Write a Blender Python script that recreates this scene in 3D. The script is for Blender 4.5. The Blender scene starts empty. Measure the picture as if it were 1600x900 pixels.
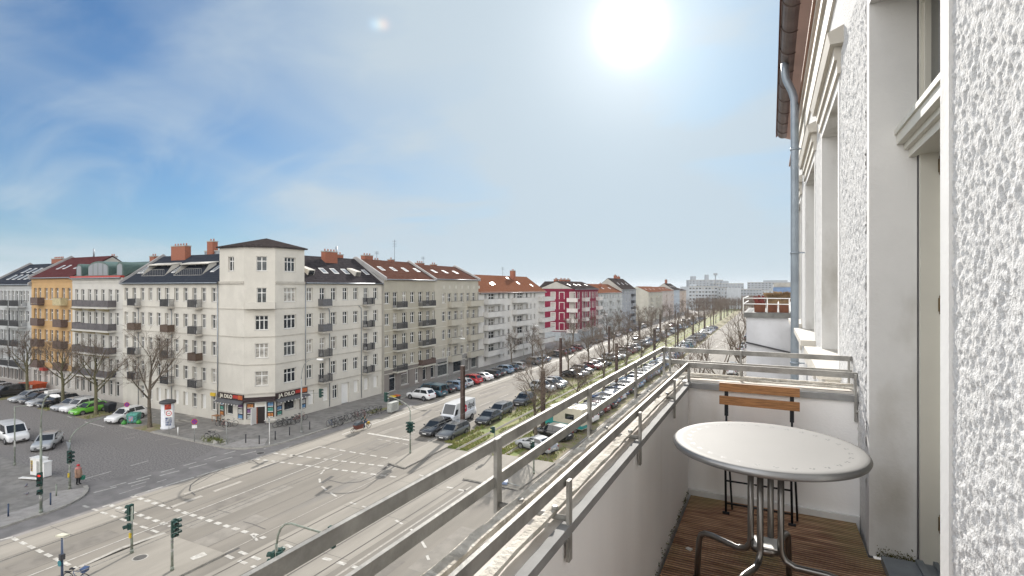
import bpy, bmesh, math, random
from mathutils import Vector, Matrix, noise as mnoise
R = math.radians
S = bpy.context.scene
COL = S.collection
random.seed(7)
EYE = 17.0
F = 810.0
# ------------------------------------------------------------------ camera
cam_d = bpy.data.cameras.new("camera"); cam = bpy.data.objects.new("camera", cam_d); COL.objects.link(cam)
cam.location = (0, 0, EYE); cam.rotation_euler = (R(90), 0, R(26.565))
cam_d.sensor_width = 36; cam_d.lens = 36 * F / 1600; cam_d.clip_start = 0.05; cam_d.clip_end = 9000
cam_d.shift_y = -0.0006
S.camera = cam
# ------------------------------------------------------------------ light
SUN = Vector((-0.243, 0.9964, 0.501)).normalized()
sun_d = bpy.data.lights.new("sun", 'SUN'); sun_d.energy = 4.8; sun_d.angle = R(0.5); sun_d.color = (1.0, 0.95, 0.88)
sun = bpy.data.objects.new("sun", sun_d); COL.objects.link(sun)
sun.rotation_euler = SUN.to_track_quat('Z', 'Y').to_euler(); sun.location = (0, 0, 60)
S.view_settings.view_transform = 'Standard'; S.view_settings.look = 'None'
S.view_settings.exposure = 0.6; S.view_settings.gamma = 1.0
S.cycles.max_bounces = 6; S.cycles.diffuse_bounces = 3; S.cycles.glossy_bounces = 3
S.cycles.transmission_bounces = 3; S.cycles.transparent_max_bounces = 6; S.cycles.volume_bounces = 0
S.cycles.caustics_reflective = False; S.cycles.caustics_refractive = False
S.cycles.use_denoising = True

def lin(r, g, b):
    f = lambda c: (c/255/12.92) if c/255 <= .04045 else ((c/255+.055)/1.055)**2.4
    return (f(r), f(g), f(b), 1)

def build_world():
    w = bpy.data.worlds.new("World"); S.world = w; w.use_nodes = True
    nt = w.node_tree; N = nt.nodes; L = nt.links; N.clear()
    def nd(t, **k):
        n = N.new(t)
        for a, v in k.items(): setattr(n, a, v)
        return n
    def math_(op, a, b=None, clamp=False):
        n = nd('ShaderNodeMath', operation=op); n.use_clamp = clamp
        for i, v in enumerate((a, b)):
            if v is None: continue
            if isinstance(v, (int, float)): n.inputs[i].default_value = v
            else: L.new(v, n.inputs[i])
        return n.outputs[0]
    def mix(f, a, b):
        n = nd('ShaderNodeMix', data_type='RGBA')
        for s, v in ((n.inputs['Factor'], f), (n.inputs[6], a), (n.inputs[7], b)):
            if isinstance(v, (int, float)): s.default_value = v
            elif isinstance(v, tuple): s.default_value = v
            else: L.new(v, s)
        return n.outputs[2]
    def maprange(v, a, b, c, d, smooth=True):
        n = nd('ShaderNodeMapRange'); n.interpolation_type = 'SMOOTHSTEP' if smooth else 'LINEAR'
        L.new(v, n.inputs[0])
        for i, x in enumerate((a, b, c, d)): n.inputs[i+1].default_value = x
        return n.outputs[0]
    out = nd('ShaderNodeOutputWorld'); bg = nd('ShaderNodeBackground'); bg.inputs[1].default_value = 0.1
    sky = nd('ShaderNodeTexSky', sky_type='NISHITA'); sky.sun_disc = False
    sky.sun_elevation = math.asin(SUN.z); sky.sun_rotation = math.atan2(SUN.x, SUN.y)
    sky.air_density = 1.0; sky.dust_density = 0.6; sky.ozone_density = 2.0
    tc = nd('ShaderNodeTexCoord'); nrm = nd('ShaderNodeVectorMath', operation='NORMALIZE')
    L.new(tc.outputs['Generated'], nrm.inputs[0]); D = nrm.outputs[0]
    dot = nd('ShaderNodeVectorMath', operation='DOT_PRODUCT'); L.new(D, dot.inputs[0]); dot.inputs[1].default_value = SUN
    dot = dot.outputs['Value']
    sep = nd('ShaderNodeSeparateXYZ'); L.new(D, sep.inputs[0])
    zc = math_('MAXIMUM', sep.outputs[2], 0.0)
    den = math_('ADD', zc, 0.22)
    cu = math_('DIVIDE', sep.outputs[0], den); cv = math_('DIVIDE', sep.outputs[1], den)
    cmb = nd('ShaderNodeCombineXYZ'); L.new(cu, cmb.inputs[0]); L.new(cv, cmb.inputs[1])
    def cloud(rot, scale, nscale, detail, dist, lo, hi, seed):
        mp = nd('ShaderNodeMapping'); L.new(cmb.outputs[0], mp.inputs[0])
        mp.inputs['Rotation'].default_value = (0, 0, R(rot)); mp.inputs['Scale'].default_value = scale
        mp.inputs['Location'].default_value = (seed, seed*.37, seed*.11)
        no = nd('ShaderNodeTexNoise'); L.new(mp.outputs[0], no.inputs[0]); no.inputs['Scale'].default_value = nscale
        no.inputs['Detail'].default_value = detail; no.inputs['Roughness'].default_value = .55; no.inputs['Distortion'].default_value = dist
        return maprange(no.outputs[0], lo, hi, 0, 1)
    c1 = cloud(35, (.9, .45, 1), 1.0, 3.5, .5, .36, .80, 3.1)
    c2 = cloud(-20, (.6, 1.1, 1), 1.9, 5, .9, .40, .80, 9.7)
    c3 = cloud(10, (1, 1, 1), .9, 6, .3, .40, .60, 5.0)
    cir = math_('ADD', math_('MULTIPLY', c1, .50), math_('MULTIPLY', c2, .34))
    sunveil = maprange(dot, .66, 1.0, 0, .72)
    hz = math_('POWER', math_('SUBTRACT', 1.0, math_('MINIMUM', zc, 1.0)), 9.0)
    hz = math_('MULTIPLY', hz, .88)
    fac = math_('ADD', math_('ADD', cir, sunveil), hz, True)
    fac = math_('MINIMUM', fac, .96)
    sc = nd('ShaderNodeVectorMath', operation='SCALE'); L.new(sky.outputs[0], sc.inputs[0]); sc.inputs['Scale'].default_value = 1.0
    tint = nd('ShaderNodeVectorMath', operation='MULTIPLY'); L.new(sc.outputs[0], tint.inputs[0]); tint.inputs[1].default_value = SKY_TINT
    col = mix(fac, tint.outputs[0], (3.75, 4.4, 4.9, 1))
    # bright cloud fill added to the unseen sky opposite the sun, lifts shaded facades
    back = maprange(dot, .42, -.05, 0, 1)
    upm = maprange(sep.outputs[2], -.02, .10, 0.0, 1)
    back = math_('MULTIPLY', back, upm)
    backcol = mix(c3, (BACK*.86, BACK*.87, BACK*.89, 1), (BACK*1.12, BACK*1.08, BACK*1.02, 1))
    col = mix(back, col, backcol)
    # aureole of the veiled sun and a faint parhelion
    dm = math_('MAXIMUM', dot, 0)
    g1 = math_('POWER', dm, 1250.0); g2 = math_('POWER', dm, 120.0); g3 = math_('POWER', dm, 22.0)
    glow = math_('ADD', math_('ADD', math_('MULTIPLY', g1, 11.0), math_('MULTIPLY', g2, 1.9)), math_('MULTIPLY', g3, .55))
    gv = nd('ShaderNodeVectorMath', operation='SCALE'); gv.inputs[0].default_value = (1, .985, .95); L.new(glow, gv.inputs['Scale'])
    add = nd('ShaderNodeVectorMath', operation='ADD'); L.new(col, add.inputs[0]); L.new(gv.outputs[0], add.inputs[1])
    last = add.outputs[0]
    for (px, c, k) in ((600, (1.5, .55, .15), .9), (593, (1.0, 1.0, .45), .8), (585, (.45, .9, 1.3), .8)):
        a = (px-800)/F; b = (451-40)/F
        d = Vector((-.4472+.8944*a, .8944+.4472*a, b)).normalized()
        dd = nd('ShaderNodeVectorMath', operation='DOT_PRODUCT'); L.new(D, dd.inputs[0]); dd.inputs[1].default_value = d
        p = math_('MULTIPLY', math_('POWER', math_('MAXIMUM', dd.outputs['Value'], 0), 26000.0), k*1.1)
        v = nd('ShaderNodeVectorMath', operation='SCALE'); v.inputs[0].default_value = c; L.new(p, v.inputs['Scale'])
        ad = nd('ShaderNodeVectorMath', operation='ADD'); L.new(last, ad.inputs[0]); L.new(v.outputs[0], ad.inputs[1]); last = ad.outputs[0]
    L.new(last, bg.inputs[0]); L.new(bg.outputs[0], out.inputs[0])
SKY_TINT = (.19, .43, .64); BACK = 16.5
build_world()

# ------------------------------------------------------------------ helpers
def ray(x, y):
    a = (x-800)/F; b = (451-y)/F
    return Vector((-.4472136+.8944272*a, .8944272+.4472136*a, b))
def gp(x, y, z=0.0):                       # ground point seen at that place of the photograph
    d = ray(x, y); t = (z-EYE)/d.z
    return Vector((d.x*t, d.y*t, z))
def atX(x, X):                             # Y of the plane X= const on the column x
    d = ray(x, 451); return d.y*X/d.x

class MB:
    def __init__(self): self.v = []; self.f = []; self.m = []; self.sm = []
    def face(self, pts, mat=0, smooth=False):
        i = len(self.v); self.v += [tuple(p) for p in pts]; self.f.append(tuple(range(i, i+len(pts)))); self.m.append(mat); self.sm.append(smooth)
    def box(self, x0, x1, y0, y1, z0, z1, mat=0):
        self.hexa([(x0,y0,z0),(x1,y0,z0),(x1,y1,z0),(x0,y1,z0),(x0,y0,z1),(x1,y0,z1),(x1,y1,z1),(x0,y1,z1)], mat)
    def hexa(self, p, mat=0):
        i = len(self.v); self.v += [tuple(q) for q in p]
        for q in ((3,2,1,0),(4,5,6,7),(0,1,5,4),(1,2,6,5),(2,3,7,6),(3,0,4,7)):
            self.f.append(tuple(i+k for k in q)); self.m.append(mat); self.sm.append(False)
    def obox(self, P, u, d0, d1, n0, n1, z0, z1, mat=0):   # box along plan direction u from point P; n to the right of u
        u = Vector((u[0], u[1])).normalized(); n = Vector((u.y, -u.x))
        q = lambda a, b, z: (P[0]+u.x*a+n.x*b, P[1]+u.y*a+n.y*b, z)
        self.hexa([q(d0,n1,z0),q(d1,n1,z0),q(d1,n0,z0),q(d0,n0,z0),q(d0,n1,z1),q(d1,n1,z1),q(d1,n0,z1),q(d0,n0,z1)], mat)
    def bar(self, p0, p1, w, h, mat=0, up=(0,0,1)):        # rectangular bar
        p0 = Vector(p0); p1 = Vector(p1); d = (p1-p0).normalized(); upv = Vector(up)
        s = d.cross(upv)
        if s.length < 1e-4: s = d.cross(Vector((1,0,0)))
        s.normalize(); t = s.cross(d)
        a = s*(w/2); b = t*(h/2)
        self.hexa([p0-a-b,p0+a-b,p1+a-b,p1-a-b,p0-a+b,p0+a+b,p1+a+b,p1-a+b], mat)
    def tube(self, pts, rad, n=8, mat=0, cap=True, smooth=True):
        pts = [Vector(p) for p in pts]
        rads = rad if isinstance(rad, (list, tuple)) else [rad]*len(pts)
        base = len(self.v); prev = None
        for i, p in enumerate(pts):
            d = (pts[min(i+1, len(pts)-1)]-pts[max(i-1, 0)]).normalized()
            if prev is None:
                s = d.cross(Vector((0,0,1)));
                if s.length < .05: s = d.cross(Vector((1,0,0)))
            else: s = prev - d*prev.dot(d)
            s.normalize(); prev = s; t = d.cross(s)
            for k in range(n):
                a = 2*math.pi*k/n
                self.v.append(tuple(p+(s*math.cos(a)+t*math.sin(a))*rads[i]))
        for i in range(len(pts)-1):
            for k in range(n):
                a = base+i*n+k; b = base+i*n+(k+1) % n
                self.f.append((a, b, b+n, a+n)); self.m.append(mat); self.sm.append(smooth)
        if cap:
            self.f.append(tuple(base+k for k in range(n))[::-1]); self.m.append(mat); self.sm.append(False)
            e = base+(len(pts)-1)*n; self.f.append(tuple(e+k for k in range(n))); self.m.append(mat); self.sm.append(False)
    def lathe(self, prof, c=(0,0,0), n=24, mat=0, smooth=True):
        base = len(self.v)
        for (r, z) in prof:
            for k in range(n):
                a = 2*math.pi*k/n; self.v.append((c[0]+r*math.cos(a), c[1]+r*math.sin(a), c[2]+z))
        for i in range(len(prof)-1):
            for k in range(n):
                a = base+i*n+k; b = base+i*n+(k+1) % n
                self.f.append((a, b, b+n, a+n)); self.m.append(mat); self.sm.append(smooth)
    def sheet(self, poly, z, mat=0): self.face([(p[0], p[1], z) for p in poly], mat)
    def slab(self, poly, z0, z1, mat=0, side=None):
        n = len(poly); self.sheet(poly, z1, mat)
        for i in range(n):
            a, b = poly[i], poly[(i+1) % n]
            self.face([(a[0],a[1],z0),(b[0],b[1],z0),(b[0],b[1],z1),(a[0],a[1],z1)], mat if side is None else side)
    def mesh(self, name, mats, off=(0,0,0)):
        me = bpy.data.meshes.new(name); o = Vector(off)
        me.from_pydata([(p[0]-o.x, p[1]-o.y, p[2]-o.z) for p in self.v], [], self.f)
        for m in (mats if isinstance(mats, (list, tuple)) else [mats]): me.materials.append(m)
        me.polygons.foreach_set('material_index', self.m); me.polygons.foreach_set('use_smooth', self.sm)
        me.update(); return me
    def build(self, name, mats, parent=None, loc=None, off=None):
        """verts are in the parent's frame (an unrotated parent: world frame minus its location via off)"""
        o = off if off is not None else (0,0,0)
        return add(name, self.mesh(name, mats, o), parent, loc or (0,0,0))

def add(name, data, parent=None, loc=(0,0,0), rz=0.0):
    o = bpy.data.objects.new(name, data); COL.objects.link(o); o.location = loc; o.rotation_euler = (0, 0, rz)
    if parent: o.parent = parent
    return o
def tag(o, label=None, cat=None, group=None, kind=None):
    if label: o['label'] = label
    if cat: o['category'] = cat
    if group: o['group'] = group
    if kind: o['kind'] = kind
    return o
def thing(name, label, cat, loc=(0,0,0), rz=0.0, group=None):
    return tag(add(name, None, None, loc, rz), label, cat, group)
def struct(name, mb, mats): return tag(mb.build(name, mats), kind='structure')
KIDS = {}
def copy_tree(o, parent=None):
    c = o.copy(); COL.objects.link(c); c.parent = parent
    if parent is not None: c.matrix_parent_inverse.identity()
    for ch in list(o.children): copy_tree(ch, c)
    return c
def smooth_bevel(bm, w, seg=2):
    bmesh.ops.bevel(bm, geom=list(bm.edges), offset=w, segments=seg, affect='EDGES', profile=.5)

# ------------------------------------------------------------------ materials
MATS = {}
def mat(name, col, rough=.7, var=.12, scale=1.5, bump=0.0, bscale=30, metal=0.0, spec=.4, col2=None, fac=(.4,.62), streak=False, objcol=False, emit=0, grime=None):
    if name in MATS: return MATS[name]
    m = bpy.data.materials.new(name); m.use_nodes = True; nt = m.node_tree; N = nt.nodes; L = nt.links
    b = N['Principled BSDF']; b.inputs['Roughness'].default_value = rough; b.inputs['Metallic'].default_value = metal
    b.inputs['Specular IOR Level'].default_value = spec
    if len(col) == 3: col = (*col, 1)
    geo = N.new('ShaderNodeNewGeometry'); pos = geo.outputs['Position']
    if streak:
        mp = N.new('ShaderNodeMapping'); mp.inputs['Scale'].default_value = streak if isinstance(streak, tuple) else (1, 1, .15); L.new(pos, mp.inputs[0]); pos2 = mp.outputs[0]
    else: pos2 = pos
    src = None
    if objcol:
        oi = N.new('ShaderNodeObjectInfo'); src = oi.outputs['Color']
    no = N.new('ShaderNodeTexNoise'); no.inputs['Scale'].default_value = scale; no.inputs['Detail'].default_value = 6; no.inputs['Roughness'].default_value = .6
    L.new(pos2, no.inputs[0])
    mr = N.new('ShaderNodeMapRange'); L.new(no.outputs[0], mr.inputs[0]); mr.inputs[1].default_value = fac[0]; mr.inputs[2].default_value = fac[1]
    mx = N.new('ShaderNodeMix'); mx.data_type = 'RGBA'; L.new(mr.outputs[0], mx.inputs[0])
    if src is not None:
        L.new(src, mx.inputs[6])
        hs = N.new('ShaderNodeHueSaturation'); hs.inputs['Value'].default_value = 1-var; L.new(src, hs.inputs['Color']); L.new(hs.outputs[0], mx.inputs[7])
    else:
        c2 = col2 or tuple(c*(1-var) for c in col[:3])
        mx.inputs[6].default_value = col; mx.inputs[7].default_value = (*c2[:3], 1)
    res = mx.outputs[2]
    if grime:                                # (colour, scale, lo, hi, stretch)
        mp2 = N.new('ShaderNodeMapping'); mp2.inputs['Scale'].default_value = grime[4]; L.new(pos, mp2.inputs[0])
        n2 = N.new('ShaderNodeTexNoise'); n2.inputs['Scale'].default_value = grime[1]; n2.inputs['Detail'].default_value = 8; L.new(mp2.outputs[0], n2.inputs[0])
        r2 = N.new('ShaderNodeMapRange'); L.new(n2.outputs[0], r2.inputs[0]); r2.inputs[1].default_value = grime[2]; r2.inputs[2].default_value = grime[3]
        x2 = N.new('ShaderNodeMix'); x2.data_type = 'RGBA'; L.new(r2.outputs[0], x2.inputs[0]); L.new(res, x2.inputs[6]); x2.inputs[7].default_value = (*grime[0][:3], 1); res = x2.outputs[2]
    L.new(res, b.inputs['Base Color'])
    if bump:
        nb = N.new('ShaderNodeTexNoise'); nb.inputs['Scale'].default_value = bscale; nb.inputs['Detail'].default_value = 5; L.new(pos, nb.inputs[0])
        bp = N.new('ShaderNodeBump'); bp.inputs['Strength'].default_value = bump; bp.inputs['Distance'].default_value = .02; L.new(nb.outputs[0], bp.inputs['Height']); L.new(bp.outputs[0], b.inputs['Normal'])
    if emit:
        L.new(res, b.inputs['Emission Color']); b.inputs['Emission Strength'].default_value = emit
    MATS[name] = m; return m

def tile_mat(name, col, col2, sx=.28, sz=.33, along='x', rough=.55, depth=.5):
    """roof tiles: rows by height, columns along the eave"""
    m = bpy.data.materials.new(name); m.use_nodes = True; nt = m.node_tree; N = nt.nodes; L = nt.links; b = N['Principled BSDF']
    b.inputs['Roughness'].default_value = .95; b.inputs['Specular IOR Level'].default_value = 0.0
    geo = N.new('ShaderNodeNewGeometry'); sep = N.new('ShaderNodeSeparateXYZ'); L.new(geo.outputs['Position'], sep.inputs[0])
    def mth(op, a, v):
        n = N.new('ShaderNodeMath'); n.operation = op
        for i, q in enumerate((a, v)):
            if isinstance(q, (int, float)): n.inputs[i].default_value = q
            else: L.new(q, n.inputs[i])
        return n.outputs[0]
    a = sep.outputs[0 if along == 'x' else 1]
    fx = mth('FRACT', mth('DIVIDE', a, sx), 0); fz = mth('FRACT', mth('DIVIDE', sep.outputs[2], sz*.7), 0)
    wave = mth('SINE', mth('MULTIPLY', fx, 6.2832), 0)
    h = mth('ADD', mth('MULTIPLY', wave, .5), mth('MULTIPLY', fz, -1.0))
    bp = N.new('ShaderNodeBump'); bp.inputs['Strength'].default_value = min(1,depth*1.5); bp.inputs['Distance'].default_value = .14; L.new(h, bp.inputs['Height']); L.new(bp.outputs[0], b.inputs['Normal'])
    no = N.new('ShaderNodeTexNoise'); no.inputs['Scale'].default_value = 2.2; no.inputs['Detail'].default_value = 8; no.inputs['Roughness'].default_value = .75; L.new(geo.outputs['Position'], no.inputs[0])
    mx = N.new('ShaderNodeMix'); mx.data_type = 'RGBA'; mx.inputs[6].default_value = (*col[:3], 1); mx.inputs[7].default_value = (*col2[:3], 1)
    mr = N.new('ShaderNodeMapRange'); mr.inputs[1].default_value = .35; mr.inputs[2].default_value = .65; L.new(no.outputs[0], mr.inputs[0]); L.new(mr.outputs[0], mx.inputs[0])
    # darker joints between courses
    j = N.new('ShaderNodeMapRange'); j.inputs[1].default_value = 0; j.inputs[2].default_value = .22; j.inputs[3].default_value = .55; j.inputs[4].default_value = 1; L.new(fz, j.inputs[0])
    vm = N.new('ShaderNodeVectorMath'); vm.operation = 'SCALE'; L.new(mx.outputs[2], vm.inputs[0]); L.new(j.outputs[0], vm.inputs['Scale'])
    L.new(vm.outputs[0], b.inputs['Base Color']); MATS[name] = m; return m

def glass_mat(name, base, rough=.04, vary=True, metal=0.0, ior=1.5, curtain=None):
    m = bpy.data.materials.new(name); m.use_nodes = True; nt = m.node_tree; N = nt.nodes; L = nt.links; b = N['Principled BSDF']
    b.inputs['Roughness'].default_value = rough; b.inputs['IOR'].default_value = ior; b.inputs['Specular IOR Level'].default_value = .6
    if vary:
        oi = N.new('ShaderNodeObjectInfo'); rp = N.new('ShaderNodeValToRGB'); rp.color_ramp.interpolation = 'CONSTANT'
        e = rp.color_ramp.elements; e[0].position = 0; e[0].color = (*base, 1); e[1].position = .55; e[1].color = (base[0]*2.6+.02, base[1]*2.4+.02, base[2]*2.2+.015, 1)
        for p, c in ((.75, (.22, .21, .19)), (.9, (.40, .38, .34))):
            q = e.new(p); q.color = (*c, 1)
        L.new(oi.outputs['Random'], rp.inputs[0])
        tcn = N.new('ShaderNodeTexCoord'); nz = N.new('ShaderNodeTexNoise'); nz.inputs['Scale'].default_value = 2.5; L.new(tcn.outputs['Object'], nz.inputs[0])
        vm = N.new('ShaderNodeVectorMath'); vm.operation = 'SCALE'; L.new(rp.outputs[0], vm.inputs[0])
        mr = N.new('ShaderNodeMapRange'); mr.inputs[1].default_value = .35; mr.inputs[2].default_value = .65; mr.inputs[3].default_value = .55; mr.inputs[4].default_value = 1.15; L.new(nz.outputs[0], mr.inputs[0]); L.new(mr.outputs[0], vm.inputs['Scale'])
        L.new(vm.outputs[0], b.inputs['Base Color'])
    else: b.inputs['Base Color'].default_value = (*base, 1)
    MATS[name] = m; return m

M_white = mat('white_paint', (.78,.77,.74), .5, .08, 3)
M_glass = glass_mat('window_glass', (.025,.03,.035))
M_cglass = glass_mat('car_glass', (.012,.016,.02), .03, False, ior=1.6)
M_steel = mat('galvanised_steel', (.36,.35,.325), .6, .35, 9, .15, 40, metal=.3)
M_dark = mat('dark_iron', (.06,.06,.065), .5, .2, 5)
M_zinc = mat('zinc_sheet', (.30,.33,.36), .45, .25, 4, metal=.5)
M_brick = mat('chimney_brick', (.33,.12,.07), .85, .35, 9, .3, 40)
M_conc = mat('concrete', (.40,.385,.35), .85, .2, 2, .15, 30)
# ------------------------------------------------------------------ ground, roads, pavements
M_ground = mat('ground_earth', (.20,.185,.15), .95, .3, .05)
M_road = mat('pale_asphalt', (.215,.195,.165), .9, .22, .35, .25, 45, streak=(1, .22, 1), grime=((.17,.158,.14), .5, .54, .74, (1.3, .10, 1)))
M_asph = mat('grey_asphalt', (.245,.228,.215), .9, .22, .8, .3, 40, grime=((.165,.152,.143), .25, .5, .7, (.4, 1, 1)))
M_cobble = mat('stone_setts', (.265,.245,.23), .85, .55, 7, .6, 9, grime=((.19,.175,.163), .3, .5, .7, (.3, 1, 1)))
M_slab = mat('track_slab_concrete', (.275,.252,.215), .9, .2, .6, .15, 30, streak=(1, .2, 1), grime=((.24,.22,.185), .8, .52, .7, (1, .12, 1)))
M_pave = mat('pavement_slabs', (.25,.235,.215), .9, .3, 1.2, .3, 20, grime=((.18,.168,.15), .4, .5, .7, (1, 1, 1)))
M_granite = mat('granite_flags', (.36,.335,.31), .85, .2, 2, .2, 20)
M_kerb = mat('kerb_stone', (.38,.36,.32), .85, .25, 3, .2, 30)
M_line = mat('road_paint', (.52,.50,.455), .7, .35, 5, grime=((.34,.31,.27), 2.2, .48, .68, (1, 1, 1)))
M_old = mat('worn_road_paint', (.40,.37,.325), .8, .25, 5, grime=((.30,.28,.245), 2, .42, .6, (1, 1, 1)))
M_tar = mat('tar_joint', (.085,.08,.075), .8, .3, 6)
M_rail = mat('rail_steel', (.10,.085,.075), .4, .3, 6, metal=.6)
M_soil = mat('verge_soil', (.25,.20,.145), .95, .35, 1.3, .5, 14, col2=(.18,.185,.065))
M_grass = mat('track_grass', (.15,.185,.05), .95, .3, .7, .6, 25, col2=(.25,.235,.10), fac=(.42,.60))
M_leaf = mat('grass_blades', (.155,.21,.045), .9, .4, 2, col2=(.32,.28,.11))

g = MB(); g.sheet([(-4000,-3000),(4000,-3000),(4000,6000),(-4000,6000)], -.03); struct('ground', g, M_ground)
g = MB(); g.sheet([(-46.0,-90),(-5.4,-90),(-5.4,520),(-46.0,520)], 0); struct('main_road', g, M_road)
g = MB(); g.sheet([(-190,12),(-46.0,12),(-46.0,60),(-190,60)], 0); struct('side_street', g, M_asph)
g = MB(); g.sheet([(-53,-90),(-46.0,-90),(-46.0,12),(-53,12)], 0); g.sheet([(-53,60),(-46.0,60),(-46.0,520),(-53,520)], 0); struct('parking_lane', g, M_asph)
g = MB(); g.sheet([(-190,23.5),(-53.8,23.3),(-50.2,29.2),(-52.5,35.4),(-190,39.9)], .005); struct('cobbled_carriageway', g, M_cobble)
g = MB(); g.sheet([(-120,150.5),(-53,150.5),(-53,134),(-120,134)], .0); struct('cross_street', g, M_asph)

def arc(cx, cy, r, a0, a1, n=8): return [(cx+r*math.cos(R(a0+(a1-a0)*i/n)), cy+r*math.sin(R(a0+(a1-a0)*i/n))) for i in range(n+1)]
def inset_kerb(poly, closed_from, closed_to): pass
north = [(-190,39.8),(-72.2,39.8),(-71.4,35.3)] + arc(-51.9, 39.7, 4.4, -90, 0) + [(-47.5,59.5),(-50.4,61),(-50.4,134),(-190,134)]
south = [(-48.4,-90)] + [(-48.4,15.5)] + arc(-53.2, 18.9, 4.6, -8, 78) + [(-190,23.6),(-190,-90)]
g = MB(); g.slab(north, -.02, .12, 0, 1); g.slab(south, -.02, .12, 0, 1)
g.slab([(-190,150.5),(-50.4,150.5),(-50.4,520),(-190,520)], -.02, .12, 0, 1)
g.slab([(-5.4,-90),(1.2,-90),(1.2,520),(-5.4,520)], -.02, .12, 0, 1)
struct('pavement', g, [M_pave, M_kerb])
def ribbon(g, line, w, z, mat=0):
    for (a, b) in zip(line[:-1], line[1:]):
        a = Vector(a); b = Vector(b); d = (b-a).normalized(); n = Vector((d.y, -d.x))*w/2
        g.face([(a.x-n.x,a.y-n.y,z),(a.x+n.x,a.y+n.y,z),(b.x+n.x,b.y+n.y,z),(b.x-n.x,b.y-n.y,z)], mat)
def offset_line(line, d):
    out = []
    for i, p in enumerate(line):
        a = Vector(line[max(i-1,0)]); b = Vector(line[min(i+1,len(line)-1)]); t = (b-a).normalized(); out.append((p[0]-t.y*d, p[1]+t.x*d))
    return out
g = MB()
kn = north[1:-1]; ribbon(g, offset_line(kn, .16), .3, .126)
ks = south[0:11]; ribbon(g, offset_line(ks, .16), .3, .126)
struct('kerb', g, M_kerb)
# pale granite at the two corners
g = MB()
g.slab([(-52.4,35.75)]+arc(-51.9, 39.7, 3.95, -88, -30, 5)+[(-50.3,39.6),(-52.4,38.2)], .05, .132)
g.slab([(-48.55,8),(-48.55,15.6)]+arc(-53.2,18.9,4.3,-8,70,6)+[(-53.2,21.3)]+arc(-53.2,18.9,2.2,70,-8,5)+[(-50.9,8)], .05, .132)
struct('granite_corner', g, M_granite)
# concrete islands
g = MB()
for p in ([(-33.1,39.4),(-30.7,39.0),(-30.7,47.2),(-33.3,47.2)], [(-37.2,-40),(-31.0,-40),(-31.0,21.3),(-37.2,21.2)], [(-24.4,39.1),(-18.9,39.1),(-18.6,46.5),(-24.3,46.5)], [(-24.4,-40),(-18.9,-40),(-18.9,20.6),(-24.4,20.6)]):
    g.slab(p, 0, .12, 0, 1)
struct('traffic_island', g, [M_slab, M_kerb])
g = MB()
for (x0, x1) in ((-46.0,-43.1), (-29.9,-27.4), (-26.1,-23.5)): g.sheet([(x0,-90),(x1,-90),(x1,46 if x0 > -40 else 520),(x0,46 if x0 > -40 else 520)], .004)
struct('track_slab', g, M_slab)
# planted tram bed and parking strips
g = MB(); g.sheet([(-30.9,46.0),(-23.0,46.0),(-23.0,520),(-30.9,520)], .006); struct('tram_bed', g, M_grass)
g = MB(); g.sheet([(-36.2,74),(-30.9,74),(-30.9,520),(-36.2,520)], .006); g.sheet([(-23.0,46.6),(-18.9,46.6),(-18.9,520),(-23.0,520)], .006)
g.sheet([(-31.9,47.3),(-30.9,47.3),(-30.9,74),(-31.9,74)], .006)
for p in ((43,619),(98,637),(150,651)):
    c = gp(*p); g.slab([(c.x-1.4,35.2),(c.x+1.3,35.2),(c.x+1.3,39.9),(c.x-1.4,39.9)], 0, .08)
c = gp(234,671); g.sheet([(c.x-1.5,c.y-1.2),(c.x+2.2,c.y-1.2),(c.x+2.2,c.y+1.3),(c.x-1.5,c.y+1.3)], .128)
g.slab([(-48.6,53.5),(-47.6,53.5),(-47.6,60),(-48.6,60)], .05, .15)
struct('verge', g, M_soil)
g = MB(); rng = random.Random(3)
def blades(n, x0, x1, y0, y1, z, h):
    for _ in range(n):
        x = rng.uniform(x0, x1); y = y0+(y1-y0)*rng.random()**1.7
        if mnoise.noise(Vector((x*.35, y*.2, 0))) < -.12: continue
        for k in range(3):
            a = rng.uniform(0, 6.28); hh = h*rng.uniform(.5,1.3); w = .05
            dx, dy = math.cos(a)*w, math.sin(a)*w; lx, ly = rng.uniform(-.1,.1), rng.uniform(-.1,.1)
            g.face([(x-dx,y-dy,z),(x+dx,y+dy,z),(x+lx,y+ly,z+hh)])
blades(2600,-27.6,-26.0,46.2,120,.006,.17); blades(1500,-30.8,-29.7,46.2,120,.006,.17); blades(2300,-29.2,-28.1,46.2,120,.006,.12); blades(2300,-25.3,-24.2,46.2,120,.006,.12)
blades(900,-23.9,-22.9,46.6,120,.006,.2); blades(700,-31.9,-31.0,47.4,74,.006,.25); blades(900,-35,-31,74,140,.006,.18); blades(500,-22.8,-19,46.7,60,.006,.15); blades(350,-48.6,-47.7,53.5,60,.15,.25)
for p in ((98,637),(150,651)):
    c = gp(*p); blades(160, c.x-1.3, c.x+1.2, 35.4, 39.6, .08, .15)
tag(g.build('grass', M_leaf), kind='stuff')
# rails
g = MB()
for x in (-29.42,-27.98,-25.5,-24.06):
    g.sheet([(x-.035,-90),(x+.035,-90),(x+.035,520),(x-.035,520)], .05 if False else .012, 1)
    g.box(x-.19,x-.06,46.0,520,-.01,.06,0); g.box(x+.06,x+.19,46.0,520,-.01,.06,0)
struct('tram_rail', g, [M_slab, M_rail])
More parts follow.
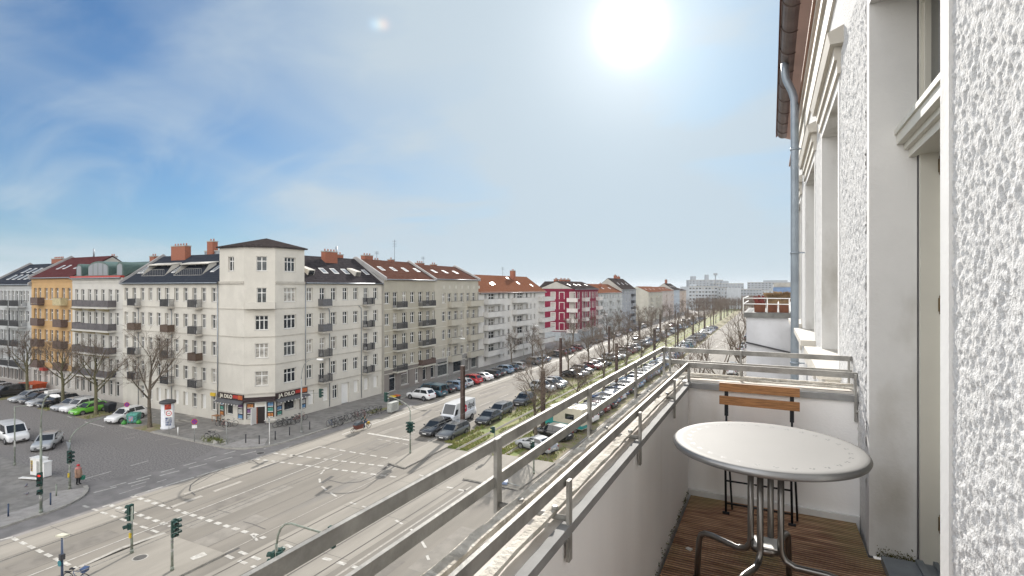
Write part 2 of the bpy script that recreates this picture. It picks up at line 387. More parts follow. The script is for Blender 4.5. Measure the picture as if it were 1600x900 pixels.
# tar joints in the concrete
g = MB()
for x in (-45.3,-42.75,-37.55): g.sheet([(x-.035,-90),(x+.035,-90),(x+.035,60 if x > -40 else 46),(x-.035,60 if x > -40 else 46)], .008)
for x in (-39.9,-34.6,-33.0,-15.2,-11.4): g.sheet([(x-.015,-90),(x+.015,-90),(x+.015,130),(x-.015,130)], .008)
for y in range(-60, 120, 6):
    for (x0, x1) in ((-45.9,-42.8),(-29.8,-27.5),(-26,-23.6)):
        if y < 44: g.sheet([(x0,y+.3),(x1,y+.3),(x1,y+.325),(x0,y+.325)], .0085)
def smear(pts, w):
    for (a, b) in zip(pts[:-1], pts[1:]):
        a = gp(*a); b = gp(*b); d = (b-a); d.z = 0; d.normalize(); n = Vector((d.y,-d.x,0))*w/2
        g.face([(a-n)+Vector((0,0,.009)),(a+n)+Vector((0,0,.009)),(b+n)+Vector((0,0,.009)),(b-n)+Vector((0,0,.009))])
smear([(300,762),(318,753),(345,736)], .07); smear([(394,721),(404,727),(412,727)], .12)
smear([(305,776),(296,768),(298,760),(312,749),(330,740)], .12)
smear([(513,752),(535,757),(562,755),(582,747),(596,738),(612,726)], .12)
smear([(409,733),(429,725)], .4); smear([(502,757),(520,746)], .35); smear([(598,736),(612,727)], .5)
smear([(380,817),(395,821),(415,829)], .06); smear([(337,798),(360,804)], .05); smear([(660,652),(674,642)], .35)
smear([(180,800),(196,806)], .05)
ribbon(g, [gp(258,838)[:2],gp(351,869)[:2],gp(374,858)[:2]], .22, .0092); ribbon(g, [gp(607,728)[:2],gp(632,735)[:2],gp(668,715)[:2]], .16, .0092); ribbon(g, [gp(722,752)[:2],gp(806,768)[:2]], .2, .0092)
struct('road_patch', g, M_tar)
g = MB(); rr = random.Random(17); M_rep = mat('repaired_asphalt', (.185,.168,.145), .9, .25, .9, .3, 40); M_rep2 = mat('pale_repair', (.24,.22,.19), .9, .2, .9, .3, 40)
done = []
def repair(x, y, w, L, k):
    if any(x < q[0]+q[2]+.1 and q[0] < x+w+.1 and y < q[1]+q[3]+.1 and q[1] < y+L+.1 for q in done): return
    done.append((x,y,w,L)); g.sheet([(x,y),(x+w,y),(x+w,y+L),(x,y+L)], .0022, k)
for _ in range(70): repair(rr.uniform(-42.5,-33.5), rr.choice([rr.uniform(14,45), rr.uniform(45,120)]), rr.uniform(.5,2.6), rr.uniform(1.2,11), _ % 2)
for _ in range(40): repair(rr.uniform(-22.5,-9), rr.uniform(10,45), rr.uniform(.6,3), rr.uniform(1.5,9), _ % 2)
struct('road_repair', g, [M_rep, M_rep2])
g = MB(); ribbon(g, [gp(124,891)[:2],gp(190,861)[:2],gp(258,837)[:2]], .3, .1265); struct('island_kerb', g, M_kerb)
# painted markings
g = MB()
def line(p0, p1, w, dash=None, gap=None, m=0, z=.012):
    a = p0 if isinstance(p0, Vector) else gp(*p0); b = p1 if isinstance(p1, Vector) else gp(*p1)
    a = Vector((a.x,a.y,0)); b = Vector((b.x,b.y,0)); L = (b-a).length; d = (b-a)/L; n = Vector((d.y,-d.x,0))*w*.40
    s = 0
    while s < L:
        e = min(L, s+(dash or L)); q0 = a+d*s; q1 = a+d*e
        g.face([(q0.x-n.x,q0.y-n.y,z),(q0.x+n.x,q0.y+n.y,z),(q1.x+n.x,q1.y+n.y,z),(q1.x-n.x,q1.y-n.y,z)], m)
        s += (dash or L)+(gap or 0)
V = lambda x, y: Vector((x, y, 0))
line((206,777),(414,843), .42, .55, .42); line((172,791),(268,824), .42, .55, .42); line((130,792),(253,836), .26, .8, .5)
line((20,843),(122,892), .3, .7, .45); line((0,846),(20,841), .25)
line((160,794),(172,791), .3)
line((206,777),(392,721), .3, 2.3, .25); line((392,721),(453,700), .25, 1.2, .5)
line((398,719),(622,748), .34, .6, .42); line((427,710),(606,731), .34, .6, .42); line((500,700),(612,719), .28, .8, .55)
line((575,679),(640,690), .5); line((590,688),(640,697), .14, .7, .5)
line((146,772),(415,703), .3, 1.6, .8); line((172,763),(373,705), .26, 1.2, .8); line((186,774),(260,751), .16, 2, .9); line((205,762),(228,755), .2)
line((130,751),(232,722), .2, 2.2, 1.6)
for a, b in (((507,736),(501,743)),((499,750),(500,756)),((503,762),(510,768)),((516,772),(526,778)),((547,787),(556,790)),((566,793),(579,797)),((618,815),(629,821)),((642,829),(648,834)),((659,848),(665,858)),((667,870),(670,877)),((395,839),(402,847))): line(a, b, .22)
line((353,870),(412,894), .32, .75, .55); line((374,864),(412,879), .32, .75, .55); line((446,853),(464,861), .32, .8, .5)
line((505,874),(568,892), .36, .65, .5); line((698,763),(745,773), .3, .7, .5); line((655,744),(690,755), .2, .8, .6)
line(V(-39.1,12), V(-39.1,39.5), .12); line(V(-43.15,26), V(-43.15,41), .35, 4, 1.2, 1); line(V(-41.5,24), V(-41.5,31), .5, 2.5, 1, 1)
line(V(-44.35,44.8), V(-44.35,300), .28); line(V(-44.9,48), V(-44.9,300), .12, 3, 0)
line(V(-40.9,46.5), V(-40.9,300), .14, 3, 3, 1); line(V(-37.4,46.5), V(-37.4,300), .14, 3, 3, 1); line(V(-33.9,47), V(-33.9,74), .12)
line(V(-18.7,48), V(-18.7,300), .12, 3, 3); line(V(-14,48), V(-14,300), .14, 4, 6); line(V(-14,-60), V(-14,36), .14, 4, 6, 1)
line(V(-31.3,-40), V(-31.3,38), .1, None, None, 1); line(V(-26.7,-60), V(-26.7,44), .14, None, None, 1); line(V(-22.9,-60), V(-22.9,38), .2, None, None, 1)
line(V(-19.4,21), V(-6,26), .35, .6, .45)
line((132,661),(163,669), .22); line((105,652),(112,655), .15)
for (x, y) in ((195,688),(200,681),(243,690),(265,697),(180,676)): line((x,y),(x+16,y-3), .14, m=1)
for p in ((280,875),(298,880)): pass
g.face([gp(296,877)+Vector((0,0,.125)),gp(318,867)+Vector((0,0,.125)),gp(324,872)+Vector((0,0,.125)),gp(302,880)+Vector((0,0,.125))])
for (x, y, w) in ((6,783,10),(10,758,12),(245,700,1),(345,672,1)): pass
struct('road_marking', g, [M_line, M_old])
# lighter flags on the corner pavement
g = MB()
for (x, y) in ((268,657),(278,660),(290,660),(300,652),(338,674),(352,669),(345,659)):
    c = gp(x, y, .128); g.sheet([(c.x-1.1,c.y-.3),(c.x+1.0,c.y-.3),(c.x+1.1,c.y+.3),(c.x-1.0,c.y+.3)], .128)
struct('pavement_patch', g, M_old)
# manhole covers
def manhole(px, label, z=.013):
    c = gp(*px, z); t = thing('manhole_cover', label, 'manhole', c)
    m = MB(); m.lathe([(0,.006),(.33,.006),(.36,.0)], n=20); m.build('cover', M_tar, t)
    m = MB(); m.lathe([(.36,.004),(.44,.004),(.45,0)], n=20); m.build('rim', M_kerb, t)
manhole((219,873), 'round manhole cover on the pale island by the bottom traffic lights', .125)
manhole((407,710), 'round manhole cover in the dark asphalt at the side street mouth')
# ------------------------------------------------------------------ our own house and its balcony (heights below are relative to the eye)
E = EYE
M_rough = mat('roughcast', (.67,.665,.655), .95, .15, 60, .34, 130, grime=((.66,.65,.63), 3, .55, .75, (1,1,.3)))
M_reveal = mat('smooth_render', (.72,.715,.70), .85, .12, 1.2, .1, 60, grime=((.42,.40,.36), 2.2, .54, .72, (1,1,.5)))
M_parapet = mat('parapet_render', (.92,.91,.895), .8, .08, .8, .08, 80, streak=(2,2,.25), grime=((.66,.62,.56), 1.3, .60, .85, (2,2,.3)))
M_cream = mat('cream_trim', (.62,.585,.52), .8, .12, 2)
M_pink = mat('pink_plaster', (.60,.45,.41), .85, .12, 1.5)
M_gutter = mat('gutter_zinc', (.17,.135,.125), .5, .25, 4, metal=.3)
M_pipe = mat('pipe_zinc', (.33,.38,.43), .45, .2, 3, metal=.4)
M_lich = mat('lichen_stone', (.62,.58,.51), .95, .4, 14, .6, 60, col2=(.42,.385,.325), grime=((.74,.71,.64), 22, .56, .68, (1,1,1)))
M_cop = mat('coping_render', (.68,.635,.58), .9, .2, 3, .2, 40, grime=((.52,.46,.40), 3, .5, .7, (1,1,1)))
M_deck = None
def deck_mat():
    m = bpy.data.materials.new('grooved_decking'); m.use_nodes = True; nt = m.node_tree; N = nt.nodes; L = nt.links; b = N['Principled BSDF']; b.inputs['Roughness'].default_value = .75
    geo = N.new('ShaderNodeNewGeometry'); sep = N.new('ShaderNodeSeparateXYZ'); L.new(geo.outputs['Position'], sep.inputs[0])
    w = N.new('ShaderNodeMath'); w.operation = 'MULTIPLY'; L.new(sep.outputs[1], w.inputs[0]); w.inputs[1].default_value = 6.2832/.023
    s = N.new('ShaderNodeMath'); s.operation = 'SINE'; L.new(w.outputs[0], s.inputs[0])
    mp = N.new('ShaderNodeMapping'); mp.inputs['Scale'].default_value = (2.5, 14, 1); L.new(geo.outputs['Position'], mp.inputs[0])
    no = N.new('ShaderNodeTexNoise'); no.inputs['Scale'].default_value = 2.0; no.inputs['Detail'].default_value = 8; L.new(mp.outputs[0], no.inputs[0])
    n2 = N.new('ShaderNodeTexNoise'); n2.inputs['Scale'].default_value = 2.2; n2.inputs['Detail'].default_value = 5; L.new(geo.outputs['Position'], n2.inputs[0])
    r = N.new('ShaderNodeValToRGB'); e = r.color_ramp.elements; e[0].position = .36; e[0].color = (.25,.115,.06,1); e[1].position = .66; e[1].color = (.62,.37,.22,1); L.new(no.outputs[0], r.inputs[0])
    x = N.new('ShaderNodeMix'); x.data_type = 'RGBA'; mr = N.new('ShaderNodeMapRange'); mr.inputs[1].default_value = .50; mr.inputs[2].default_value = .68; mr.inputs[4].default_value = .75; L.new(n2.outputs[0], mr.inputs[0]); L.new(mr.outputs[0], x.inputs[0]); L.new(r.outputs[0], x.inputs[6]); x.inputs[7].default_value = (.30,.26,.10,1)
    g = N.new('ShaderNodeMapRange'); g.inputs[1].default_value = -.8; g.inputs[2].default_value = .3; g.inputs[3].default_value = .34; g.inputs[4].default_value = 1.0; L.new(s.outputs[0], g.inputs[0])
    vm = N.new('ShaderNodeVectorMath'); vm.operation = 'SCALE'; L.new(x.outputs[2], vm.inputs[0]); L.new(g.outputs[0], vm.inputs['Scale']); L.new(vm.outputs[0], b.inputs['Base Color'])
    bp = N.new('ShaderNodeBump'); bp.inputs['Strength'].default_value = .8; bp.inputs['Distance'].default_value = .004; L.new(s.outputs[0], bp.inputs['Height']); L.new(bp.outputs[0], b.inputs['Normal'])
    return m
M_deck = deck_mat()
M_wood = mat('oiled_hardwood', (.42,.20,.08), .5, .45, 6, .1, 60, streak=(2, 20, 26))
M_cable = mat('leaf_frame_paint', (.60,.585,.52), .45, .06, 2)

house = thing('apartment_house', 'white roughcast house the balcony belongs to, with pink eaves on the right', 'house', (.47,3,0))
HO = Vector((.47,3,0))
def hb(m, name, mats, parent=None): return m.build(name, mats, parent or house, None, HO) if parent is None else m.build(name, mats, parent, None, HO)
XF = .47
OPEN = [(1.985,3.26,-1.40,1.48), (4.69,6.11,-.62,1.52), (7.12,8.87,-.62,1.52), (10.3,11.7,-.62,1.52), (-1.6,-.2,-.62,1.52)]
def roughcast(m, y0, y1, z0, z1, cell, amp, seed):
    ny = max(2, int((y1-y0)/cell)); nz = max(2, int((z1-z0)/cell)); base = len(m.v)
    for j in range(nz+1):
        z = z0+(z1-z0)*j/nz
        for i in range(ny+1):
            y = y0+(y1-y0)*i/ny
            p = Vector((y*42+seed, z*34, 3.7)); h = .30-.75*abs(mnoise.noise(p))+mnoise.noise(p*.8)*.35+mnoise.noise(p*2.3)*.40+mnoise.noise(p*.31)*.35
            h = max(-.35, h)
            m.v.append((XF-amp*(h+.35), y, E+z))
    for j in range(nz):
        for i in range(ny):
            a = base+j*(ny+1)+i; m.f.append((a, a+ny+1, a+ny+2, a+1)); m.m.append(0); m.sm.append(True)
def rcf(*a):
    m = MB(); roughcast(m, *a); hb(m, 'roughcast_field', M_rough)
rcf(-.10, 1.30, -1.45, 1.35, .0105, .0074, 0)
rcf(1.30, 1.90, -1.45, 1.35, .0052, .0074, 0)
rcf(3.40, 4.62, -1.1, 1.75, .011, .012, 9)
rcf(6.17, 7.05, -1.1, 1.6, .016, .012, 4)
# wall body with openings
def wall_cells(m, u0, u1, z0, z1, ops, put, mat=0):
    us = sorted({u0, u1, *[min(max(o[0],u0),u1) for o in ops], *[min(max(o[1],u0),u1) for o in ops]}); zs = sorted({z0, z1, *[min(max(o[2],z0),z1) for o in ops], *[min(max(o[3],z0),z1) for o in ops]})
    for a, b in zip(us[:-1], us[1:]):
        for c, d in zip(zs[:-1], zs[1:]):
            if b-a < 1e-5 or d-c < 1e-5: continue
            uc, zc = (a+b)/2, (c+d)/2
            if any(o[0] < uc < o[1] and o[2] < zc < o[3] for o in ops): continue
            put(a, b, c, d, mat)
m = MB()
def put(a, b, c, d, k): m.face([(XF+.004,b,E+c),(XF+.004,a,E+c),(XF+.004,a,E+d),(XF+.004,b,E+d)], 0)
wall_cells(m, -12, 14.2, -17, 2.35, OPEN, put)
m.face([(XF+.004,14.2,0),(12,14.2,0),(12,14.2,E+3.7),(XF+.004,14.2,E+3.7)]); m.face([(12,-12,0),(XF+.004,-12,0),(XF+.004,-12,E+3.7),(12,-12,E+3.7)])
hb(m, 'facade_wall', M_rough)
# smooth bands round the openings, reveals
RX = .69
for (y0, y1, z0, z1) in OPEN:
    m = MB()
    for (a, b) in ((y0-.085, y0), (y1, y1+.08)): m.box(XF-.012, XF+.05, a, b, E+z0-(.02 if z0 > -1 else 0), E+z1+.1)
    m.box(XF-.011, XF+.05, y0, y1, E+z1, E+z1+.1)
    m.box(XF+.05, RX, y1, y1+.06, E+z0-.05, E+z1); m.box(XF+.05, RX, y0-.06, y0, E+z0-.05, E+z1); m.box(XF+.05, RX, y0, y1, E+z1, E+z1+.06)
    hb(m, 'window_reveal', M_reveal)
# upper zone: cream band, pink frieze, cornice fillets
m = MB(); m.box(XF-.02, XF+.2, -12, 14.2, E+2.35, E+2.62, 1); m.box(XF-.05, XF+.2, -12, 14.2, E+2.62, E+2.70, 1); m.box(XF-.004, XF+.2, -12, 14.2, E+2.70, E+2.86, 0)
m.box(XF-.06, XF+.2, -12, 14.2, E+2.86, E+2.92, 1); m.box(XF-.09, XF+.2, -12, 14.2, E+2.92, E+2.95, 2)
m.box(XF-.01, XF+.2, -12, 14.2, E+2.95, E+3.55, 0); m.face([(XF-.01,-12,E+3.55),(XF-.30,-12,E+3.66),(XF-.30,14.2,E+3.66),(XF-.01,14.2,E+3.55)], 0)
hb(m, 'cornice', [M_pink, M_cream, mat('terracotta_trim', (.36,.22,.17), .8)])
# roof strip over the eave
m = MB(); m.face([(.10,-12,E+3.78),(5,-12,E+7.5),(5,14.3,E+7.5),(.10,14.3,E+3.78)]); m.face([(.10,-12,E+3.68),(.10,14.3,E+3.68),(5,14.3,E+7.4),(5,-12,E+7.4)]); hb(m, 'roof', mat('old_roof_tile', (.17,.08,.055), .8))
# gutter: half round with bead and brackets
m = MB(); n = 9; prof = [(.255+.125*math.cos(R(180+180*k/n)), E+3.70+.125*math.sin(R(180+180*k/n))) for k in range(n+1)]
for (a, b) in zip(prof[:-1], prof[1:]): m.face([(a[0],-12,a[1]),(b[0],-12,b[1]),(b[0],14.05,b[1]),(a[0],14.05,a[1])], 0, True)
m.face([(p[0],14.05,p[1]) for p in prof]); m.face([(p[0],-12,p[1]) for p in prof])
m.tube([(.13,-12,E+3.705),(.13,14.06,E+3.705)], .014, 6)
gut = hb(m, 'gutter', M_gutter)
for k in range(34):
    y = -11.5+k*.76; m = MB()
    m.tube([(.255+.131*math.cos(R(180+180*j/n)), y, E+3.70+.131*math.sin(R(180+180*j/n))) for j in range(n+1)], .008, 5); m.build('gutter_bracket', M_gutter, gut, None, HO)
m = MB(); m.tube([(.20,9.4,E+3.60),(.20,9.4,E+3.45),(.215,9.4,E+3.33),(.30,9.4,E+3.12),(.33,9.4,E+3.0),(.335,9.4,E+2.85),(.335,9.4,.1)], .058, 12)
pipe = hb(m, 'downpipe', M_pipe)
for z in (2.2,.55,-1.2,-3,-5.5,-8,-11): m = MB(); m.tube([(.335,9.4,E+z-.02),(.335,9.4,E+z+.02)], .066, 12); m.bar((.36,9.4,E+z),(.5,9.4,E+z),.02,.02); m.build('pipe_clamp', M_pipe, pipe, None, HO)
# upper windows with hood and sill
for k, (y0, y1, z0, z1) in enumerate(OPEN[1:]):
    m = MB(); m.box(XF-.16, RX, y0-.16, y1+.16, E+z0-.07, E+z0-.001); m.box(XF-.10, XF+.02, y0-.10, y1+.10, E+z0-.13, E+z0-.07); 
    m.box(XF-.03, XF+.03, y0-.12, y1+.12, E+z0-.45, E+z0-.13)
    s = hb(m, 'window_sill', M_cream)
    m = MB(); m.hexa([(XF-.08,y0-.2,E+1.80),(XF+.02,y0-.2,E+1.80),(XF+.02,y1+.2,E+1.80),(XF-.08,y1+.2,E+1.80),(XF-.10,y0-.22,E+1.88),(XF+.02,y0-.22,E+1.93),(XF+.02,y1+.22,E+1.93),(XF-.10,y1+.22,E+1.88)]); m.box(XF-.05,XF+.02,y0-.14,y1+.14,E+1.70,E+1.80); m.box(XF-.03,XF+.02,y0-.139,y1+.139,E+1.60,E+1.70)
    hb(m, 'window_hood', M_cream)
    m = MB(); fx = RX-.02
    for (a, b) in ((y0,y0+.07),(y1-.07,y1),((y0+y1)/2-.05,(y0+y1)/2+.05)): m.box(fx, fx+.06, a, b, E+z0, E+z1)
    for (a, b) in ((z0,z0+.08),(z1-.07,z1),(z1-.65,z1-.55)): m.box(fx+.002, fx+.055, y0, y1, E+a, E+b)
    w = hb(m, 'window', M_cable)
    m = MB(); m.box(fx+.025, fx+.035, y0+.02, y1-.02, E+z0+.02, E+z1-.02); m.build('pane', M_glass, w, None, HO)
# balcony door: frame, transom, open leaf, threshold, room behind
y0, y1, z0, z1 = OPEN[0]
m = MB(); fx = RX-.03
for (a, b) in ((y0,y0+.06),(y1-.06,y1)): m.box(fx, fx+.08, a, b, E+z0, E+z1)
m.box(fx+.002, fx+.078, y0, y1, E+z1-.07, E+z1)
for (z, x, h) in ((.70,-.055,.03),(.73,-.085,.05),(.78,-.095,.025),(.805,-.07,.03),(.66,-.035,.04)): m.box(fx+x, fx+.07, y0+.002, y1-.002, E+z, E+z+h)
door = hb(m, 'balcony_door', M_cable)
m = MB()
for (a, b) in ((y0+.06,y0+.075),(y1-.08,y1-.06)): m.box(fx+.015, fx+.065, a, b, E+.86, E+z1-.07)
m.box(fx+.016,fx+.064,y0+.06,y1-.06,E+.86,E+.92); m.build('transom_frame', M_cable, door, None, HO)
m = MB(); m.box(fx-.004, fx+.012, y1-.034, y1-.014, E+z0+.02, E+z1-.02); m.build('seal_strip', M_dark, door, None, HO)
m = MB(); m.box(fx+.035,fx+.043,y0+.1,y1-.1,E+.9,E+1.42); m.build('transom_pane', M_cglass, door, None, HO)
m = MB(); m.box(fx+.085, fx+.70, y1-.11, y1-.055, E+z0+.03, E+.66); m.box(fx+.12, fx+.66, y1-.125, y1-.11, E-1.2, E-.75)
m.box(fx+.12, fx+.16, y1-.12, y1-.11, E-.6, E+.6)
m.build('door_leaf', M_cable, door, None, HO)
m = MB(); m.box(fx+.16,fx+.62,y1-.114,y1-.1105,E-.62,E+.55); m.build('door_pane', M_glass, door, None, HO)
for z in (.55,-.13,-1.2): m = MB(); m.tube([(fx+.082,y1-.065,E+z),(fx+.082,y1-.065,E+z+.09)], .009, 8); m.box(fx+.07,fx+.093,y1-.068,y1-.0605,E+z+.012,E+z+.078); m.build('hinge', mat('aged_brass', (.20,.14,.06), .4, .3, 8, metal=.8), door, None, HO)
m = MB(); m.box(fx-.16, fx+.16, y0+.06, y1-.06, E-1.40, E-1.365); m.box(fx-.02, fx+.01, y0+.06, y1-.06, E-1.365, E-1.35); m.box(fx+.05, fx+.07, y0+.06, y1-.06, E-1.365, E-1.345); m.build('threshold', M_zinc, door, None, HO)
m = MB()
m.face([(RX+.17,0,E-1.37),(RX+.17,5,E-1.37),(5,5,E-1.37),(5,0,E-1.37)], 1)
m.face([(RX+.17,0,E+2),(5,0,E+2),(5,5,E+2),(RX+.17,5,E+2)]); m.face([(5,0,E-1.37),(5,5,E-1.37),(5,5,E+2),(5,0,E+2)]); m.face([(RX+.17,5,E-1.37),(5,5,E-1.37),(5,5,E+2),(RX+.17,5,E+2)]); m.face([(RX+.17,0,E-1.37),(5,0,E-1.37),(5,0,E+2),(RX+.17,0,E+2)])
for a, b, c, d in ((0,y0-.06,-1.4,2),(y1+.06,5,-1.4,2),(y0-.06,y1+.06,z1+.06,2)): m.face([(RX+.17,a,E+c),(RX+.17,b,E+c),(RX+.17,b,E+d),(RX+.17,a,E+d)])
hb(m, 'room', [mat('room_wall', (.7,.68,.63), .8), mat('oak_floor', (.36,.20,.09), .5, .3, 5)])
# dirt on the foot of the reveal: real moss crumbs
rng = random.Random(11); m = MB()
for k in range(420):
    t = rng.random(); x = XF+.02+rng.random()*.2; z = -1.40+abs(rng.gauss(0,.02)); r = rng.uniform(.0015,.004)
    m.lathe([(0,-r),(r,0),(0,r)], (x, 3.257-r, E+z), 5)
for k in range(160):
    y = 3.68-abs(rng.gauss(0,.9)); r = rng.uniform(.0015,.0045); z = -1.40+abs(rng.gauss(0,.022)); m.lathe([(0,-r),(r,0),(0,r)], (-.503+r*.5, y, E+z), 5)
hb(m, 'moss', mat('moss', (.12,.115,.03), .95, .4, 20))['kind'] = 'stuff'

# balcony slab, parapet, deck
XI, XO, YE, YO = -.505, -.715, 3.695, 3.93
m = MB(); m.box(XO+.03, XI, -12, YO-.03, E-1.75, E-.662); m.box(XI, XF+.003, YE, YO-.03, E-1.75, E-.6621); m.box(XI, XF+.003, -12, YE, E-1.75, E-1.47)
hb(m, 'balcony_parapet', M_parapet)
m = MB(); m.box(XO+.015, XI-.010, -12, YE+.02, E-.662, E-.648); m.box(XI-.010, XF+.001, YE+.012, YO-.015, E-.662, E-.6485); hb(m, 'coping', M_cop)
m = MB(); m.box(XI-.010, XI+.018, -12, YE-.0181, E-.672, E-.645); m.box(XI-.010, XF, YE-.018, YE+.012, E-.682, E-.6449); hb(m, 'coping_edge', mat('coping_zinc', (.30,.30,.295), .75, .2, 6, spec=.15))
m = MB(); m.box(XI+.001, XF, YE-.022, YE-.001, E-1.45, E-1.365); hb(m, 'skirting', M_reveal)
m = MB(); y = -1.0
while y < YE-.03:
    m.box(XI+.02, XF-.02 if not (1.985 < y+.07 < 3.26) else XF+.12, y, min(y+.140, YE-.025), E-1.43, E-1.40); y += .146
hb(m, 'decking', M_deck)
# railing
rail = hb(MB(), 'balcony_railing', M_steel)
def rb(m, name, mats): return m.build(name, mats, rail, None, HO)
def flat(p, q, w=.011, h=.032):
    m.bar(p, q, w, h)
xo, yo = -.722, 3.935
m = MB(); flat((xo,-12,E-.458),(xo,yo,E-.458)); flat((xo,yo+.004,E-.457),(XF,yo+.004,E-.457)); rb(m, 'top_rail', M_steel)
m = MB(); flat((xo-.0005,-12,E-.566),(xo-.0005,yo,E-.566)); flat((xo,yo+.0035,E-.545),(XF,yo+.0035,E-.545)); rb(m, 'middle_rail', M_steel)
m = MB(); flat((XI-.005,-12,E-.530),(XI-.005,YE,E-.530)); flat((XI-.005,YE+.012,E-.529),(XF,YE+.012,E-.529), .011, .036); rb(m, 'inner_rail', M_steel)
ys = [3.06,2.19,1.335,.47,-.39]
for y in ys:
    m = MB(); m.bar((xo+.008,y,E-.655),(xo+.008,y,E-.44),.030,.012,up=(1,0,0)); rb(m, 'post', M_steel)
    m = MB(); m.bar((XI+.012,y,E-.745),(XI+.012,y,E-.525),.024,.009,up=(1,0,0)); rb(m, 'bracket', M_steel)
    m = MB(); m.tube([(xo+.01,y,E-.633),(XI+.012,y,E-.632)], .0085, 8); m.tube([(-.64,y,E-.615),(-.64,y,E-.603)], .009, 6); m.tube([(-.535,y,E-.615),(-.535,y,E-.603)], .009, 6); rb(m, 'crossbar', M_steel)
for x, yy in ((xo+.012,yo),(xo+.06,yo-.03),(-.19,yo),(.445,yo)):
    m = MB(); m.bar((x,yy,E-.655),(x,yy,E-.44),.030,.012,up=(1,0,0)); rb(m, 'post', M_steel)
for x in (XI+.0,):
    m = MB(); m.bar((x,YE+.02,E-.655),(x,YE+.02,E-.52),.03,.014,up=(1,0,0)); rb(m, 'post', M_steel)
m = MB(); m.bar((XF-.02,YE-.005,E-.80),(XF-.02,YE-.005,E-.52),.036,.012,up=(1,0,0)); m.tube([(XF-.02,YE-.02,E-.74),(XF+.02,YE-.02,E-.74)],.012,8); rb(m, 'bracket', M_steel)
def ledge(p0, p1, w, h):
    """weathered slat with an uneven edge"""
    p0 = Vector(p0); p1 = Vector(p1); L = (p1-p0).length; d = (p1-p0)/L; s = Vector((d.y,-d.x,0)); n = int(L/.03); base = len(m.v)
    for i in range(n+1):
        p = p0+d*(L*i/n); j = lambda k: mnoise.noise(Vector((i*.37, k*5.1, p0.x*3)))*.004
        for (a, b, k) in ((-1,-1,0),(1,-1,1),(1,1,2),(0,1.05,4),(-1,1,3)):
            q = p+s*(a*w/2+j(k))+Vector((0,0,b*h/2+j(k+7))); m.v.append(tuple(q))
    for i in range(n):
        for k in range(5):
            a = base+i*5+k; b = base+i*5+(k+1)%5; m.f.append((a,b,b+5,a+5)); m.m.append(0); m.sm.append(False)
m = MB(); ledge((-.645,-3,E-.617),(-.645,yo-.05,E-.617),.036,.014); ledge((-.68,yo-.052,E-.616),(XF,yo-.052,E-.616),.028,.012); rb(m, 'ledge_slat', M_lich)
m = MB(); ledge((-.543,-3,E-.618),(-.543,YE+.06,E-.618),.026,.012); ledge((-.52,YE+.065,E-.617),(XF,YE+.065,E-.617),.022,.010); rb(m, 'ledge_slat', M_lich)
m = MB(); ledge((-.59,YE+.13,E-.618),(XF,YE+.13,E-.618),.026,.010); rb(m, 'ledge_slat', M_lich)

# ------------------------------------------------------------------ bistro table
M_alu = mat('brushed_aluminium', (.235,.23,.22), .6, .06, 1.2, metal=0, spec=.12)
M_tube = mat('chromed_tube', (.24,.23,.22), .3, .15, 6, metal=.9)
TB = Vector((-.022, 2.489, E-1.40))
tb = thing('bistro_table', 'round grey metal bistro table with four tube legs on the balcony deck', 'table', TB)
r = .38; h = .728
m = MB(); m.lathe([(0,h-.007),(.20,h-.006),(.335,h-.002),(.362,h),(.374,h-.003),(.3795,h-.010),(.381,h-.018),(.377,h-.026),(.368,h-.030),(.350,h-.028),(0,h-.030)], n=72)
top = m.build('tabletop', M_alu, tb)
m = MB(); m.lathe([(.3735,h-.0022),(.3800,h-.009),(.3818,h-.018),(.378,h-.0265),(.368,h-.0308),(.352,h-.0288)], n=72); m.build('rim', mat('rim_steel', (.30,.30,.30), .35, .15, 5, metal=.6), top)
m = MB()
for k in range(30):
    a = 2*math.pi*k/30
    for (dr, da) in ((0,0),(.011,.02),(-.010,.022),(.002,.044)):
        rr = .305+dr; aa = a+da; zz = h-.0042+(rr-.3)*.055+.0012; cx, cy = rr*math.cos(aa), rr*math.sin(aa)
        m.face([(cx+.0044*math.cos(q*1.0472), cy+.0044*math.sin(q*1.0472), zz) for q in range(6)])
m.build('perforation', M_dark, top)
yaw = R(26.565)
for k in range(4):
    a = yaw+R(45+90*k); u = Vector((math.cos(a), math.sin(a), 0)); P = lambda rr, z: u*rr+Vector((0,0,z))
    m = MB(); path = [P(.062,h-.03), P(.062,.30), P(.066,.272), P(.082,.248), P(.12,.236), P(.235,.250), P(.268,.249), P(.288,.236), P(.297,.208), P(.310,.012)]
    m.tube(path, .0135, 10); lg = m.build('leg', M_tube, tb)
    m = MB(); m.lathe([(0,0),(.017,0),(.017,.03),(.0145,.034)], tuple(P(.311,0)), 10); m.build('foot_cap', M_dark, lg)
m = MB(); m.lathe([(0,.268),(.058,.268),(.058,.288),(.052,.295),(0,.295)], n=20); m.build('hub', M_tube, tb); m = MB(); m.box(-.045,.045,-.05,.05,.296,.302); m.build('plate', M_white, tb)
m = MB(); m.lathe([(0,h-.045),(.16,h-.045),(.16,h-.031),(0,h-.031)], n=4); m.build('mounting_plate', M_dark, tb)

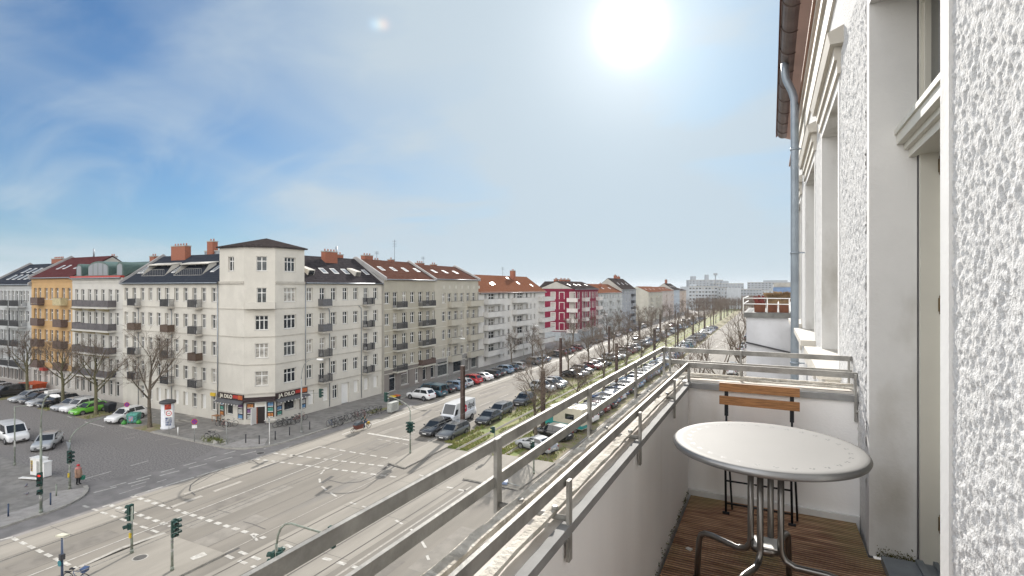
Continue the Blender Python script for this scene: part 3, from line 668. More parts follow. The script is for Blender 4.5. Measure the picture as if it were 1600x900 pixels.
# ------------------------------------------------------------------ folding chair, folded flat against the end wall
M_blk = mat('black_steel', (.022,.024,.03), .45, .2, 6, metal=.4)
CB = Vector((-.075, 3.46, E-1.40))
ch = thing('folding_chair', 'folded garden chair with two brown wooden back slats behind the table', 'chair', CB)
for x in (-.175,.185):
    m = MB(); m.bar((x,.03,.60),(x,.035,.80),.022,.010,up=(0,1,0)); m.bar((x,.026,.555),(x,.03,.60),.012,.008,up=(0,1,0)); m.tube([(x,.026,.57),(x-.005*1,.015,.30),(x,.0,.005)], .0075, 6)
    fr = m.build('back_frame', M_blk, ch)
    m = MB(); m.tube([(x+.012,.02,.40),(x+.03,.075,.005)], .0065, 6); m.build('rear_leg', M_blk, ch)
    m = MB(); m.tube([(x-.02,.0,.004),(x+.02,.0,.004)], .011, 6); m.build('foot', M_blk, fr)
m = MB()
for z in (.455,.20,.06): m.tube([(-.175,.015,z),(.185,.015,z)], .0055, 6)
m.build('stretcher', M_blk, ch)
for (z, dz) in ((.755,.052),(.672,.052)):
    m = MB(); m.hexa([(-.215,.012,z),(.225,.010,z),(.225,.026,z),(-.215,.028,z),(-.215,.012,z+dz),(.225,.010,z+dz),(.225,.026,z+dz),(-.215,.028,z+dz)]); m.build('back_slat', M_wood, ch)
m = MB()
for k in range(5): m.box(-.17,.18,.050,.066,.30+k*.055,.30+k*.055+.042)
m.build('seat', M_wood, ch)
m = MB(); m.hexa([(-.41,2.9,E-1.3995),(-.385,2.88,E-1.3995),(-.375,2.9,E-1.3995),(-.40,2.915,E-1.3995),(-.41,2.9,E-1.394),(-.385,2.88,E-1.391),(-.375,2.9,E-1.391),(-.40,2.915,E-1.394)])
tag(m.build('paper_scrap', M_white), 'crumpled white paper scrap lying on the wooden balcony deck', 'litter')
# ------------------------------------------------------------------ street houses
CACHE = {}
M_frame = mat('window_frame', (.74,.73,.70), .5, .05, 3)
M_sillz = mat('sill_stone', (.55,.53,.49), .8, .2, 3)
M_wallB = lambda n, c, g=.22: mat(n, c, .9, .10, .5, .1, 40, grime=(tuple(k*(1-g) for k in c), .5, .52, .78, (1,1,.22)))
def win_parts(w, h, style):
    k = (round(w,2), round(h,2), style)
    if k in CACHE: return CACHE[k]
    m = MB(); p = MB(); t = .075; y0, y1 = 0, .07
    if style != 'blind':
        m.box(0,t,y0,y1,0,h); m.box(w-t,w,y0,y1,0,h); m.box(t,w-t,y0+.002,y1,0,t); m.box(t,w-t,y0+.002,y1,h-t,h)
    n = {'old':2,'three':3,'one':1,'door':2,'shop':1,'wide':3,'pair':2,'blind':0}[style]
    for i in range(1, n): x = w*i/n; m.box(x-.05,x+.05,y0-.012,y1-.01,t,h-t)
    if style in ('old','three','door'): z = h*.68; m.box(t,w-t,y0-.02,y1-.012,z-.05,z+.05)
    if style == 'door': m.box(t,w-t,y0-.001,y1-.02,t,.35)
    if style == 'shop': m.box(t,w-t,y0-.01,y1-.01,h*.78-.04,h*.78+.04)
    if style == 'blind':
        m.box(0,w,y0+.03,y1,0,h)
    else: m.box(-.09,w+.09,-.24,0.0,-.09,-.002,1)
    p.face([(t*.5,.035,t*.5),(w-t*.5,.035,t*.5),(w-t*.5,.035,h-t*.5),(t*.5,.035,h-t*.5)])
    CACHE[k] = (m.mesh('window', [M_frame, M_sillz]), p.mesh('pane', M_glass) if style != 'blind' else None); return CACHE[k]
M_panel = [mat('balcony_cladding_brown', (.10,.065,.045), .7, .2, 4), mat('balcony_cladding_grey', (.13,.13,.135), .7, .2, 4)]
M_plant = mat('balcony_plants', (.06,.075,.03), .9, .4, 8)
def balc_mesh(w, d, style, hr=1.0):
    k = ('b', round(w,2), round(d,2), style)
    if k in CACHE: return CACHE[k]
    s = MB(); r = MB()
    if style in ('solid','solidc'):
        s.box(0,w,-d,.0,-.18,0); s.box(0,w,-d,-d+.1,0,hr); s.box(0,.1,-d+.1,0,0,hr); s.box(w-.1,w,-d+.1,0,0,hr)
        r.box(-.03,w+.03,-d-.03,-d+.13,hr,hr+.05)
    else:
        s.box(0,w,-d,0,-.16,0); s.box(.02,w-.02,-d+.02,0,-.24,-.16)
        r.bar((0,-d+.03,hr),(w,-d+.03,hr),.05,.05); r.bar((0,-d+.03,.08),(w,-d+.03,.08),.03,.03)
        for x in (.03,w-.03): r.bar((x,-d+.03,hr),(x,0,hr),.05,.05); r.bar((x,-d+.03,.08),(x,0,.08),.03,.03); r.bar((x,-d+.03,0),(x,-d+.03,hr),.04,.04)
        if style == 'bars':
            n = int(w/.11)
            for i in range(n+1): x = w*i/n; r.bar((x,-d+.03,.05),(x,-d+.03,hr),.045,.03)
            for i in range(int(d/.12)):
                for x in (.03,w-.03): r.bar((x,-d+.12*i+.1,.05),(x,-d+.12*i+.1,hr),.03,.045)
        else:
            r.box(.02,w-.02,-d+.035,-d+.05,.10,hr-.03); r.box(.02,.035,-d+.05,0,.10,hr-.03); r.box(w-.035,w-.02,-d+.05,0,.10,hr-.03)
    CACHE[k] = (s, r); return CACHE[k]

class House:
    def __init__(self, label, P, cat='house', group=None, name='apartment_building'):
        self.O = Vector((P[0], P[1], 0)); self.t = thing(name, label, cat, self.O, 0, group)
    def part(self, m, name, mats, parent=None):
        return m.build(name, mats, parent or self.t, None, self.O)
    def put(self, name, mesh, loc, rz, parent=None):
        return add(name, mesh, parent or self.t, Vector(loc)-self.O, rz)
    def facade(self, P0, P1, z0, z1, ops, mats, name='wall', rev=.24, courses=(), trim=None):
        P0 = Vector((P0[0],P0[1])); P1 = Vector((P1[0],P1[1])); L = (P1-P0).length; u = (P1-P0)/L; n = Vector((u.y,-u.x)); rz = math.atan2(u.y,u.x)
        q = lambda a, d, z: (P0.x+u.x*a-n.x*d, P0.y+u.y*a-n.y*d, z)
        m = MB()
        def put(a, b, c, d, k): m.face([q(a,0,c),q(b,0,c),q(b,0,d),q(a,0,d)], k)
        wall_cells(m, 0, L, z0, z1, ops, put)
        for o in ops:
            a, b, c, d = o[:4]
            m.face([q(a,0,c),q(a,rev,c),q(a,rev,d),q(a,0,d)]); m.face([q(b,rev,c),q(b,0,c),q(b,0,d),q(b,rev,d)])
            m.face([q(a,rev,d),q(b,rev,d),q(b,0,d),q(a,0,d)]); m.face([q(a,0,c),q(b,0,c),q(b,rev,c),q(a,rev,c)])
        w = self.part(m, name, mats)
        for o in ops:
            a, b, c, d, st = o[:5]
            fm, pm = win_parts(b-a, d-c, st)
            nm = {'door':'balcony_door','shop':'shop_window','blind':'shuttered_window'}.get(st,'window')
            wo = self.put(nm, fm, q(a, rev-.03, c), rz)
            if pm: add('pane', pm, wo)
        for (za, zb, pr) in courses:
            m = MB(); m.obox(P0, u, -.0, L, 0.0, pr, za, zb); self.part(m, 'string_course', trim or mats)
        return u, n, rz, q
    def balcony(self, P0, u, uc, w, z, style, slab, railm, d=.95, hr=1.0):
        s, r = balc_mesh(w, d, style, hr); u = Vector((u[0],u[1])); n = Vector((u.y,-u.x)); rz = math.atan2(u.y,u.x)
        loc = (P0[0]+u.x*(uc-w/2), P0[1]+u.y*(uc-w/2), z)
        key = ('bm', w, d, style, slab.name, railm.name)
        if key not in CACHE: CACHE[key] = (s.mesh('balcony', slab), r.mesh('balcony_railing', railm))
        b = self.put('balcony', CACHE[key][0], loc, rz); add('balcony_railing', CACHE[key][1], b); return b
    def slope(self, P0, P1, ze, zr, depth, mats, over=.35, z_th=.18, back=True, name='roof', ends=True):
        P0 = Vector((P0[0],P0[1])); P1 = Vector((P1[0],P1[1])); u = (P1-P0).normalized(); n = Vector((u.y,-u.x)); L = (P1-P0).length
        q = lambda a, d, z: (P0.x+u.x*a-n.x*d, P0.y+u.y*a-n.y*d, z)
        k = (zr-ze)/depth; m = MB(); zo = ze-over*k+.12
        m.face([q(0,-over,zo),q(L,-over,zo),q(L,depth,zr+.12),q(0,depth,zr+.12)]); m.face([q(0,-over,zo-z_th),q(0,depth,zr-.06),q(L,depth,zr-.06),q(L,-over,zo-z_th)])
        m.face([q(0,-over,zo-z_th),q(L,-over,zo-z_th),q(L,-over,zo),q(0,-over,zo)])
        if back: m.face([q(L,depth,zr+.12),q(L,depth*2,ze),q(0,depth*2,ze),q(0,depth,zr+.12)])
        ro = self.part(m, name, mats)
        m = MB(); m.tube([q(0,-over-.06,zo-.05),q(L,-over-.06,zo-.05)], .08, 6); self.part(m, 'gutter', M_zinc, ro) if False else self.part(m, 'gutter', M_zinc)
        if ends:
            m = MB()
            for a in (.06, L-.06):
                m.face([q(a,0,0),q(a,depth,0),q(a,depth,zr-.07),q(a,0,ze-.07)]); m.face([q(a,depth,0),q(a,depth*2,0),q(a,depth*2,ze-.07),q(a,depth,zr-.07)])
            m.face([q(0,depth*2,0),q(L,depth*2,0),q(L,depth*2,ze),q(0,depth*2,ze)])
            self.part(m, 'gable_wall', M_gable)
        def on(a, s, off=.0): z = ze+(zr-ze)*s+.12; dd = depth*s; nz = Vector((n.x*k, n.y*k, 1)).normalized(); return Vector(q(a,dd,z))+nz*off
        def skylight(a, s, w=.8, ds=.17, frame=None):
            m = MB(); A = [on(a,s,.05),on(a+w,s,.05),on(a+w,s+ds,.05),on(a,s+ds,.05)]; B = [on(a,s,-.02),on(a+w,s,-.02),on(a+w,s+ds,-.02),on(a,s+ds,-.02)]
            m.hexa(B+A); o = self.part(m, 'skylight', frame or M_frame)
            e = .09/w; f = lambda i, j: on(a+w*i, s+ds*j, .056); m = MB(); m.face([f(e,e),f(1-e,e),f(1-e,1-e),f(e,1-e)]); m.build('pane', M_sky, o, None, self.O)
        def firewall(a, t=.35, up=.35):
            m = MB(); a0, a1 = a-t/2, a+t/2
            for s0, s1 in ((-.08,1.0),):
                m.hexa([q(a0,depth*s0,ze-.3),q(a1,depth*s0,ze-.3),q(a1,depth,zr-.3),q(a0,depth,zr-.3),q(a0,depth*s0,ze+(zr-ze)*s0+.12+up),q(a1,depth*s0,ze+(zr-ze)*s0+.12+up),q(a1,depth,zr+.12+up),q(a0,depth,zr+.12+up)])
            m.hexa([q(a0,depth,zr-.4),q(a1,depth,zr-.4),q(a1,depth*2,ze-.4),q(a0,depth*2,ze-.4),q(a0,depth,zr+.12+up),q(a1,depth,zr+.12+up),q(a1,depth*2,ze+up),q(a0,depth*2,ze+up)])
            self.part(m, 'firewall', M_fire)
        def chimney(a, s, w, d, h, m_=None):
            m = MB(); z = ze+(zr-ze)*min(s,2-s); dd = depth*s
            c = lambda x, y, z: q(a+x, dd+y, z)
            m.hexa([c(0,0,z-.6),c(w,0,z-.6),c(w,d,z-.6),c(0,d,z-.6),c(0,0,z+h),c(w,0,z+h),c(w,d,z+h),c(0,d,z+h)])
            m.hexa([c(-.06,-.06,z+h-.12),c(w+.06,-.06,z+h-.12),c(w+.06,d+.06,z+h-.12),c(-.06,d+.06,z+h-.12),c(-.06,-.06,z+h+.02),c(w+.06,-.06,z+h+.02),c(w+.06,d+.06,z+h+.02),c(-.06,d+.06,z+h+.02)], 1)
            o = self.part(m, 'chimney', [m_ or M_brick, M_conc])
            k = max(1, int(w/.6))
            for i in range(k):
                m = MB(); p = c(w*(i+.5)/k, d/2, z+h); m.tube([p,(p[0],p[1],p[2]+.35)], .10, 6); m.build('chimney_pot', M_brick, o, None, self.O)
        def mast(a, h):
            m = MB(); p = Vector(q(a,depth,zr)); m.tube([p,p+Vector((0,0,h))], .03, 5)
            for z in (.7,.8,.92): m.bar(p+Vector((-.5,0,h*z)),p+Vector((.5,0,h*z)),.02,.02); m.bar(p+Vector((0,-.5,h*z+.1)),p+Vector((0,.5,h*z+.1)),.02,.02)
            self.part(m, 'aerial', M_dark)
        return skylight, firewall, chimney, mast, q, on
M_gable = M_wallB('gable_render', (.42,.40,.36), .25)
M_fire = M_wallB('firewall_render', (.36,.35,.34), .3)
M_sky = glass_mat('skylight_glass', (.16,.18,.20), .3, False)
def rowz(top, n, step, h): return [(top-h-step*i, top-step*i) for i in range(n)]

# ---- 1. the cream corner house
M_cw = M_wallB('cream_render', (.60,.57,.505), .13); M_cwt = mat('cream_course', (.46,.43,.375), .9, .15, 2)
T_blue = tile_mat('slate_blue_tiles', (.030,.036,.048), (.05,.055,.068), .3, .36, 'x', .5, .25)
T_dark = tile_mat('dark_pantiles', (.035,.032,.034), (.07,.062,.066), .33, .42, 'y', .45, 1.0)
T_darkx = tile_mat('dark_pantiles_along', (.04,.034,.033), (.08,.066,.062), .33, .42, 'x', .45, 1.0)
XR = -55.5; YF = 42.3
CH = House('cream corner house with a kiosk on its ground floor and a square tower-like corner', (-58, 44), 'house')
rz4 = rowz(16.95, 4, 3.46, 1.78)
A0 = (-84.7, YF); A1 = (-62.7, YF); A2 = (-58.0, YF); A3 = (XR, 44.75); A4 = (XR, 49.3); A5 = (XR, 64.6)
def ux(px, P0, u):       # distance along a facade for a column of the photograph
    d = ray(px, 451); P0 = Vector(P0[:2]); u = Vector(u).normalized(); n = Vector((u.y,-u.x)); t = P0.dot(n)/(d.x*n.x+d.y*n.y); return Vector((d.x*t, d.y*t)).dot(u)-P0.dot(u)
cols = [197.5,210,222.5,235,248,261,275.5,290,304,318,334]
uc = [ux(x, A0, (1,0)) for x in cols]
ops = []; balL = {1,4,8}
for i, c in enumerate(uc):
    for j, (a, b) in enumerate(rz4):
        if i in (1,5,8): ops.append((c-.5, c+.5, a-.75, b, 'door'))
        else: ops.append((c-.5, c+.5, a, b, 'old'))
    if i > 1: ops.append((c-.5, c+.5, 1.25, 3.1, 'blind' if i in (4,5,6,7,9) else 'old'))
courses = [(14.25,14.37,.06),(10.8,10.92,.06),(7.35,7.47,.06),(3.75,3.9,.08),(17.45,17.75,.14)]
u_, n_, r_, _ = CH.facade(A0, A1, 0, 17.75, ops, M_cw, courses=courses, trim=M_cwt)
for i in (1,5,8):
    for j, (a, b) in enumerate(rz4): CH.balcony(A0, (1,0), uc[i]+.85, 1.75, a-.78, 'panel' if (i+j) % 4 == 2 else 'bars', M_cwt, M_panel[0] if (i+j) % 4 == 2 else M_dark)
m = MB(); m.tube([(A1[0]-.25,YF-.1,17.4),(A1[0]-.25,YF-.1,.2)], .06, 8); CH.part(m, 'downpipe', M_zinc)
for i in (1,5):
    m = MB(); x = A0[0]+uc[i]+1.15; m.tube([(x-.5,YF-.12,16.95-1.78-.95),(x-.1,YF-.1,16.95-1.78-1.2),(x,YF-.1,16.95-1.78-1.6),(x,YF-.1,.3)], .05, 6); CH.part(m, 'downpipe', M_zinc)
# tower: left face, chamfer, right face
uR = (0,1)
shopL = (.35, 4.2); 
CH.facade(A1, A2, 0, 17.75, [(ux(353,A1,(1,0))-.0, ux(361,A1,(1,0))+.35, 1.05, 2.7, 'shop')], M_cw, courses=courses, trim=M_cwt)
ud = Vector((A3[0]-A2[0], A3[1]-A2[1])).normalized(); Ld = (Vector(A3)-Vector(A2)).length
c3 = Ld*.56
CH.facade(A2, A3, 0, 17.75, [(c3-.75,c3+.75,rz4[2][0],rz4[2][1],'three'),(c3-.75,c3+.75,rz4[1][0],rz4[1][1],'three'),(c3-.75,c3+.75,rz4[3][0],rz4[3][1],'old'),(c3-.55,c3+.55,rz4[0][0]-.2,rz4[0][1],'old')], M_cw, courses=courses[:-1], trim=M_cwt)
cR = ux(453.5, A3, uR)
CH.facade(A3, A4, 0, 17.75, [(cR-.95,cR+.95,a,b,'three') for a, b in rz4]+[(1.35,3.1,1.25,2.75,'shop')], M_cw, courses=courses, trim=M_cwt)
tz0, tz1 = 17.75, 22.05
CH.facade(A1, A2, tz0, tz1, [(ux(361,A1,(1,0))-.55, ux(361,A1,(1,0))+.55, 19.05, 20.85, 'old')], M_cw)
CH.facade(A2, A3, tz0, tz1, [(c3-.6,c3+.6,19.05,20.85,'old')], M_cw)
CH.facade(A3, A4, tz0, tz1, [(cR-.85,cR+.85,19.05,20.85,'three')], M_cw)
m = MB(); B1 = (A1[0],YF+8.5); B2 = (XR-7.5,A4[1])
m.face([(A4[0],A4[1],tz0),(B2[0],B2[1],tz0),(B2[0],B2[1],tz1),(A4[0],A4[1],tz1)]); m.face([(B1[0],B1[1],tz0),(A1[0],A1[1],tz0),(A1[0],A1[1],tz1),(B1[0],B1[1],tz1)]); CH.part(m, 'tower_side_wall', M_cw)
m = MB(); o = .3; ring = [(A1[0]-o,A1[1]-o),(A2[0]+.1,A2[1]-o),(A3[0]+o,A3[1]-.1),(A4[0]+o,A4[1]+o),(B2[0],A4[1]+o),(A1[0]-o,YF+8)]
ap = (-60.2, 47.2, 23.55)
for i in range(len(ring)): a, b = ring[i], ring[(i+1)%len(ring)]; m.face([(a[0],a[1],tz1+.1),(b[0],b[1],tz1+.1),ap])
for i in range(len(ring)): a, b = ring[i], ring[(i+1)%len(ring)]; m.face([(a[0],a[1],tz1-.08),(b[0],b[1],tz1-.08),(b[0],b[1],tz1+.1),(a[0],a[1],tz1+.1)])
m.face([(p[0],p[1],tz1-.08) for p in ring][::-1]); CH.part(m, 'tower_roof', T_darkx)
m = MB(); m.obox(A2, ud, .2, Ld+.1, -.0, .75, 14.35, 15.15); CH.part(m, 'corner_parapet', M_cw)
# right facade
colsR = [484,504,521.5,539.5,556,572,587]
ucR = [ux(x, A3, uR)-4.55 for x in colsR]
ops = []
for i, c in enumerate(ucR):
    for j, (a, b) in enumerate(rz4):
        if i in (1,5): ops.append((c-.5,c+.5,a-.75,b,'door'))
        else: ops.append((c-.5,c+.5,a,b,'old'))
for c, st, a, b in ((ucR[0]+.25,'blind',1.2,3.1),(ucR[1]+.6,'blind',1.2,3.1),(ucR[2]+.3,'old',1.2,3.1),(ucR[4]+.1,'blind',1.3,3.1),(ucR[5]+.1,'blind',1.3,3.1),(ucR[6],'blind',1.3,3.1)): ops.append((c-.5,c+.5,a,b,st))
ops.append((ucR[3]-.75,ucR[3]+.75,.12,3.1,'blind'))
CH.facade(A4, A5, 0, 17.75, ops, M_cw, courses=courses, trim=M_cwt)
for i in (1,5):
    for j, (a, b) in enumerate(rz4): CH.balcony(A4, uR, ucR[i]+.05, 1.7, a-.78, 'panel' if i == 1 and j < 2 else 'bars', M_cwt, M_panel[1] if i == 1 and j < 2 else M_dark)
for y, k in ((A4[1]+ucR[1]+1.2,0),(A4[1]+ucR[5]-1.1,0)):
    m = MB(); m.tube([(XR+.12,y-.6,14.25),(XR+.1,y-.1,13.95),(XR+.1,y,13.5),(XR+.1,y,.3)], .05, 6); CH.part(m, 'downpipe', M_zinc)
m = MB(); m.tube([(XR+.1,A4[1]+.1,17.5),(XR+.1,A4[1]+.1,4)], .05, 6); CH.part(m, 'downpipe', M_zinc)
sk, fw, chm, mast, q, on = CH.slope(A0, (A1[0],YF), 17.75, 21.7, 5.6, T_blue)
fw(0); 
for a in (.4,1.35,8.85,17.5): sk(a, .30, .75, .28)
for (a, w) in ((2.6,5.6),(10.4,6.2)):
    m = MB(); L = lambda x, d, z: q(a+x, d, z)
    z0 = 17.75+3.95*.22; z1 = 17.75+3.95*.62
    m.hexa([L(0,1.1,z0),L(w,1.1,z0),L(w,4.0,z0),L(0,4.0,z0),L(0,1.1,z0+.06),L(w,1.1,z0+.06),L(w,4,z0+.06),L(0,4,z0+.06)])
    m.face([L(0,3.2,z0),L(w,3.2,z0),L(w,3.2,z1+.2),L(0,3.2,z1+.2)]); m.face([L(0,1.1,z0),L(0,3.2,z0),L(0,3.2,z1+.2),L(0,2.2,z1)]); m.face([L(w,3.2,z0),L(w,1.1,z0),L(w,2.2,z1),L(w,3.2,z1+.2)])
    m.hexa([L(-.1,2.0,z1),L(w+.1,2.0,z1),L(w+.1,3.5,z1+.3),L(-.1,3.5,z1+.3),L(-.1,2.0,z1+.12),L(w+.1,2.0,z1+.12),L(w+.1,3.5,z1+.42),L(-.1,3.5,z1+.42)])
    d = CH.part(m, 'dormer_terrace', M_cw)
    m = MB()
    for i in range(4): x = w*(i+.1)/4; m.face([L(x,3.19,z0+.1),L(x+w*.2,3.19,z0+.1),L(x+w*.2,3.19,z1),L(x,3.19,z1)])
    m.build('pane', M_glass, d, None, CH.O)
    m = MB(); m.bar(L(0,1.1,z0+.9),L(w,1.1,z0+.9),.05,.05)
    for i in range(15): m.bar(L(w*i/14,1.1,z0),L(w*i/14,1.1,z0+.9),.025,.025)
    m.build('railing', M_steel, d, None, CH.O)
chm(4.0,.8,3.4,.9,2.3); chm(1.6,1.25,2.2,.8,1.3)
chm(10.4,1.05,1.3,.8,2.3); chm(9.4,1.1,3.4,.8,1.1,M_zinc)
sk, fw, chm, mast, q, on = CH.slope(A4, A5, 17.75, 21.55, 5.6, T_dark)
fw(15.3)
for a, s, w in ((.0,.32,.8),(4.9,.3,.9),(7.0,.3,.9),(9.2,.3,.9),(13.6,.3,.8)): sk(a, s, w, .2)
for a in (1.6,10.6):
    m = MB(); m.hexa([on(a,.22,0),on(a+1.1,.22,0),on(a+1.1,.5,0),on(a,.5,0),on(a,.24,.75),on(a+1.1,.24,.75),on(a+1.1,.52,.15),on(a,.52,.15)]); d = CH.part(m, 'dormer', M_cw)
    m = MB(); m.face([on(a+.1,.215,.05),on(a+1.0,.215,.05),on(a+1.0,.232,.66),on(a+.1,.232,.66)]); m.build('pane', M_glass, d, None, CH.O)
chm(7.6,.74,2.4,.9,1.9); chm(11.4,1.0,1.3,.8,.7); m = MB(); m.tube([q(11.2,5.6,21.5),q(11.2,5.6,23.4)], .16, 8); CH.part(m, 'flue', M_zinc)
# kiosk front of the corner
M_black = mat('shopfront_black', (.035,.02,.02), .5, .3, 4); M_red = mat('shop_red', (.42,.03,.02), .5, .2, 5); M_or = mat('shop_orange', (.50,.12,.03), .5, .4, 6)
M_pic = [mat('poster_blue', (.14,.30,.50), .5, .7, 7), mat('poster_orange', (.55,.22,.06), .5, .7, 7), mat('poster_pale', (.55,.55,.52), .5, .5, 7), mat('poster_green', (.10,.35,.28), .5, .6, 6), mat('poster_purple', (.22,.10,.25), .5, .6, 6)]
def text_mesh(s, size, mt, font_extrude=.006, bold=0.0, shear=0.0):
    cu = bpy.data.curves.new('text', 'FONT'); cu.body = s; cu.size = size; cu.extrude = font_extrude; cu.offset = bold; cu.shear = shear; cu.align_x = 'LEFT'
    o = bpy.data.objects.new('text', cu); COL.objects.link(o); dg = bpy.context.evaluated_depsgraph_get(); me = bpy.data.meshes.new_from_object(o.evaluated_get(dg)); bpy.data.objects.remove(o); bpy.data.curves.remove(cu)
    me.materials.clear(); me.materials.append(mt); w = max(v.co.x for v in me.vertices); return me, w
M_cream2 = mat('sign_cream', (.78,.74,.62), .5, .05)
def sign(P0, u, a0, a1, z0, z1, txt):
    u = Vector(u).normalized(); n = Vector((u.y,-u.x)); m = MB(); m.obox(P0, u, a0, a1, 0.02, .20, z0, z1); b = CH.part(m, 'fascia_sign', M_black)
    me, w = text_mesh(txt, (z1-z0)*.92, M_cream2, .006, .012); L = (a1-a0)*.50; k = L/w
    for v in me.vertices: v.co.x *= k
    o = add('sign_lettering', me, b, Vector((P0[0]+u.x*(a0+.35)+n.x*.215, P0[1]+u.y*(a0+.35)+n.y*.215, z0+(z1-z0)*.17))-CH.O); o.rotation_euler = (R(90), 0, math.atan2(u.y,u.x))
    m = MB(); m.obox(P0, u, a0+(a1-a0)*.60, a1-.35, .2, .212, z0+.12*(z1-z0)+.1, z1-.12); m.build('sign_panel', M_red, b, None, CH.O)
    m = MB(); m.obox(P0, u, a1-.9, a1-.1, .2, .214, z0+.1, z1-.08); m.build('sign_emblem', M_or, b, None, CH.O)
    m = MB(); q = lambda a, d, z: (P0[0]+u.x*a+n.x*d, P0[1]+u.y*a+n.y*d, z)
    m.hexa([q(a0,.02,z0-.35),q(a1,.02,z0-.35),q(a1,.02,z0-.02),q(a0,.02,z0-.02),q(a0,.75,z0-.42),q(a1,.75,z0-.42),q(a1,.75,z0-.34),q(a0,.75,z0-.34)]); aw = CH.part(m, 'awning', mat('awning_grey', (.10,.10,.105), .8, .2, 5))
    for i in range(9): m = MB(); a = a0+(a1-a0)*(i+.5)/9; m.lathe([(0,-.09),(.09,0),(0,.09)], q(a,.78,z0-.47), 6); m.build('bulb', M_white, aw, None, CH.O)
def panel(P0, u, a0, a1, z0, z1, k, ncell=3):
    m = MB(); m.obox(P0, u, a0, a1, .0, .07, z0, z1); b = CH.part(m, 'poster_panel', M_black); h = (z1-z0)/ncell
    for i in range(ncell):
        m = MB(); m.obox(P0, u, a0+.12, a1-.12, .07, .078, z0+h*i+.14, z0+h*(i+1)-.10); m.build('poster', M_pic[(k+i*2) % 5], b, None, CH.O)
        m = MB(); m.obox(P0, u, a0+.12, a1-.12, .07, .079, z0+h*i+.05, z0+h*i+.12); m.build('caption_strip', M_white, b, None, CH.O)
sign(A1, (1,0), .05, 4.75, 3.05, 3.75, 'JA DILO'); sign(A3, uR, -.0, 4.9, 3.05, 3.75, 'JA DILO')
panel(A1, (1,0), .15, 1.0, .75, 2.75, 1); panel(A1, (1,0), 3.6, 4.6, .7, 2.75, 0)
panel(A2, ud, .25, 1.15, .75, 2.7, 2); panel(A2, ud, 2.55, 3.4, .8, 2.75, 1)
panel(A3, uR, .15, 1.0, .85, 2.75, 3); panel(A3, uR, 3.75, 4.75, .95, 2.9, 0)
m = MB(); m.obox(A2, ud, -.05, Ld+.05, .0, .5, 2.9, 3.15); m.obox(A2, ud, -.05, Ld+.05, .0, .16, 3.15, 3.4); CH.part(m, 'shop_canopy', M_black)
m = MB(); m.obox(A2, ud, 1.25, 1.38, -.05, .06, .12, 2.85); m.obox(A2, ud, 2.35, 2.48, -.05, .06, .12, 2.85); m.obox(A2, ud, 1.38, 2.35, -.05, .055, 2.7, 2.85); m.obox(A2, ud, 1.38, 2.35, -.04, .05, 2.2, 2.28); sd = CH.part(m, 'shop_door', M_frame)
m = MB(); m.obox(A2, ud, 1.38, 2.35, 0, .012, .13, 2.2); m.build('doorway', mat('dark_doorway', (.02,.012,.01), .6), sd, None, CH.O)
m = MB(); m.obox(A2, ud, 1.40, 1.48, .013, .03, .13, 2.15); m.build('door_edge', M_or, sd, None, CH.O)
m = MB(); m.hexa([(A2[0]+ud.x*1.3+.03,A2[1]+ud.y*1.3-.03,.2),(A2[0]+ud.x*1.3+.08,A2[1]+ud.y*1.3,.2),(A2[0]+ud.x*.9+.72,A2[1]+ud.y*.9-.65,.2),(A2[0]+ud.x*.9+.67,A2[1]+ud.y*.9-.7,.2)]+[(A2[0]+ud.x*1.3+.03,A2[1]+ud.y*1.3-.03,2.2),(A2[0]+ud.x*1.3+.08,A2[1]+ud.y*1.3,2.2),(A2[0]+ud.x*.9+.72,A2[1]+ud.y*.9-.65,2.2),(A2[0]+ud.x*.9+.67,A2[1]+ud.y*.9-.7,2.2)]); m.build('door_leaf', M_frame, sd, None, CH.O)
m = MB(); m.box(A1[0]-1.0,A1[0]-.1,YF-.6,YF-.45,3.25,3.65); CH.part(m, 'yellow_sign', mat('sign_yellow', (.62,.42,.02), .5, .15))

# ---- 2. row of the side street, further left
def side_house(label, x0, x1, ze, zr, depth, wall, roof, cols, rows, w, style, bal, balstyle, balm, slab, ground, hp=1.8, back='gx', gstyle='old', band=None):
    H = House(label, (x0, YF), 'house'); P0 = (x0, YF); P1 = (x1, YF); ops = []
    uc = [ux(c, P0, (1,0)) for c in cols]
    for i, c in enumerate(uc):
        for (a, b) in rows: ops.append((c-w/2, c+w/2, a-(.7 if i in bal else 0), b, 'door' if i in bal else style))
        ops.append((c-w/2, c+w/2, .9, 3.1, gstyle))
    up = [o for o in ops if o[2] > 3.5]; lo = [o for o in ops if o[2] <= 3.5]
    H.facade(P0, P1, 4.0, ze, up, wall, courses=[(ze-.35,ze,.2),(ze-.8,ze-.7,.08)]+[(a-1.0,a-.88,.07) for a, b in rows], trim=slab); H.facade(P0, P1, 0, 4.0, lo, ground, 'ground_floor_wall', courses=[(3.85,4.02,.12)], trim=slab)
    tools = H.slope(P0, P1, ze, zr, depth, roof)
    return H, P0, uc, tools
M_oc = M_wallB('ochre_render', (.52,.33,.15), .18); M_gw = M_wallB('grey_white_render', (.48,.49,.485), .15); M_ww = M_wallB('warm_white_render', (.56,.54,.495), .15); M_gr = M_wallB('pale_ground_floor', (.50,.47,.43), .25); M_yel = M_wallB('yellow_soffit', (.55,.47,.28))
T_red = tile_mat('wine_red_tiles', (.10,.034,.036), (.15,.055,.055), .3, .36, 'x', .5, .5)
T_brown = tile_mat('brown_tiles', (.085,.040,.030), (.135,.072,.055), .3, .36, 'y', .7, .6)
T_orange = tile_mat('orange_tiles', (.16,.068,.042), (.22,.10,.06), .3, .36, 'y', .7, .5)
T_grey = tile_mat('grey_brown_tiles', (.04,.033,.032), (.07,.056,.053), .3, .36, 'y', .7, .5)
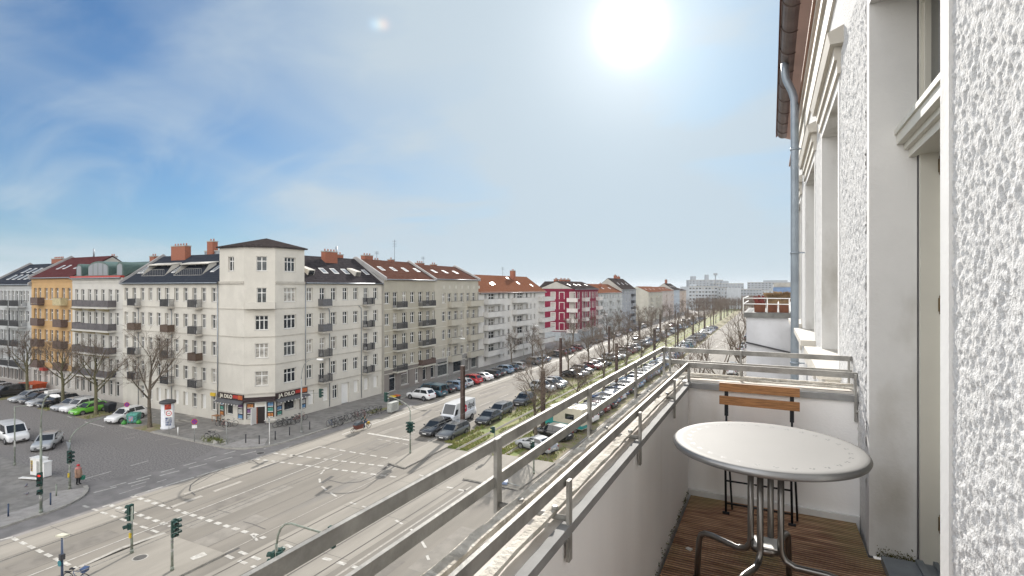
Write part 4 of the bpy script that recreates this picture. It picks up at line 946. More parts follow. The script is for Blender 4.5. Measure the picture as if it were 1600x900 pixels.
H, P0, uc, (sk, fw, chm, mast, q, on) = side_house('grey white house with four dark metal balcony rows at the far left', -128, -112.5, 17.6, 21.3, 5.6, M_gw, T_blue, [2.5,8,14,20,26,32,37,43], rowz(16.4,4,3.45,1.9), 1.05, 'old', {1,3,5}, None, None, M_gw, mat('dark_ground_floor',(.30,.27,.25),.9), gstyle='shop')
for j in range(4):
    z = 16.4-1.9-3.45*j-.75; H.balcony(P0, (1,0), uc[3]-.7, 3.9, z, 'bars', M_gw, M_dark, 1.2); H.balcony(P0, (1,0), uc[5]+.6, 3.4, z, 'bars', M_gw, M_dark, 1.2)
    if j < 3:
        m = MB()
        for x in (uc[3]-2.55,uc[5]-1.0,uc[5]+2.2): m.tube([(P0[0]+x,YF-1.12,z-3.4),(P0[0]+x,YF-1.12,z)], .05, 6)
        H.part(m, 'balcony_post', M_dark)
for i in range(5):
    for s in (.18,.52): sk(3.0+i*2.2+s, s, .9, .24)
chm(5.5,1.2,3.6,.9,1.9); chm(2.5,1.4,1.2,.8,1.7); fw(0); fw(15.4)
H, P0, uc, (sk, fw, chm, mast, q, on) = side_house('ochre orange house with brown balconies and a wine red roof', -112.5, -99.0, 18.7, 22.2, 5.6, M_oc, T_red, [55,62,72,80.5,89,99,108], rowz(16.9,4,3.45,1.85), 1.05, 'old', {0,5}, None, None, M_oc, M_gr)
M_bbal = [mat('balcony_brown', (.115,.075,.062), .7, .25, 4), mat('balcony_yellowed', (.50,.42,.24), .7, .25, 4)]
for j in range(4):
    z = 16.9-1.85-3.45*j-.75
    H.balcony(P0, (1,0), (uc[0]+uc[1])/2+1.2, 2.5, z, 'solidc' if j else 'panel', M_bbal[0], M_bbal[0]); H.balcony(P0, (1,0), uc[5]+.1, 2.6, z, 'solidc', M_bbal[0] if j else M_bbal[1], M_bbal[0])
for a in (3.3,5.4,9.0,11.4): sk(a,.36,.75,.2)
m = MB(); m.tube([q(7.6,5.6,22.2),q(7.6,5.6,23.7)], .13, 6); H.part(m, 'flue', M_zinc); chm(11.2,1.1,1.2,.7,.5,M_zinc); fw(.0)
m = MB(); m.box(P0[0]+uc[2]-.4,P0[0]+uc[2]+.9,YF-.75,YF-.05,3.3,3.75); H.part(m, 'red_box_sign', M_red)
H, P0, uc, (sk, fw, chm, mast, q, on) = side_house('white house with long dark balcony bands and round green dormers', -99.0, -84.7, 18.5, 21.0, 5.6, M_ww, mat('green_copper', (.085,.115,.10), .6, .3, 2), [120,129.5,140,150,161,172.5,183], rowz(16.7,4,3.45,1.9), 1.05, 'old', {1,3,5}, None, None, M_ww, M_gr, gstyle='shop')
for j in range(4):
    z = 16.7-1.9-3.45*j-.75; H.balcony(P0, (1,0), (uc[0]+uc[5])/2+1.35, 10.2, z, 'panel', M_ww, mat('balcony_smoke',(.115,.105,.11),.7,.35,1.5), 1.15)
    for x in (1.2,5.0,8.9):
        m = MB(); m.hexa([(P0[0]+x,YF-.7,z-.45),(P0[0]+x+1.8,YF-.7,z-.45),(P0[0]+x+1.8,YF,z-.7),(P0[0]+x,YF,z-.7),(P0[0]+x,YF-1.0,z-.24),(P0[0]+x+1.8,YF-1.0,z-.24),(P0[0]+x+1.8,YF,z-.24),(P0[0]+x,YF,z-.24)]); H.part(m, 'balcony_bracket', M_yel)
for (a, w, h) in ((.6,1.7,2.0),(4.1,5.9,2.3),(12.1,1.8,2.1)):
    m = MB(); n_ = 12; pr = [(a+w/2-w/2*math.cos(math.pi*k/n_), 18.7+h*.55+(h*.45)*math.sin(math.pi*k/n_)) for k in range(n_+1)]; pr = [(a,18.6)]+pr+[(a+w,18.6)]
    for (p, r) in zip(pr[:-1], pr[1:]): m.face([q(p[0],.25,p[1]),q(r[0],.25,r[1]),q(r[0],4.2,r[1]),q(p[0],4.2,p[1])], 0, True)
    m.face([q(p[0],.27,p[1]) for p in pr]); d = H.part(m, 'round_dormer', mat('dormer_green', (.07,.12,.105), .5, .2, 3))
    m = MB(); k = max(1, round(w/1.5))
    for i in range(k):
        x0 = a+.18+(w-.3)*i/k; x1 = a+(w-.3)*(i+1)/k+.04; e = lambda x: 18.7+h*.5+(h*.38)*math.sqrt(max(0,1-((x-a-w/2)/(w/2))**2))
        m.face([q(x0,.24,18.85),q(x1,.24,18.85),q(x1,.24,e(x1)),q((x0+x1)/2,.24,e((x0+x1)/2)),q(x0,.24,e(x0))])
    m.build('pane', M_sky, d, None, H.O)
m = MB(); m.box(P0[0]-.02,P0[0]+14.3,YF-.32,YF+.2,18.45,18.75); H.part(m, 'eave_trim', M_red)
chm(8.6,1.2,1.2,.8,1.6); chm(12.6,1.3,1.2,.8,1.6)

# ---- 3. row along the boulevard
def row_house(label, y0, y1, ze, zr, depth, wall, roof, cols, rows, w, style, bal, slab, ground, gtop=3.9, gops=None, X=-55.0, courses=True, doorstyle='door'):
    H = House(label, (X, y0), 'house'); P0 = (X, y0); P1 = (X, y1); u = (0,1); ops = []
    uc = [ux(c, P0, u) for c in cols]
    for i, c in enumerate(uc):
        for (a, b) in rows: ops.append((c-w/2, c+w/2, a-(.7 if i in bal else 0), b, doorstyle if i in bal else style))
    H.facade(P0, P1, gtop, ze, ops, wall, courses=([(ze-.3,ze,.2)]+[(a-1.0,a-.9,.05) for a, b in rows] if courses else [(ze-.25,ze,.15)]), trim=slab)
    H.facade(P0, P1, 0, gtop, gops or [], ground, 'ground_floor_wall', courses=[(gtop-.15,gtop+.02,.1)], trim=slab)
    return H, P0, uc, H.slope(P0, P1, ze, zr, depth, roof)
M_be1 = M_wallB('beige_render', (.40,.37,.30), .12); M_be2 = M_wallB('sand_render', (.45,.42,.35), .12); M_tau = M_wallB('taupe_ground_floor', (.23,.205,.185), .25); M_wh = M_wallB('cool_white_render', (.60,.585,.555), .12); M_bt = mat('beige_trim', (.55,.53,.46), .85, .1)
rows4 = rowz(16.25,4,3.45,1.85)
gop = [(1.2,2.9,.15,2.9,'shop'),(4.2,6.2,.7,3.0,'shop'),(8.0,9.0,.5,2.9,'door'),(10.2,11.4,.6,3.0,'shop'),(12.6,13.8,.6,3.0,'shop')]
H, P0, uc, (sk, fw, chm, mast, q, on) = row_house('tall beige house with railed balconies and a brown roof next to the corner house', 64.6, 78.4, 18.4, 21.6, 5.8, M_be1, T_brown, [605,617.5,632,644.5,657,669,678.5], rows4, 1.15, 'old', {1,5}, M_bt, M_tau, gops=gop)
for j, (a, b) in enumerate(rows4): H.balcony(P0, (0,1), uc[1]+.7, 2.6, a-.72, 'bars', M_bt, M_dark, 1.0); H.balcony(P0, (0,1), (uc[4]+uc[5])/2+.2, 3.9, a-.72, 'bars' if j < 3 else 'panel', M_bt, M_dark if j < 3 else M_bbal[0], 1.0)
for a in (2.2,5.3,8.4,11.8): sk(a,.40,.9,.2,None)
chm(2.6,1.1,2.0,.9,1.2); chm(5.5,1.15,1.4,.7,.7); chm(9.3,1.1,1.0,.8,.8); mast(9.6,4.0); mast(4.9,1.6); fw(.0,.3); fw(13.8,.3)
gop = [(1.0,4.6,.5,3.1,'shop'),(6.2,9.4,.5,3.1,'shop'),(10.6,12.2,.15,3.1,'shop'),(13.0,15.2,.5,3.0,'shop')]
H, P0, uc, (sk, fw, chm, mast, q, on) = row_house('sand coloured house with solid balconies and small attic vents', 78.4, 94.2, 18.6, 21.3, 5.8, M_be2, T_brown, [693.5,702.5,712.5,722,731.5,740.5,748.5], rowz(15.9,4,3.45,1.85), 1.15, 'old', {1,5}, M_bt, mat('grey_ground_floor',(.27,.26,.245),.9), gops=gop)
for j in range(4):
    z = 15.9-1.85-3.45*j-.72; H.balcony(P0, (0,1), (uc[1]+uc[2])/2, 3.6, z, 'solid', M_be2, M_dark, .95); H.balcony(P0, (0,1), (uc[4]+uc[6])/2, 5.2, z, 'solid', M_be2, M_dark, .95)
for i in range(7):
    m = MB(); m.obox(P0, (0,1), uc[i]-.25, uc[i]+.25, -.0, .03, 16.75, 17.35); H.part(m, 'attic_vent', M_bt)
for a in (3.5,7.2,11.0): sk(a,.40,.9,.2)
chm(3.6,1.1,2.0,.8,.8); chm(8.6,1.1,1.3,.8,.7); mast(4.4,1.7); fw(15.8,.3)
# white postwar block with loggias
X = -55.0
H = House('long white postwar block with stacked white balconies and an orange tiled roof', (X, 94.2), 'house'); P0 = (X,94.2); P1 = (X,130.0)
rows = [(16.0-1.35-2.78*j-.35, 16.0-.35-2.78*j) for j in range(5)]
def uu(px): return ux(px, P0, (0,1))
win = [(756.5,760.5),(763,773),(778.5,781.5),(785,788.5),(793,797.5),(802,806),(808,817),(821.5,825),(828.5,831),(834,836.5)]
ops = []
for i, (a, b) in enumerate(win):
    for (z0, z1) in rows: ops.append((uu(a)+.1, uu(b)-.1, z0-(.75 if i in (1,6) else 0), z1, 'door' if i in (1,6) else ('pair' if i in (0,4,5) else 'one')))
    if i not in (1,6): ops.append((uu(a)+.1, uu(b)-.1, 1.1, 2.3, 'pair'))
H.facade(P0, P1, 0, 16.0, ops, M_wh, courses=[(15.75,16.0,.25)], trim=M_bt)
for (a, b) in ((755,783),(800,823.5)):
    for (z0, z1) in rows:
        H.balcony(P0, (0,1), (uu(a)+uu(b))/2, uu(b)-uu(a), z0-.8, 'solid', M_wh, M_dark, 1.3, 1.0)
for (z0, z1) in rows: H.balcony(P0, (0,1), uu(851), uu(858)-uu(840)+.4, z0-.8, 'solid', M_wh, M_dark, 1.3, 1.0)
H.facade(P1, (X-10.5,130.0), 0, 16.0, [(1+3*i,2.4+3*i,z0,z1,'pair') for i in range(3) for (z0,z1) in rows], M_wh)
sk, fw, chm, mast, q, on = H.slope(P0, P1, 16.0, 19.8, 5.5, T_orange, .5)
for a, s in ((1,.45),(9.5,.35),(10.7,.4),(24.5,.45),(31,.30),(22,.75)): sk(a,s,.9,.15)
chm(24.5,.72,1.3,1.0,2.6); mast(21.5,2.3)
# wine red corner house beyond the cross street
M_wine = M_wallB('wine_red_render', (.20,.010,.038), .2); M_tw = mat('pale_trim', (.62,.58,.55), .8, .1)
W0 = (-67,152.2); W1 = (-54.6,152.2); W2 = (-54.6,177)
H = House('wine red corner house with white window frames and white balconies', (-56,154), 'house')
rows = [(16.3-1.0-1.9-3.2*j, 16.3-1.0-3.2*j) for j in range(4)]
fl = lambda px: ux(px, W0, (1,0)); fr = lambda px: ux(px, W1, (0,1))
ops = [(fl(861.5),fl(867),a,b,'old') for a,b in rows]+[(fl(891),fl(898),a,b,'three') for a,b in rows]
H.facade(W0, W1, 3.6, 16.5, ops, M_wine, courses=[(16.0,16.5,.3)]+[(a-.75,a-.6,.06) for a,b in rows], trim=M_wine)
for (a, b) in rows:
    for (p, r) in ((873.5,882.0),):
        m = MB(); x0, x1 = fl(p), fl(r); m.obox(W0,(1,0),x0,x0+.18,0,.06,a-.1,b+.1); m.obox(W0,(1,0),x1-.18,x1,0,.06,a-.1,b+.1); m.obox(W0,(1,0),x0,x1,0,.061,b+.1,b+.3); H.part(m, 'blind_window_trim', M_tw)
    for (p, r) in ((861.5,867),(891,898)):
        m = MB(); x0, x1 = fl(p)-.25, fl(r)+.25; m.obox(W0,(1,0),x0,x0+.22,0,.05,a-.1,b+.1); m.obox(W0,(1,0),x1-.22,x1,0,.05,a-.1,b+.1); m.obox(W0,(1,0),x0,x1,0,.051,b+.1,b+.32); H.part(m, 'window_trim', M_tw)
    H.balcony(W0, (1,0), fl(895), 3.3, a-.75, 'solid', M_tw, M_tw, 1.0)
ops = []
for px in (904,911,916,922,927,932):
    for (a, b) in rows: ops.append((fr(px)-.65, fr(px)+.65, a, b, 'old'))
H.facade(W1, W2, 3.6, 16.5, ops, M_wine, courses=[(16.0,16.5,.3)], trim=M_wine)
for px in (904,911,916,922,927,932):
    for (a, b) in rows:
        c = fr(px); m = MB(); m.obox(W1,(0,1),c-.95,c-.66,0,.05,a-.1,b+.3); H.part(m, 'window_trim', M_tw); m = MB(); m.obox(W1,(0,1),c+.66,c+.95,0,.05,a-.1,b+.3); H.part(m, 'window_trim', M_tw)
for px in (912.5,934):
    for (a, b) in rows: H.balcony(W1, (0,1), fr(px), 4.2, a-.75, 'solid', M_tw, M_tw, 1.3)
for P, Q in ((W0,W1),(W1,W2)): H.facade(P, Q, 0, 3.6, [], mat('pale_blue_ground_floor',(.40,.43,.45),.9,.2), 'ground_floor_wall', courses=[(3.4,3.62,.15)], trim=M_tw)
sk, fw, chm, mast, q, on = H.slope(W1, W2, 16.5, 18.9, 6.0, T_grey, .4, ends=True)
for a in (3,9,13,20): sk(a,.4,.8,.2)
for a in (1,5.5,8.5,12): chm(a,1.05,2.0,.9,.9)
m = MB(); m.face([(W0[0],W0[1]-.3,16.45),(W1[0]+.3,W1[1]-.3,16.45),(W1[0]-6,W1[1]+6,19.0),(W0[0],W0[1]+6,19.0)]); m.face([(W1[0]+.3,W1[1]-.3,16.45),(W1[0]+.3,W1[1]+6,16.45),(W1[0]-6,W1[1]+6,19.0)]); H.part(m, 'hip_roof', T_grey)
# further houses of the row
def simple(label, y0, y1, ze, zr, wall, roof, ncol, nrow, step=2.9, X=-55.0, bal=(), slabm=None, side=None, depth=6, chs=()):
    H = House(label, (X,y0), 'house'); P0 = (X,y0); P1 = (X,y1); L = y1-y0; ops = []
    for i in range(ncol):
        c = L*(i+.5)/ncol
        for j in range(nrow): z = ze-.7-step*j; ops.append((c-.6,c+.6,z-1.6,z,'old' if i not in bal else 'pair'))
    H.facade(P0, P1, 0, ze, ops, wall, courses=[(ze-.25,ze,.2)], trim=M_bt)
    for i in bal:
        for j in range(nrow): H.balcony(P0, (0,1), L*(i+.5)/ncol, 3.4, ze-.7-step*j-2.3, 'solid', slabm or wall, M_dark, 1.2)
    t = H.slope(P0, P1, ze, zr, depth, roof)
    for (a, s, w, h) in chs: t[2](a, s, w, .9, h)
    for i in range(3): t[0](L*(.2+.27*i), .4, .9, .18)
    return H
simple('pale grey house with orange roof and balcony stacks behind the wine red house', 177, 211.5, 15.0, 18.2, M_gw, T_orange, 9, 5, bal=(1,4,7), chs=((17,.6,1.4,1.6),))
simple('blue grey flat fronted house with a tall dark roof', 211.5, 236, 16.2, 20.8, M_wallB('blue_grey_render',(.33,.345,.37)), T_grey, 5, 5, bal=(3,), slabm=M_dark, chs=((12,1.0,2.5,1.5),(20,1.1,2.0,1.6)))
M_bg = M_wallB('stone_beige_render', (.47,.45,.39))
H = simple('beige house with a blank flank wall beyond the second cross street', 263, 300, 14.6, 17.4, M_bg, T_orange, 8, 5, bal=(1,4,6))
H.facade((-74,263),(-55,263),0,14.6,[],M_bg,'flank_wall'); m = MB(); m.face([(-67,263.02,14.6),(-55,263.02,14.6),(-61,263.02,17.5)]); H.part(m,'gable_end',M_bg)
simple('small cream house with balcony stack and red roof far along the row', 300, 338, 14.9, 17.2, M_wallB('rose_render',(.52,.46,.43)), T_orange, 8, 5, bal=(2,6))
simple('pale blue house far along the row', 338, 362, 15.5, 19.5, M_wallB('sky_blue_render',(.42,.47,.53)), T_grey, 5, 5, chs=((8,1,4,2.5),))
simple('apricot house far along the row before the tower block', 362, 392, 14.9, 16.5, M_wallB('apricot_render',(.50,.42,.36)), T_grey, 6, 5, bal=(2,))
# slab blocks closing the view
def block(label, P0, P1, h, depth, ncol, nrow, wall, winw=1.4, step=2.8, rooms=()):
    H = House(label, P0, 'building', name='slab_block'); P0 = Vector(P0); P1 = Vector(P1); L = (P1-P0).length; u = (P1-P0)/L; ops = []
    for i in range(ncol):
        c = L*(i+.5)/ncol
        for j in range(nrow):
            z = h-.8-step*j
            if z-1.4 > .5: ops.append((c-winw/2,c+winw/2,z-1.4,z,'pair'))
    H.facade(P0, P1, 0, h, ops, wall, rev=.5)
    n = Vector((u.y,-u.x)); m = MB(); q = lambda a, d, z: (P0.x+u.x*a-n.x*d, P0.y+u.y*a-n.y*d, z)
    m.face([q(0,0,h),q(L,0,h),q(L,depth,h),q(0,depth,h)]); m.face([q(0,depth,0),q(0,0,0),q(0,0,h),q(0,depth,h)]); m.face([q(L,0,0),q(L,depth,0),q(L,depth,h),q(L,0,h)]); H.part(m, 'flank_wall', wall)
    m = MB(); m.obox(P0, u, 0, L, 0.0, .12, h-.3, h+.25); H.part(m, 'roof_edge', M_conc)
    for (a, w, hh) in rooms: m = MB(); m.obox(P0, u, a, a+w, -depth*.7, -depth*.3, h, h+hh); H.part(m, 'roof_room', wall)
    return H
M_pl = M_wallB('panel_white', (.44,.465,.485)); M_pl2 = M_wallB('panel_grey', (.33,.355,.38))
block('long white slab block of eight storeys closing the boulevard', (-58.5,432), (-38.5,447), 17.6, 14, 9, 6, M_pl, 1.9, rooms=((6,3,2.2),))
block('white slab block end with small loggias', (-38.5,447), (-31,440), 16.8, 14, 3, 6, M_pl, 1.6)
block('low pale block behind the bare trees at the end of the boulevard', (-41,560), (-8,570), 15.2, 14, 12, 5, M_pl2)
block('hazy grey block far behind the slab block', (-60,640), (-28,650), 21.5, 14, 10, 6, M_pl2, rooms=((10,8,3),))
block('grey building with roof plant on the horizon', (-95,700), (-55,715), 26.5, 14, 10, 7, M_pl2, rooms=((4,6,5),(22,4,7)))
block('flat pale building near the horizon on the right', (-16,620), (24,630), 13.5, 16, 12, 4, M_pl)
block('wide low hall on the horizon behind the slab block', (-30,800), (40,800), 24, 20, 16, 5, M_pl2, 2.2, rooms=((20,30,3),))
OF = block('pale office with a dark band right of the boulevard', (.3,86), (11,86), 17.4, 30, 6, 4, M_pl, .9)
m = MB(); m.box(.2,11,85.8,85.99,15.6,15.95); OF.part(m, 'dark_band', M_dark); m = MB(); m.box(.25,11,85.85,85.99,15.95,17.0); OF.part(m, 'window_band', mat('blue_glazing',(.16,.24,.38),.2,.2,1))
m = MB(); t = House('radio mast with a square head on the horizon', (-57.5,640), 'mast', name='radio_mast'); m.tube([(-57.5,640,20),(-57.5,640,31)], .6, 8); t.part(m, 'shaft', M_pl2); m = MB(); m.box(-59.5,-55.5,638,642,31,33.5); t.part(m, 'head', M_pl2)
# neighbour house on our side: oriel with roof terrace, set-back facade
NB = House('white rendered neighbour house with an oriel and a planted roof terrace', (.6,20), 'house')
m = MB(); m.box(-.78,.62,20,24.5,0,15.95); NB.part(m, 'oriel', mat('oriel_render', (.56,.565,.585), .9, .15, 1.2, .1, 30, grime=((.44,.44,.45), 1.2, .5, .75, (1,1,.5))))
m = MB(); m.box(-.86,.62,19.92,24.58,15.95,16.12); NB.part(m, 'terrace_edge', mat('terrace_edge_grey', (.17,.17,.16), .8, .3, 4))
m = MB(); m.box(.62,8,19,60,0,15.7); NB.part(m, 'wall', M_wallB('neighbour_render', (.60,.59,.56)))
m = MB(); m.box(.50,.62,24.6,60,15.5,15.7); NB.part(m, 'eave', M_cream)
m = MB(); yy = 20.0
for z in (16.62,16.42): m.tube([(-.88,yy,z),(.6,yy,z)], .018, 6); m.tube([(-.88,yy,z),(-.88,24.5,z)], .018, 6)
for x in (-.88,-.12,.55): m.tube([(x,yy,16.1),(x,yy,16.64)], .018, 6)
NB.part(m, 'terrace_railing', M_white)
m = MB(); m.box(-.82,.6,20.2,20.3,14.9,15.0); m.hexa([(-.80,19.93,15.05),(.62,19.93,14.75),(.62,20.0,14.75),(-.80,20.0,15.05),(-.80,19.93,15.1),(.62,19.93,14.8),(.62,20,14.8),(-.80,20,15.1)]); NB.part(m, 'cable_duct', M_dark)
def planter(x0, x1, y, z, label, hcol, h, n):
    t = thing('planter', label, 'planter', ((x0+x1)/2, y, z)); m = MB(); w = (x1-x0)/2; m.hexa([(-w*.92,-.14,0),(w*.92,-.14,0),(w*.92,.14,0),(-w*.92,.14,0),(-w,-.16,.30),(w,-.16,.30),(w,.16,.30),(-w,.16,.30)]); m.build('trough', mat('rust_brown_trough', (.17,.065,.035), .7, .3, 6), t)
    r = random.Random(int(x0*100)); m = MB()
    for _ in range(n):
        x = r.uniform(-w*.9,w*.9); a = r.uniform(0,6.28); L = h*r.uniform(.5,1.1); dx = math.cos(a)*L*.45; dy = math.sin(a)*L*.45; s = .012
        m.face([(x-s,0,.28),(x+s,0,.28),(x+dx*.5+s*.6,dy*.5,.28+L*.7),(x+dx,dy,.28+L*.85),(x+dx*.5-s*.6,dy*.5,.34+L*.7)])
    m.build('foliage', hcol, t)
planter(-.55,-.18,20.5,16.12,'left brown trough with thin red stems on the roof terrace', mat('red_stems',(.22,.06,.05),.9,.3,5), .35, 40)
planter(-.12,.20,20.5,16.12,'middle brown trough with pale dry grass on the roof terrace', mat('dry_grass',(.34,.24,.14),.9,.3,5), .45, 200)
planter(.24,.58,20.5,16.12,'right brown trough with tall straw coloured grass on the roof terrace', mat('dry_grass',(.34,.24,.14),.9,.3,5), .5, 200)
# ------------------------------------------------------------------ vehicles
M_paint = mat('car_paint', (.5,.5,.5), .22, .0, 3, objcol=True, spec=.6)
for _n in M_paint.node_tree.nodes:
    if _n.type == 'BSDF_PRINCIPLED': _n.inputs['Coat Weight'].default_value = .6; _n.inputs['Coat Roughness'].default_value = .05
M_tyre = mat('tyre_rubber', (.018,.018,.018), .85, .2, 8); M_rim = mat('alloy_rim', (.34,.34,.35), .35, .3, 9, metal=.6)
M_trim = mat('black_trim', (.02,.02,.022), .6, .2, 5); M_lamp = mat('headlamp_glass', (.55,.57,.58), .12, .2, 9); M_tail = mat('tail_lamp_red', (.28,.012,.012), .2, .2, 9); M_plate = mat('number_plate', (.70,.70,.68), .5, .05)
def loft(m, secs, k, close_ends=True, smooth=True):
    base = len(m.v)
    for s in secs: m.v += [tuple(p) for p in s]
    n = len(secs[0])
    for i in range(len(secs)-1):
        for j in range(n):
            a = base+i*n+j; b = base+i*n+(j+1) % n; m.f.append((a,b,b+n,a+n)); m.m.append(k); m.sm.append(smooth)
    if close_ends:
        m.f.append(tuple(base+j for j in range(n))[::-1]); m.m.append(k); m.sm.append(False)
        e = base+(len(secs)-1)*n; m.f.append(tuple(e+j for j in range(n))); m.m.append(k); m.sm.append(False)
CAR = {
 #  L    W    H    lower profile (x frac, top z, width frac)                                         greenhouse x: base front, roof front, roof rear, base rear ; belt z ; wheels r, front, rear
 'hatchback': (4.2,1.78,1.46,[(1,.60,.80),(.97,.70,.90),(.84,.80,.97),(.46,.93,1),(0,.95,1),(-.7,.98,1),(-.95,.92,.95),(-1,.62,.86)],(.50,.14,-.70,-.95),.31,.62,-.60),
 'saloon':    (4.75,1.82,1.44,[(1,.58,.78),(.97,.68,.90),(.85,.78,.97),(.44,.93,1),(0,.95,1),(-.55,.98,1),(-.93,1.0,.95),(-1,.66,.84)],(.46,.14,-.42,-.74),.32,.60,-.58),
 'estate':    (4.8,1.83,1.50,[(1,.58,.78),(.97,.68,.90),(.85,.79,.97),(.46,.94,1),(0,.96,1),(-.7,1.0,1),(-.96,.95,.95),(-1,.62,.86)],(.48,.16,-.80,-.96),.32,.60,-.57),
 'suv':       (4.5,1.87,1.67,[(1,.72,.80),(.97,.84,.92),(.82,.97,.98),(.46,1.06,1),(0,1.09,1),(-.7,1.12,1),(-.96,1.06,.95),(-1,.7,.88)],(.48,.16,-.72,-.95),.36,.61,-.58),
 'minivan':   (4.7,1.88,1.78,[(1,.70,.80),(.97,.80,.92),(.82,.93,.98),(.62,1.06,1),(0,1.09,1),(-.7,1.10,1),(-.96,1.08,.96),(-1,.7,.9)],(.66,.26,-.86,-.98),.33,.64,-.60),
 'van':       (5.0,1.92,1.98,[(1,.74,.82),(.98,.92,.93),(.86,1.04,.98),(.72,1.14,1),(0,1.16,1),(-.7,1.16,1),(-.97,1.14,.98),(-1,.7,.94)],(.74,.42,-.95,-.985),.34,.64,-.60),
 'box_van':   (6.0,2.05,2.62,[(1,.66,.84),(.985,.95,.94),(.88,1.18,.98),(.74,1.34,1),(0,1.36,1),(-.7,1.36,1),(-.985,1.36,1),(-1,.7,.98)],(.76,.52,-.97,-.99),.36,.66,-.62),
}
def car_parts(kind, low=False):
    L, W, H, prof, (bf, rf, rr, br), wr, wf, wb = CAR[kind]; hl = L/2; hw = W/2; z0 = .22 if kind not in ('suv','van','box_van') else .28
    P = {}
    body = MB(); secs = []
    def belt(x):
        for (a, b) in zip(prof[:-1], prof[1:]):
            if a[0] >= x >= b[0]: t = (a[0]-x)/(a[0]-b[0]); return a[1]+(b[1]-a[1])*t
        return prof[-1][1]
    for (fx, zt, fw) in prof:
        w = hw*fw; x = hl*fx; zz = z0+(.12 if abs(fx) > .98 else 0)
        half = [(0,zz),(.82*w,zz),(.96*w,zz+.09),(w,(zz+zt)*.5),(.97*w,zt-.10),(.90*w,zt-.015),(.5*w,zt+.015),(0,zt+.02)]
        s = [(x,y,z) for (y,z) in half]+[(x,-y,z) for (y,z) in half[::-1][1:-1]]; secs.append(s)
    loft(body, secs, 0)
    big = kind in ('van','box_van'); wb_, wt = hw*.915, hw*(.86 if kind == 'box_van' else .84 if big else .74)
    zb = lambda f: belt(f)-.03
    B = [(hl*bf, wb_, zb(bf)), (hl*br, wb_*(.98), zb(br))]; T = [(hl*rf, wt, H-.05), (hl*rr, wt*.97, H-.04)]; mid = (T[0][0]*.55+T[1][0]*.45, wt*1.01, H)
    pts = {}
    def both(n, p): pts[n+'l'] = Vector((p[0],p[1],p[2])); pts[n+'r'] = Vector((p[0],-p[1],p[2]))
    both('bf',B[0]); both('br',B[1]); both('tf',T[0]); both('tr',T[1]); both('tm',mid)
    bm_mid = (T[0][0]*.55+T[1][0]*.45, wb_, belt((T[0][0]*.55+T[1][0]*.45)/hl)-.03); both('bm', bm_mid)
    q = pts
    for f in (('bfr','bfl','tfl','tfr'),('brl','brr','trr','trl'),('bfl','bml','tml','tfl'),('bml','brl','trl','tml'),('bmr','bfr','tfr','tmr'),('brr','bmr','tmr','trr'),('tfr','tfl','tml','tmr'),('tmr','tml','trl','trr')):
        body.face([q[k] for k in f], 0, False)
    # wheel arches and sills
    tr = MB()
    for fx in (wf, wb):
        for s in (1,-1):
            c = Vector((hl*fx, s*(hw-.10), wr)); tr.tube([c, c+Vector((0,s*.108,0))], wr+.055, 16, 0, True, False)
    for s in (1,-1): tr.box(hl*wb, hl*wf, s*hw*.93-.02, s*hw*.93+.02, z0-.03, z0+.07)
    tr.box(hl*.955, hl*1.004, -hw*.55, hw*.55, .34, .48); tr.box(-hl*1.004, -hl*.96, -hw*.6, hw*.6, .30, .42)
    gl = []
    def pane(name, A, B_, C, D, e0=.07, e1=.07, v0=.10, v1=.08):   # A bottom-left, B bottom-right, C top-right, D top-left
        A, B_, C, D = (Vector(x) for x in (A,B_,C,D)); f = lambda u, v: (A*(1-u)+B_*u)*(1-v)+(D*(1-u)+C*u)*v
        n = (B_-A).cross(D-A).normalized()*.009; m = MB(); gl.append((name, m)); m.face([f(e0,v0)+n,f(1-e1,v0)+n,f(1-e1,1-v1)+n,f(e0,1-v1)+n])
    pane('windscreen', q['bfr'],q['bfl'],q['tfl'],q['tfr'],.06,.06,.10,.06)
    pane('rear_window', q['brl'],q['brr'],q['trr'],q['trl'],.10,.10,.16,.08)
    if kind != 'box_van':
        pane('side_window', q['bfl'],q['bml'],q['tml'],q['tfl'],.12,.03,.12,.10); pane('side_window', q['bml'],q['brl'],q['trl'],q['tml'],.03,.12,.12,.10)
        pane('side_window', q['bmr'],q['bfr'],q['tfr'],q['tmr'],.03,.12,.12,.10); pane('side_window', q['brr'],q['bmr'],q['tmr'],q['trr'],.12,.03,.12,.10)
    else:
        c = .30
        for s in ('l','r'):
            a, b, d, e = q['bf'+s], q['bf'+s].lerp(q['bm'+s],c), q['tf'+s].lerp(q['tm'+s],c), q['tf'+s]
            z = 1.98; t = lambda lo, hi: lo.lerp(hi, (z-lo.z)/(hi.z-lo.z))
            if s == 'l': pane('side_window', a, b, t(b,d), t(a,e), .18,.05,.06,.06)
            else: pane('side_window', b, a, t(a,e), t(b,d), .05,.18,.06,.06)
    P['body'] = body; P['trim'] = tr; P['glass'] = gl
    lights = {'headlight':[], 'tail_light':[]}
    for s in (1,-1):
        m = MB(); x = hl*.925; z = belt(.97)-.07; m.hexa([(x,s*hw*.52,z-.11),(hl*1.002,s*hw*.52,z-.12),(hl*.985,s*hw*.86,z-.09),(x,s*hw*.90,z-.08),(x,s*hw*.52,z+.01),(hl*.985,s*hw*.52,z),(hl*.965,s*hw*.86,z+.02),(x,s*hw*.90,z+.03)]); lights['headlight'].append(m)
        m = MB(); z = belt(-.96)-.05; h = .5 if big else .16; m.hexa([(-hl*.93,s*hw*.70,z-h),(-hl*.995,s*hw*.62,z-h),(-hl*.995,s*hw*.84,z-h),(-hl*.93,s*hw*.93,z-h),(-hl*.93,s*hw*.70,z),(-hl*.985,s*hw*.62,z),(-hl*.98,s*hw*.86,z),(-hl*.93,s*hw*.95,z)]); lights['tail_light'].append(m)
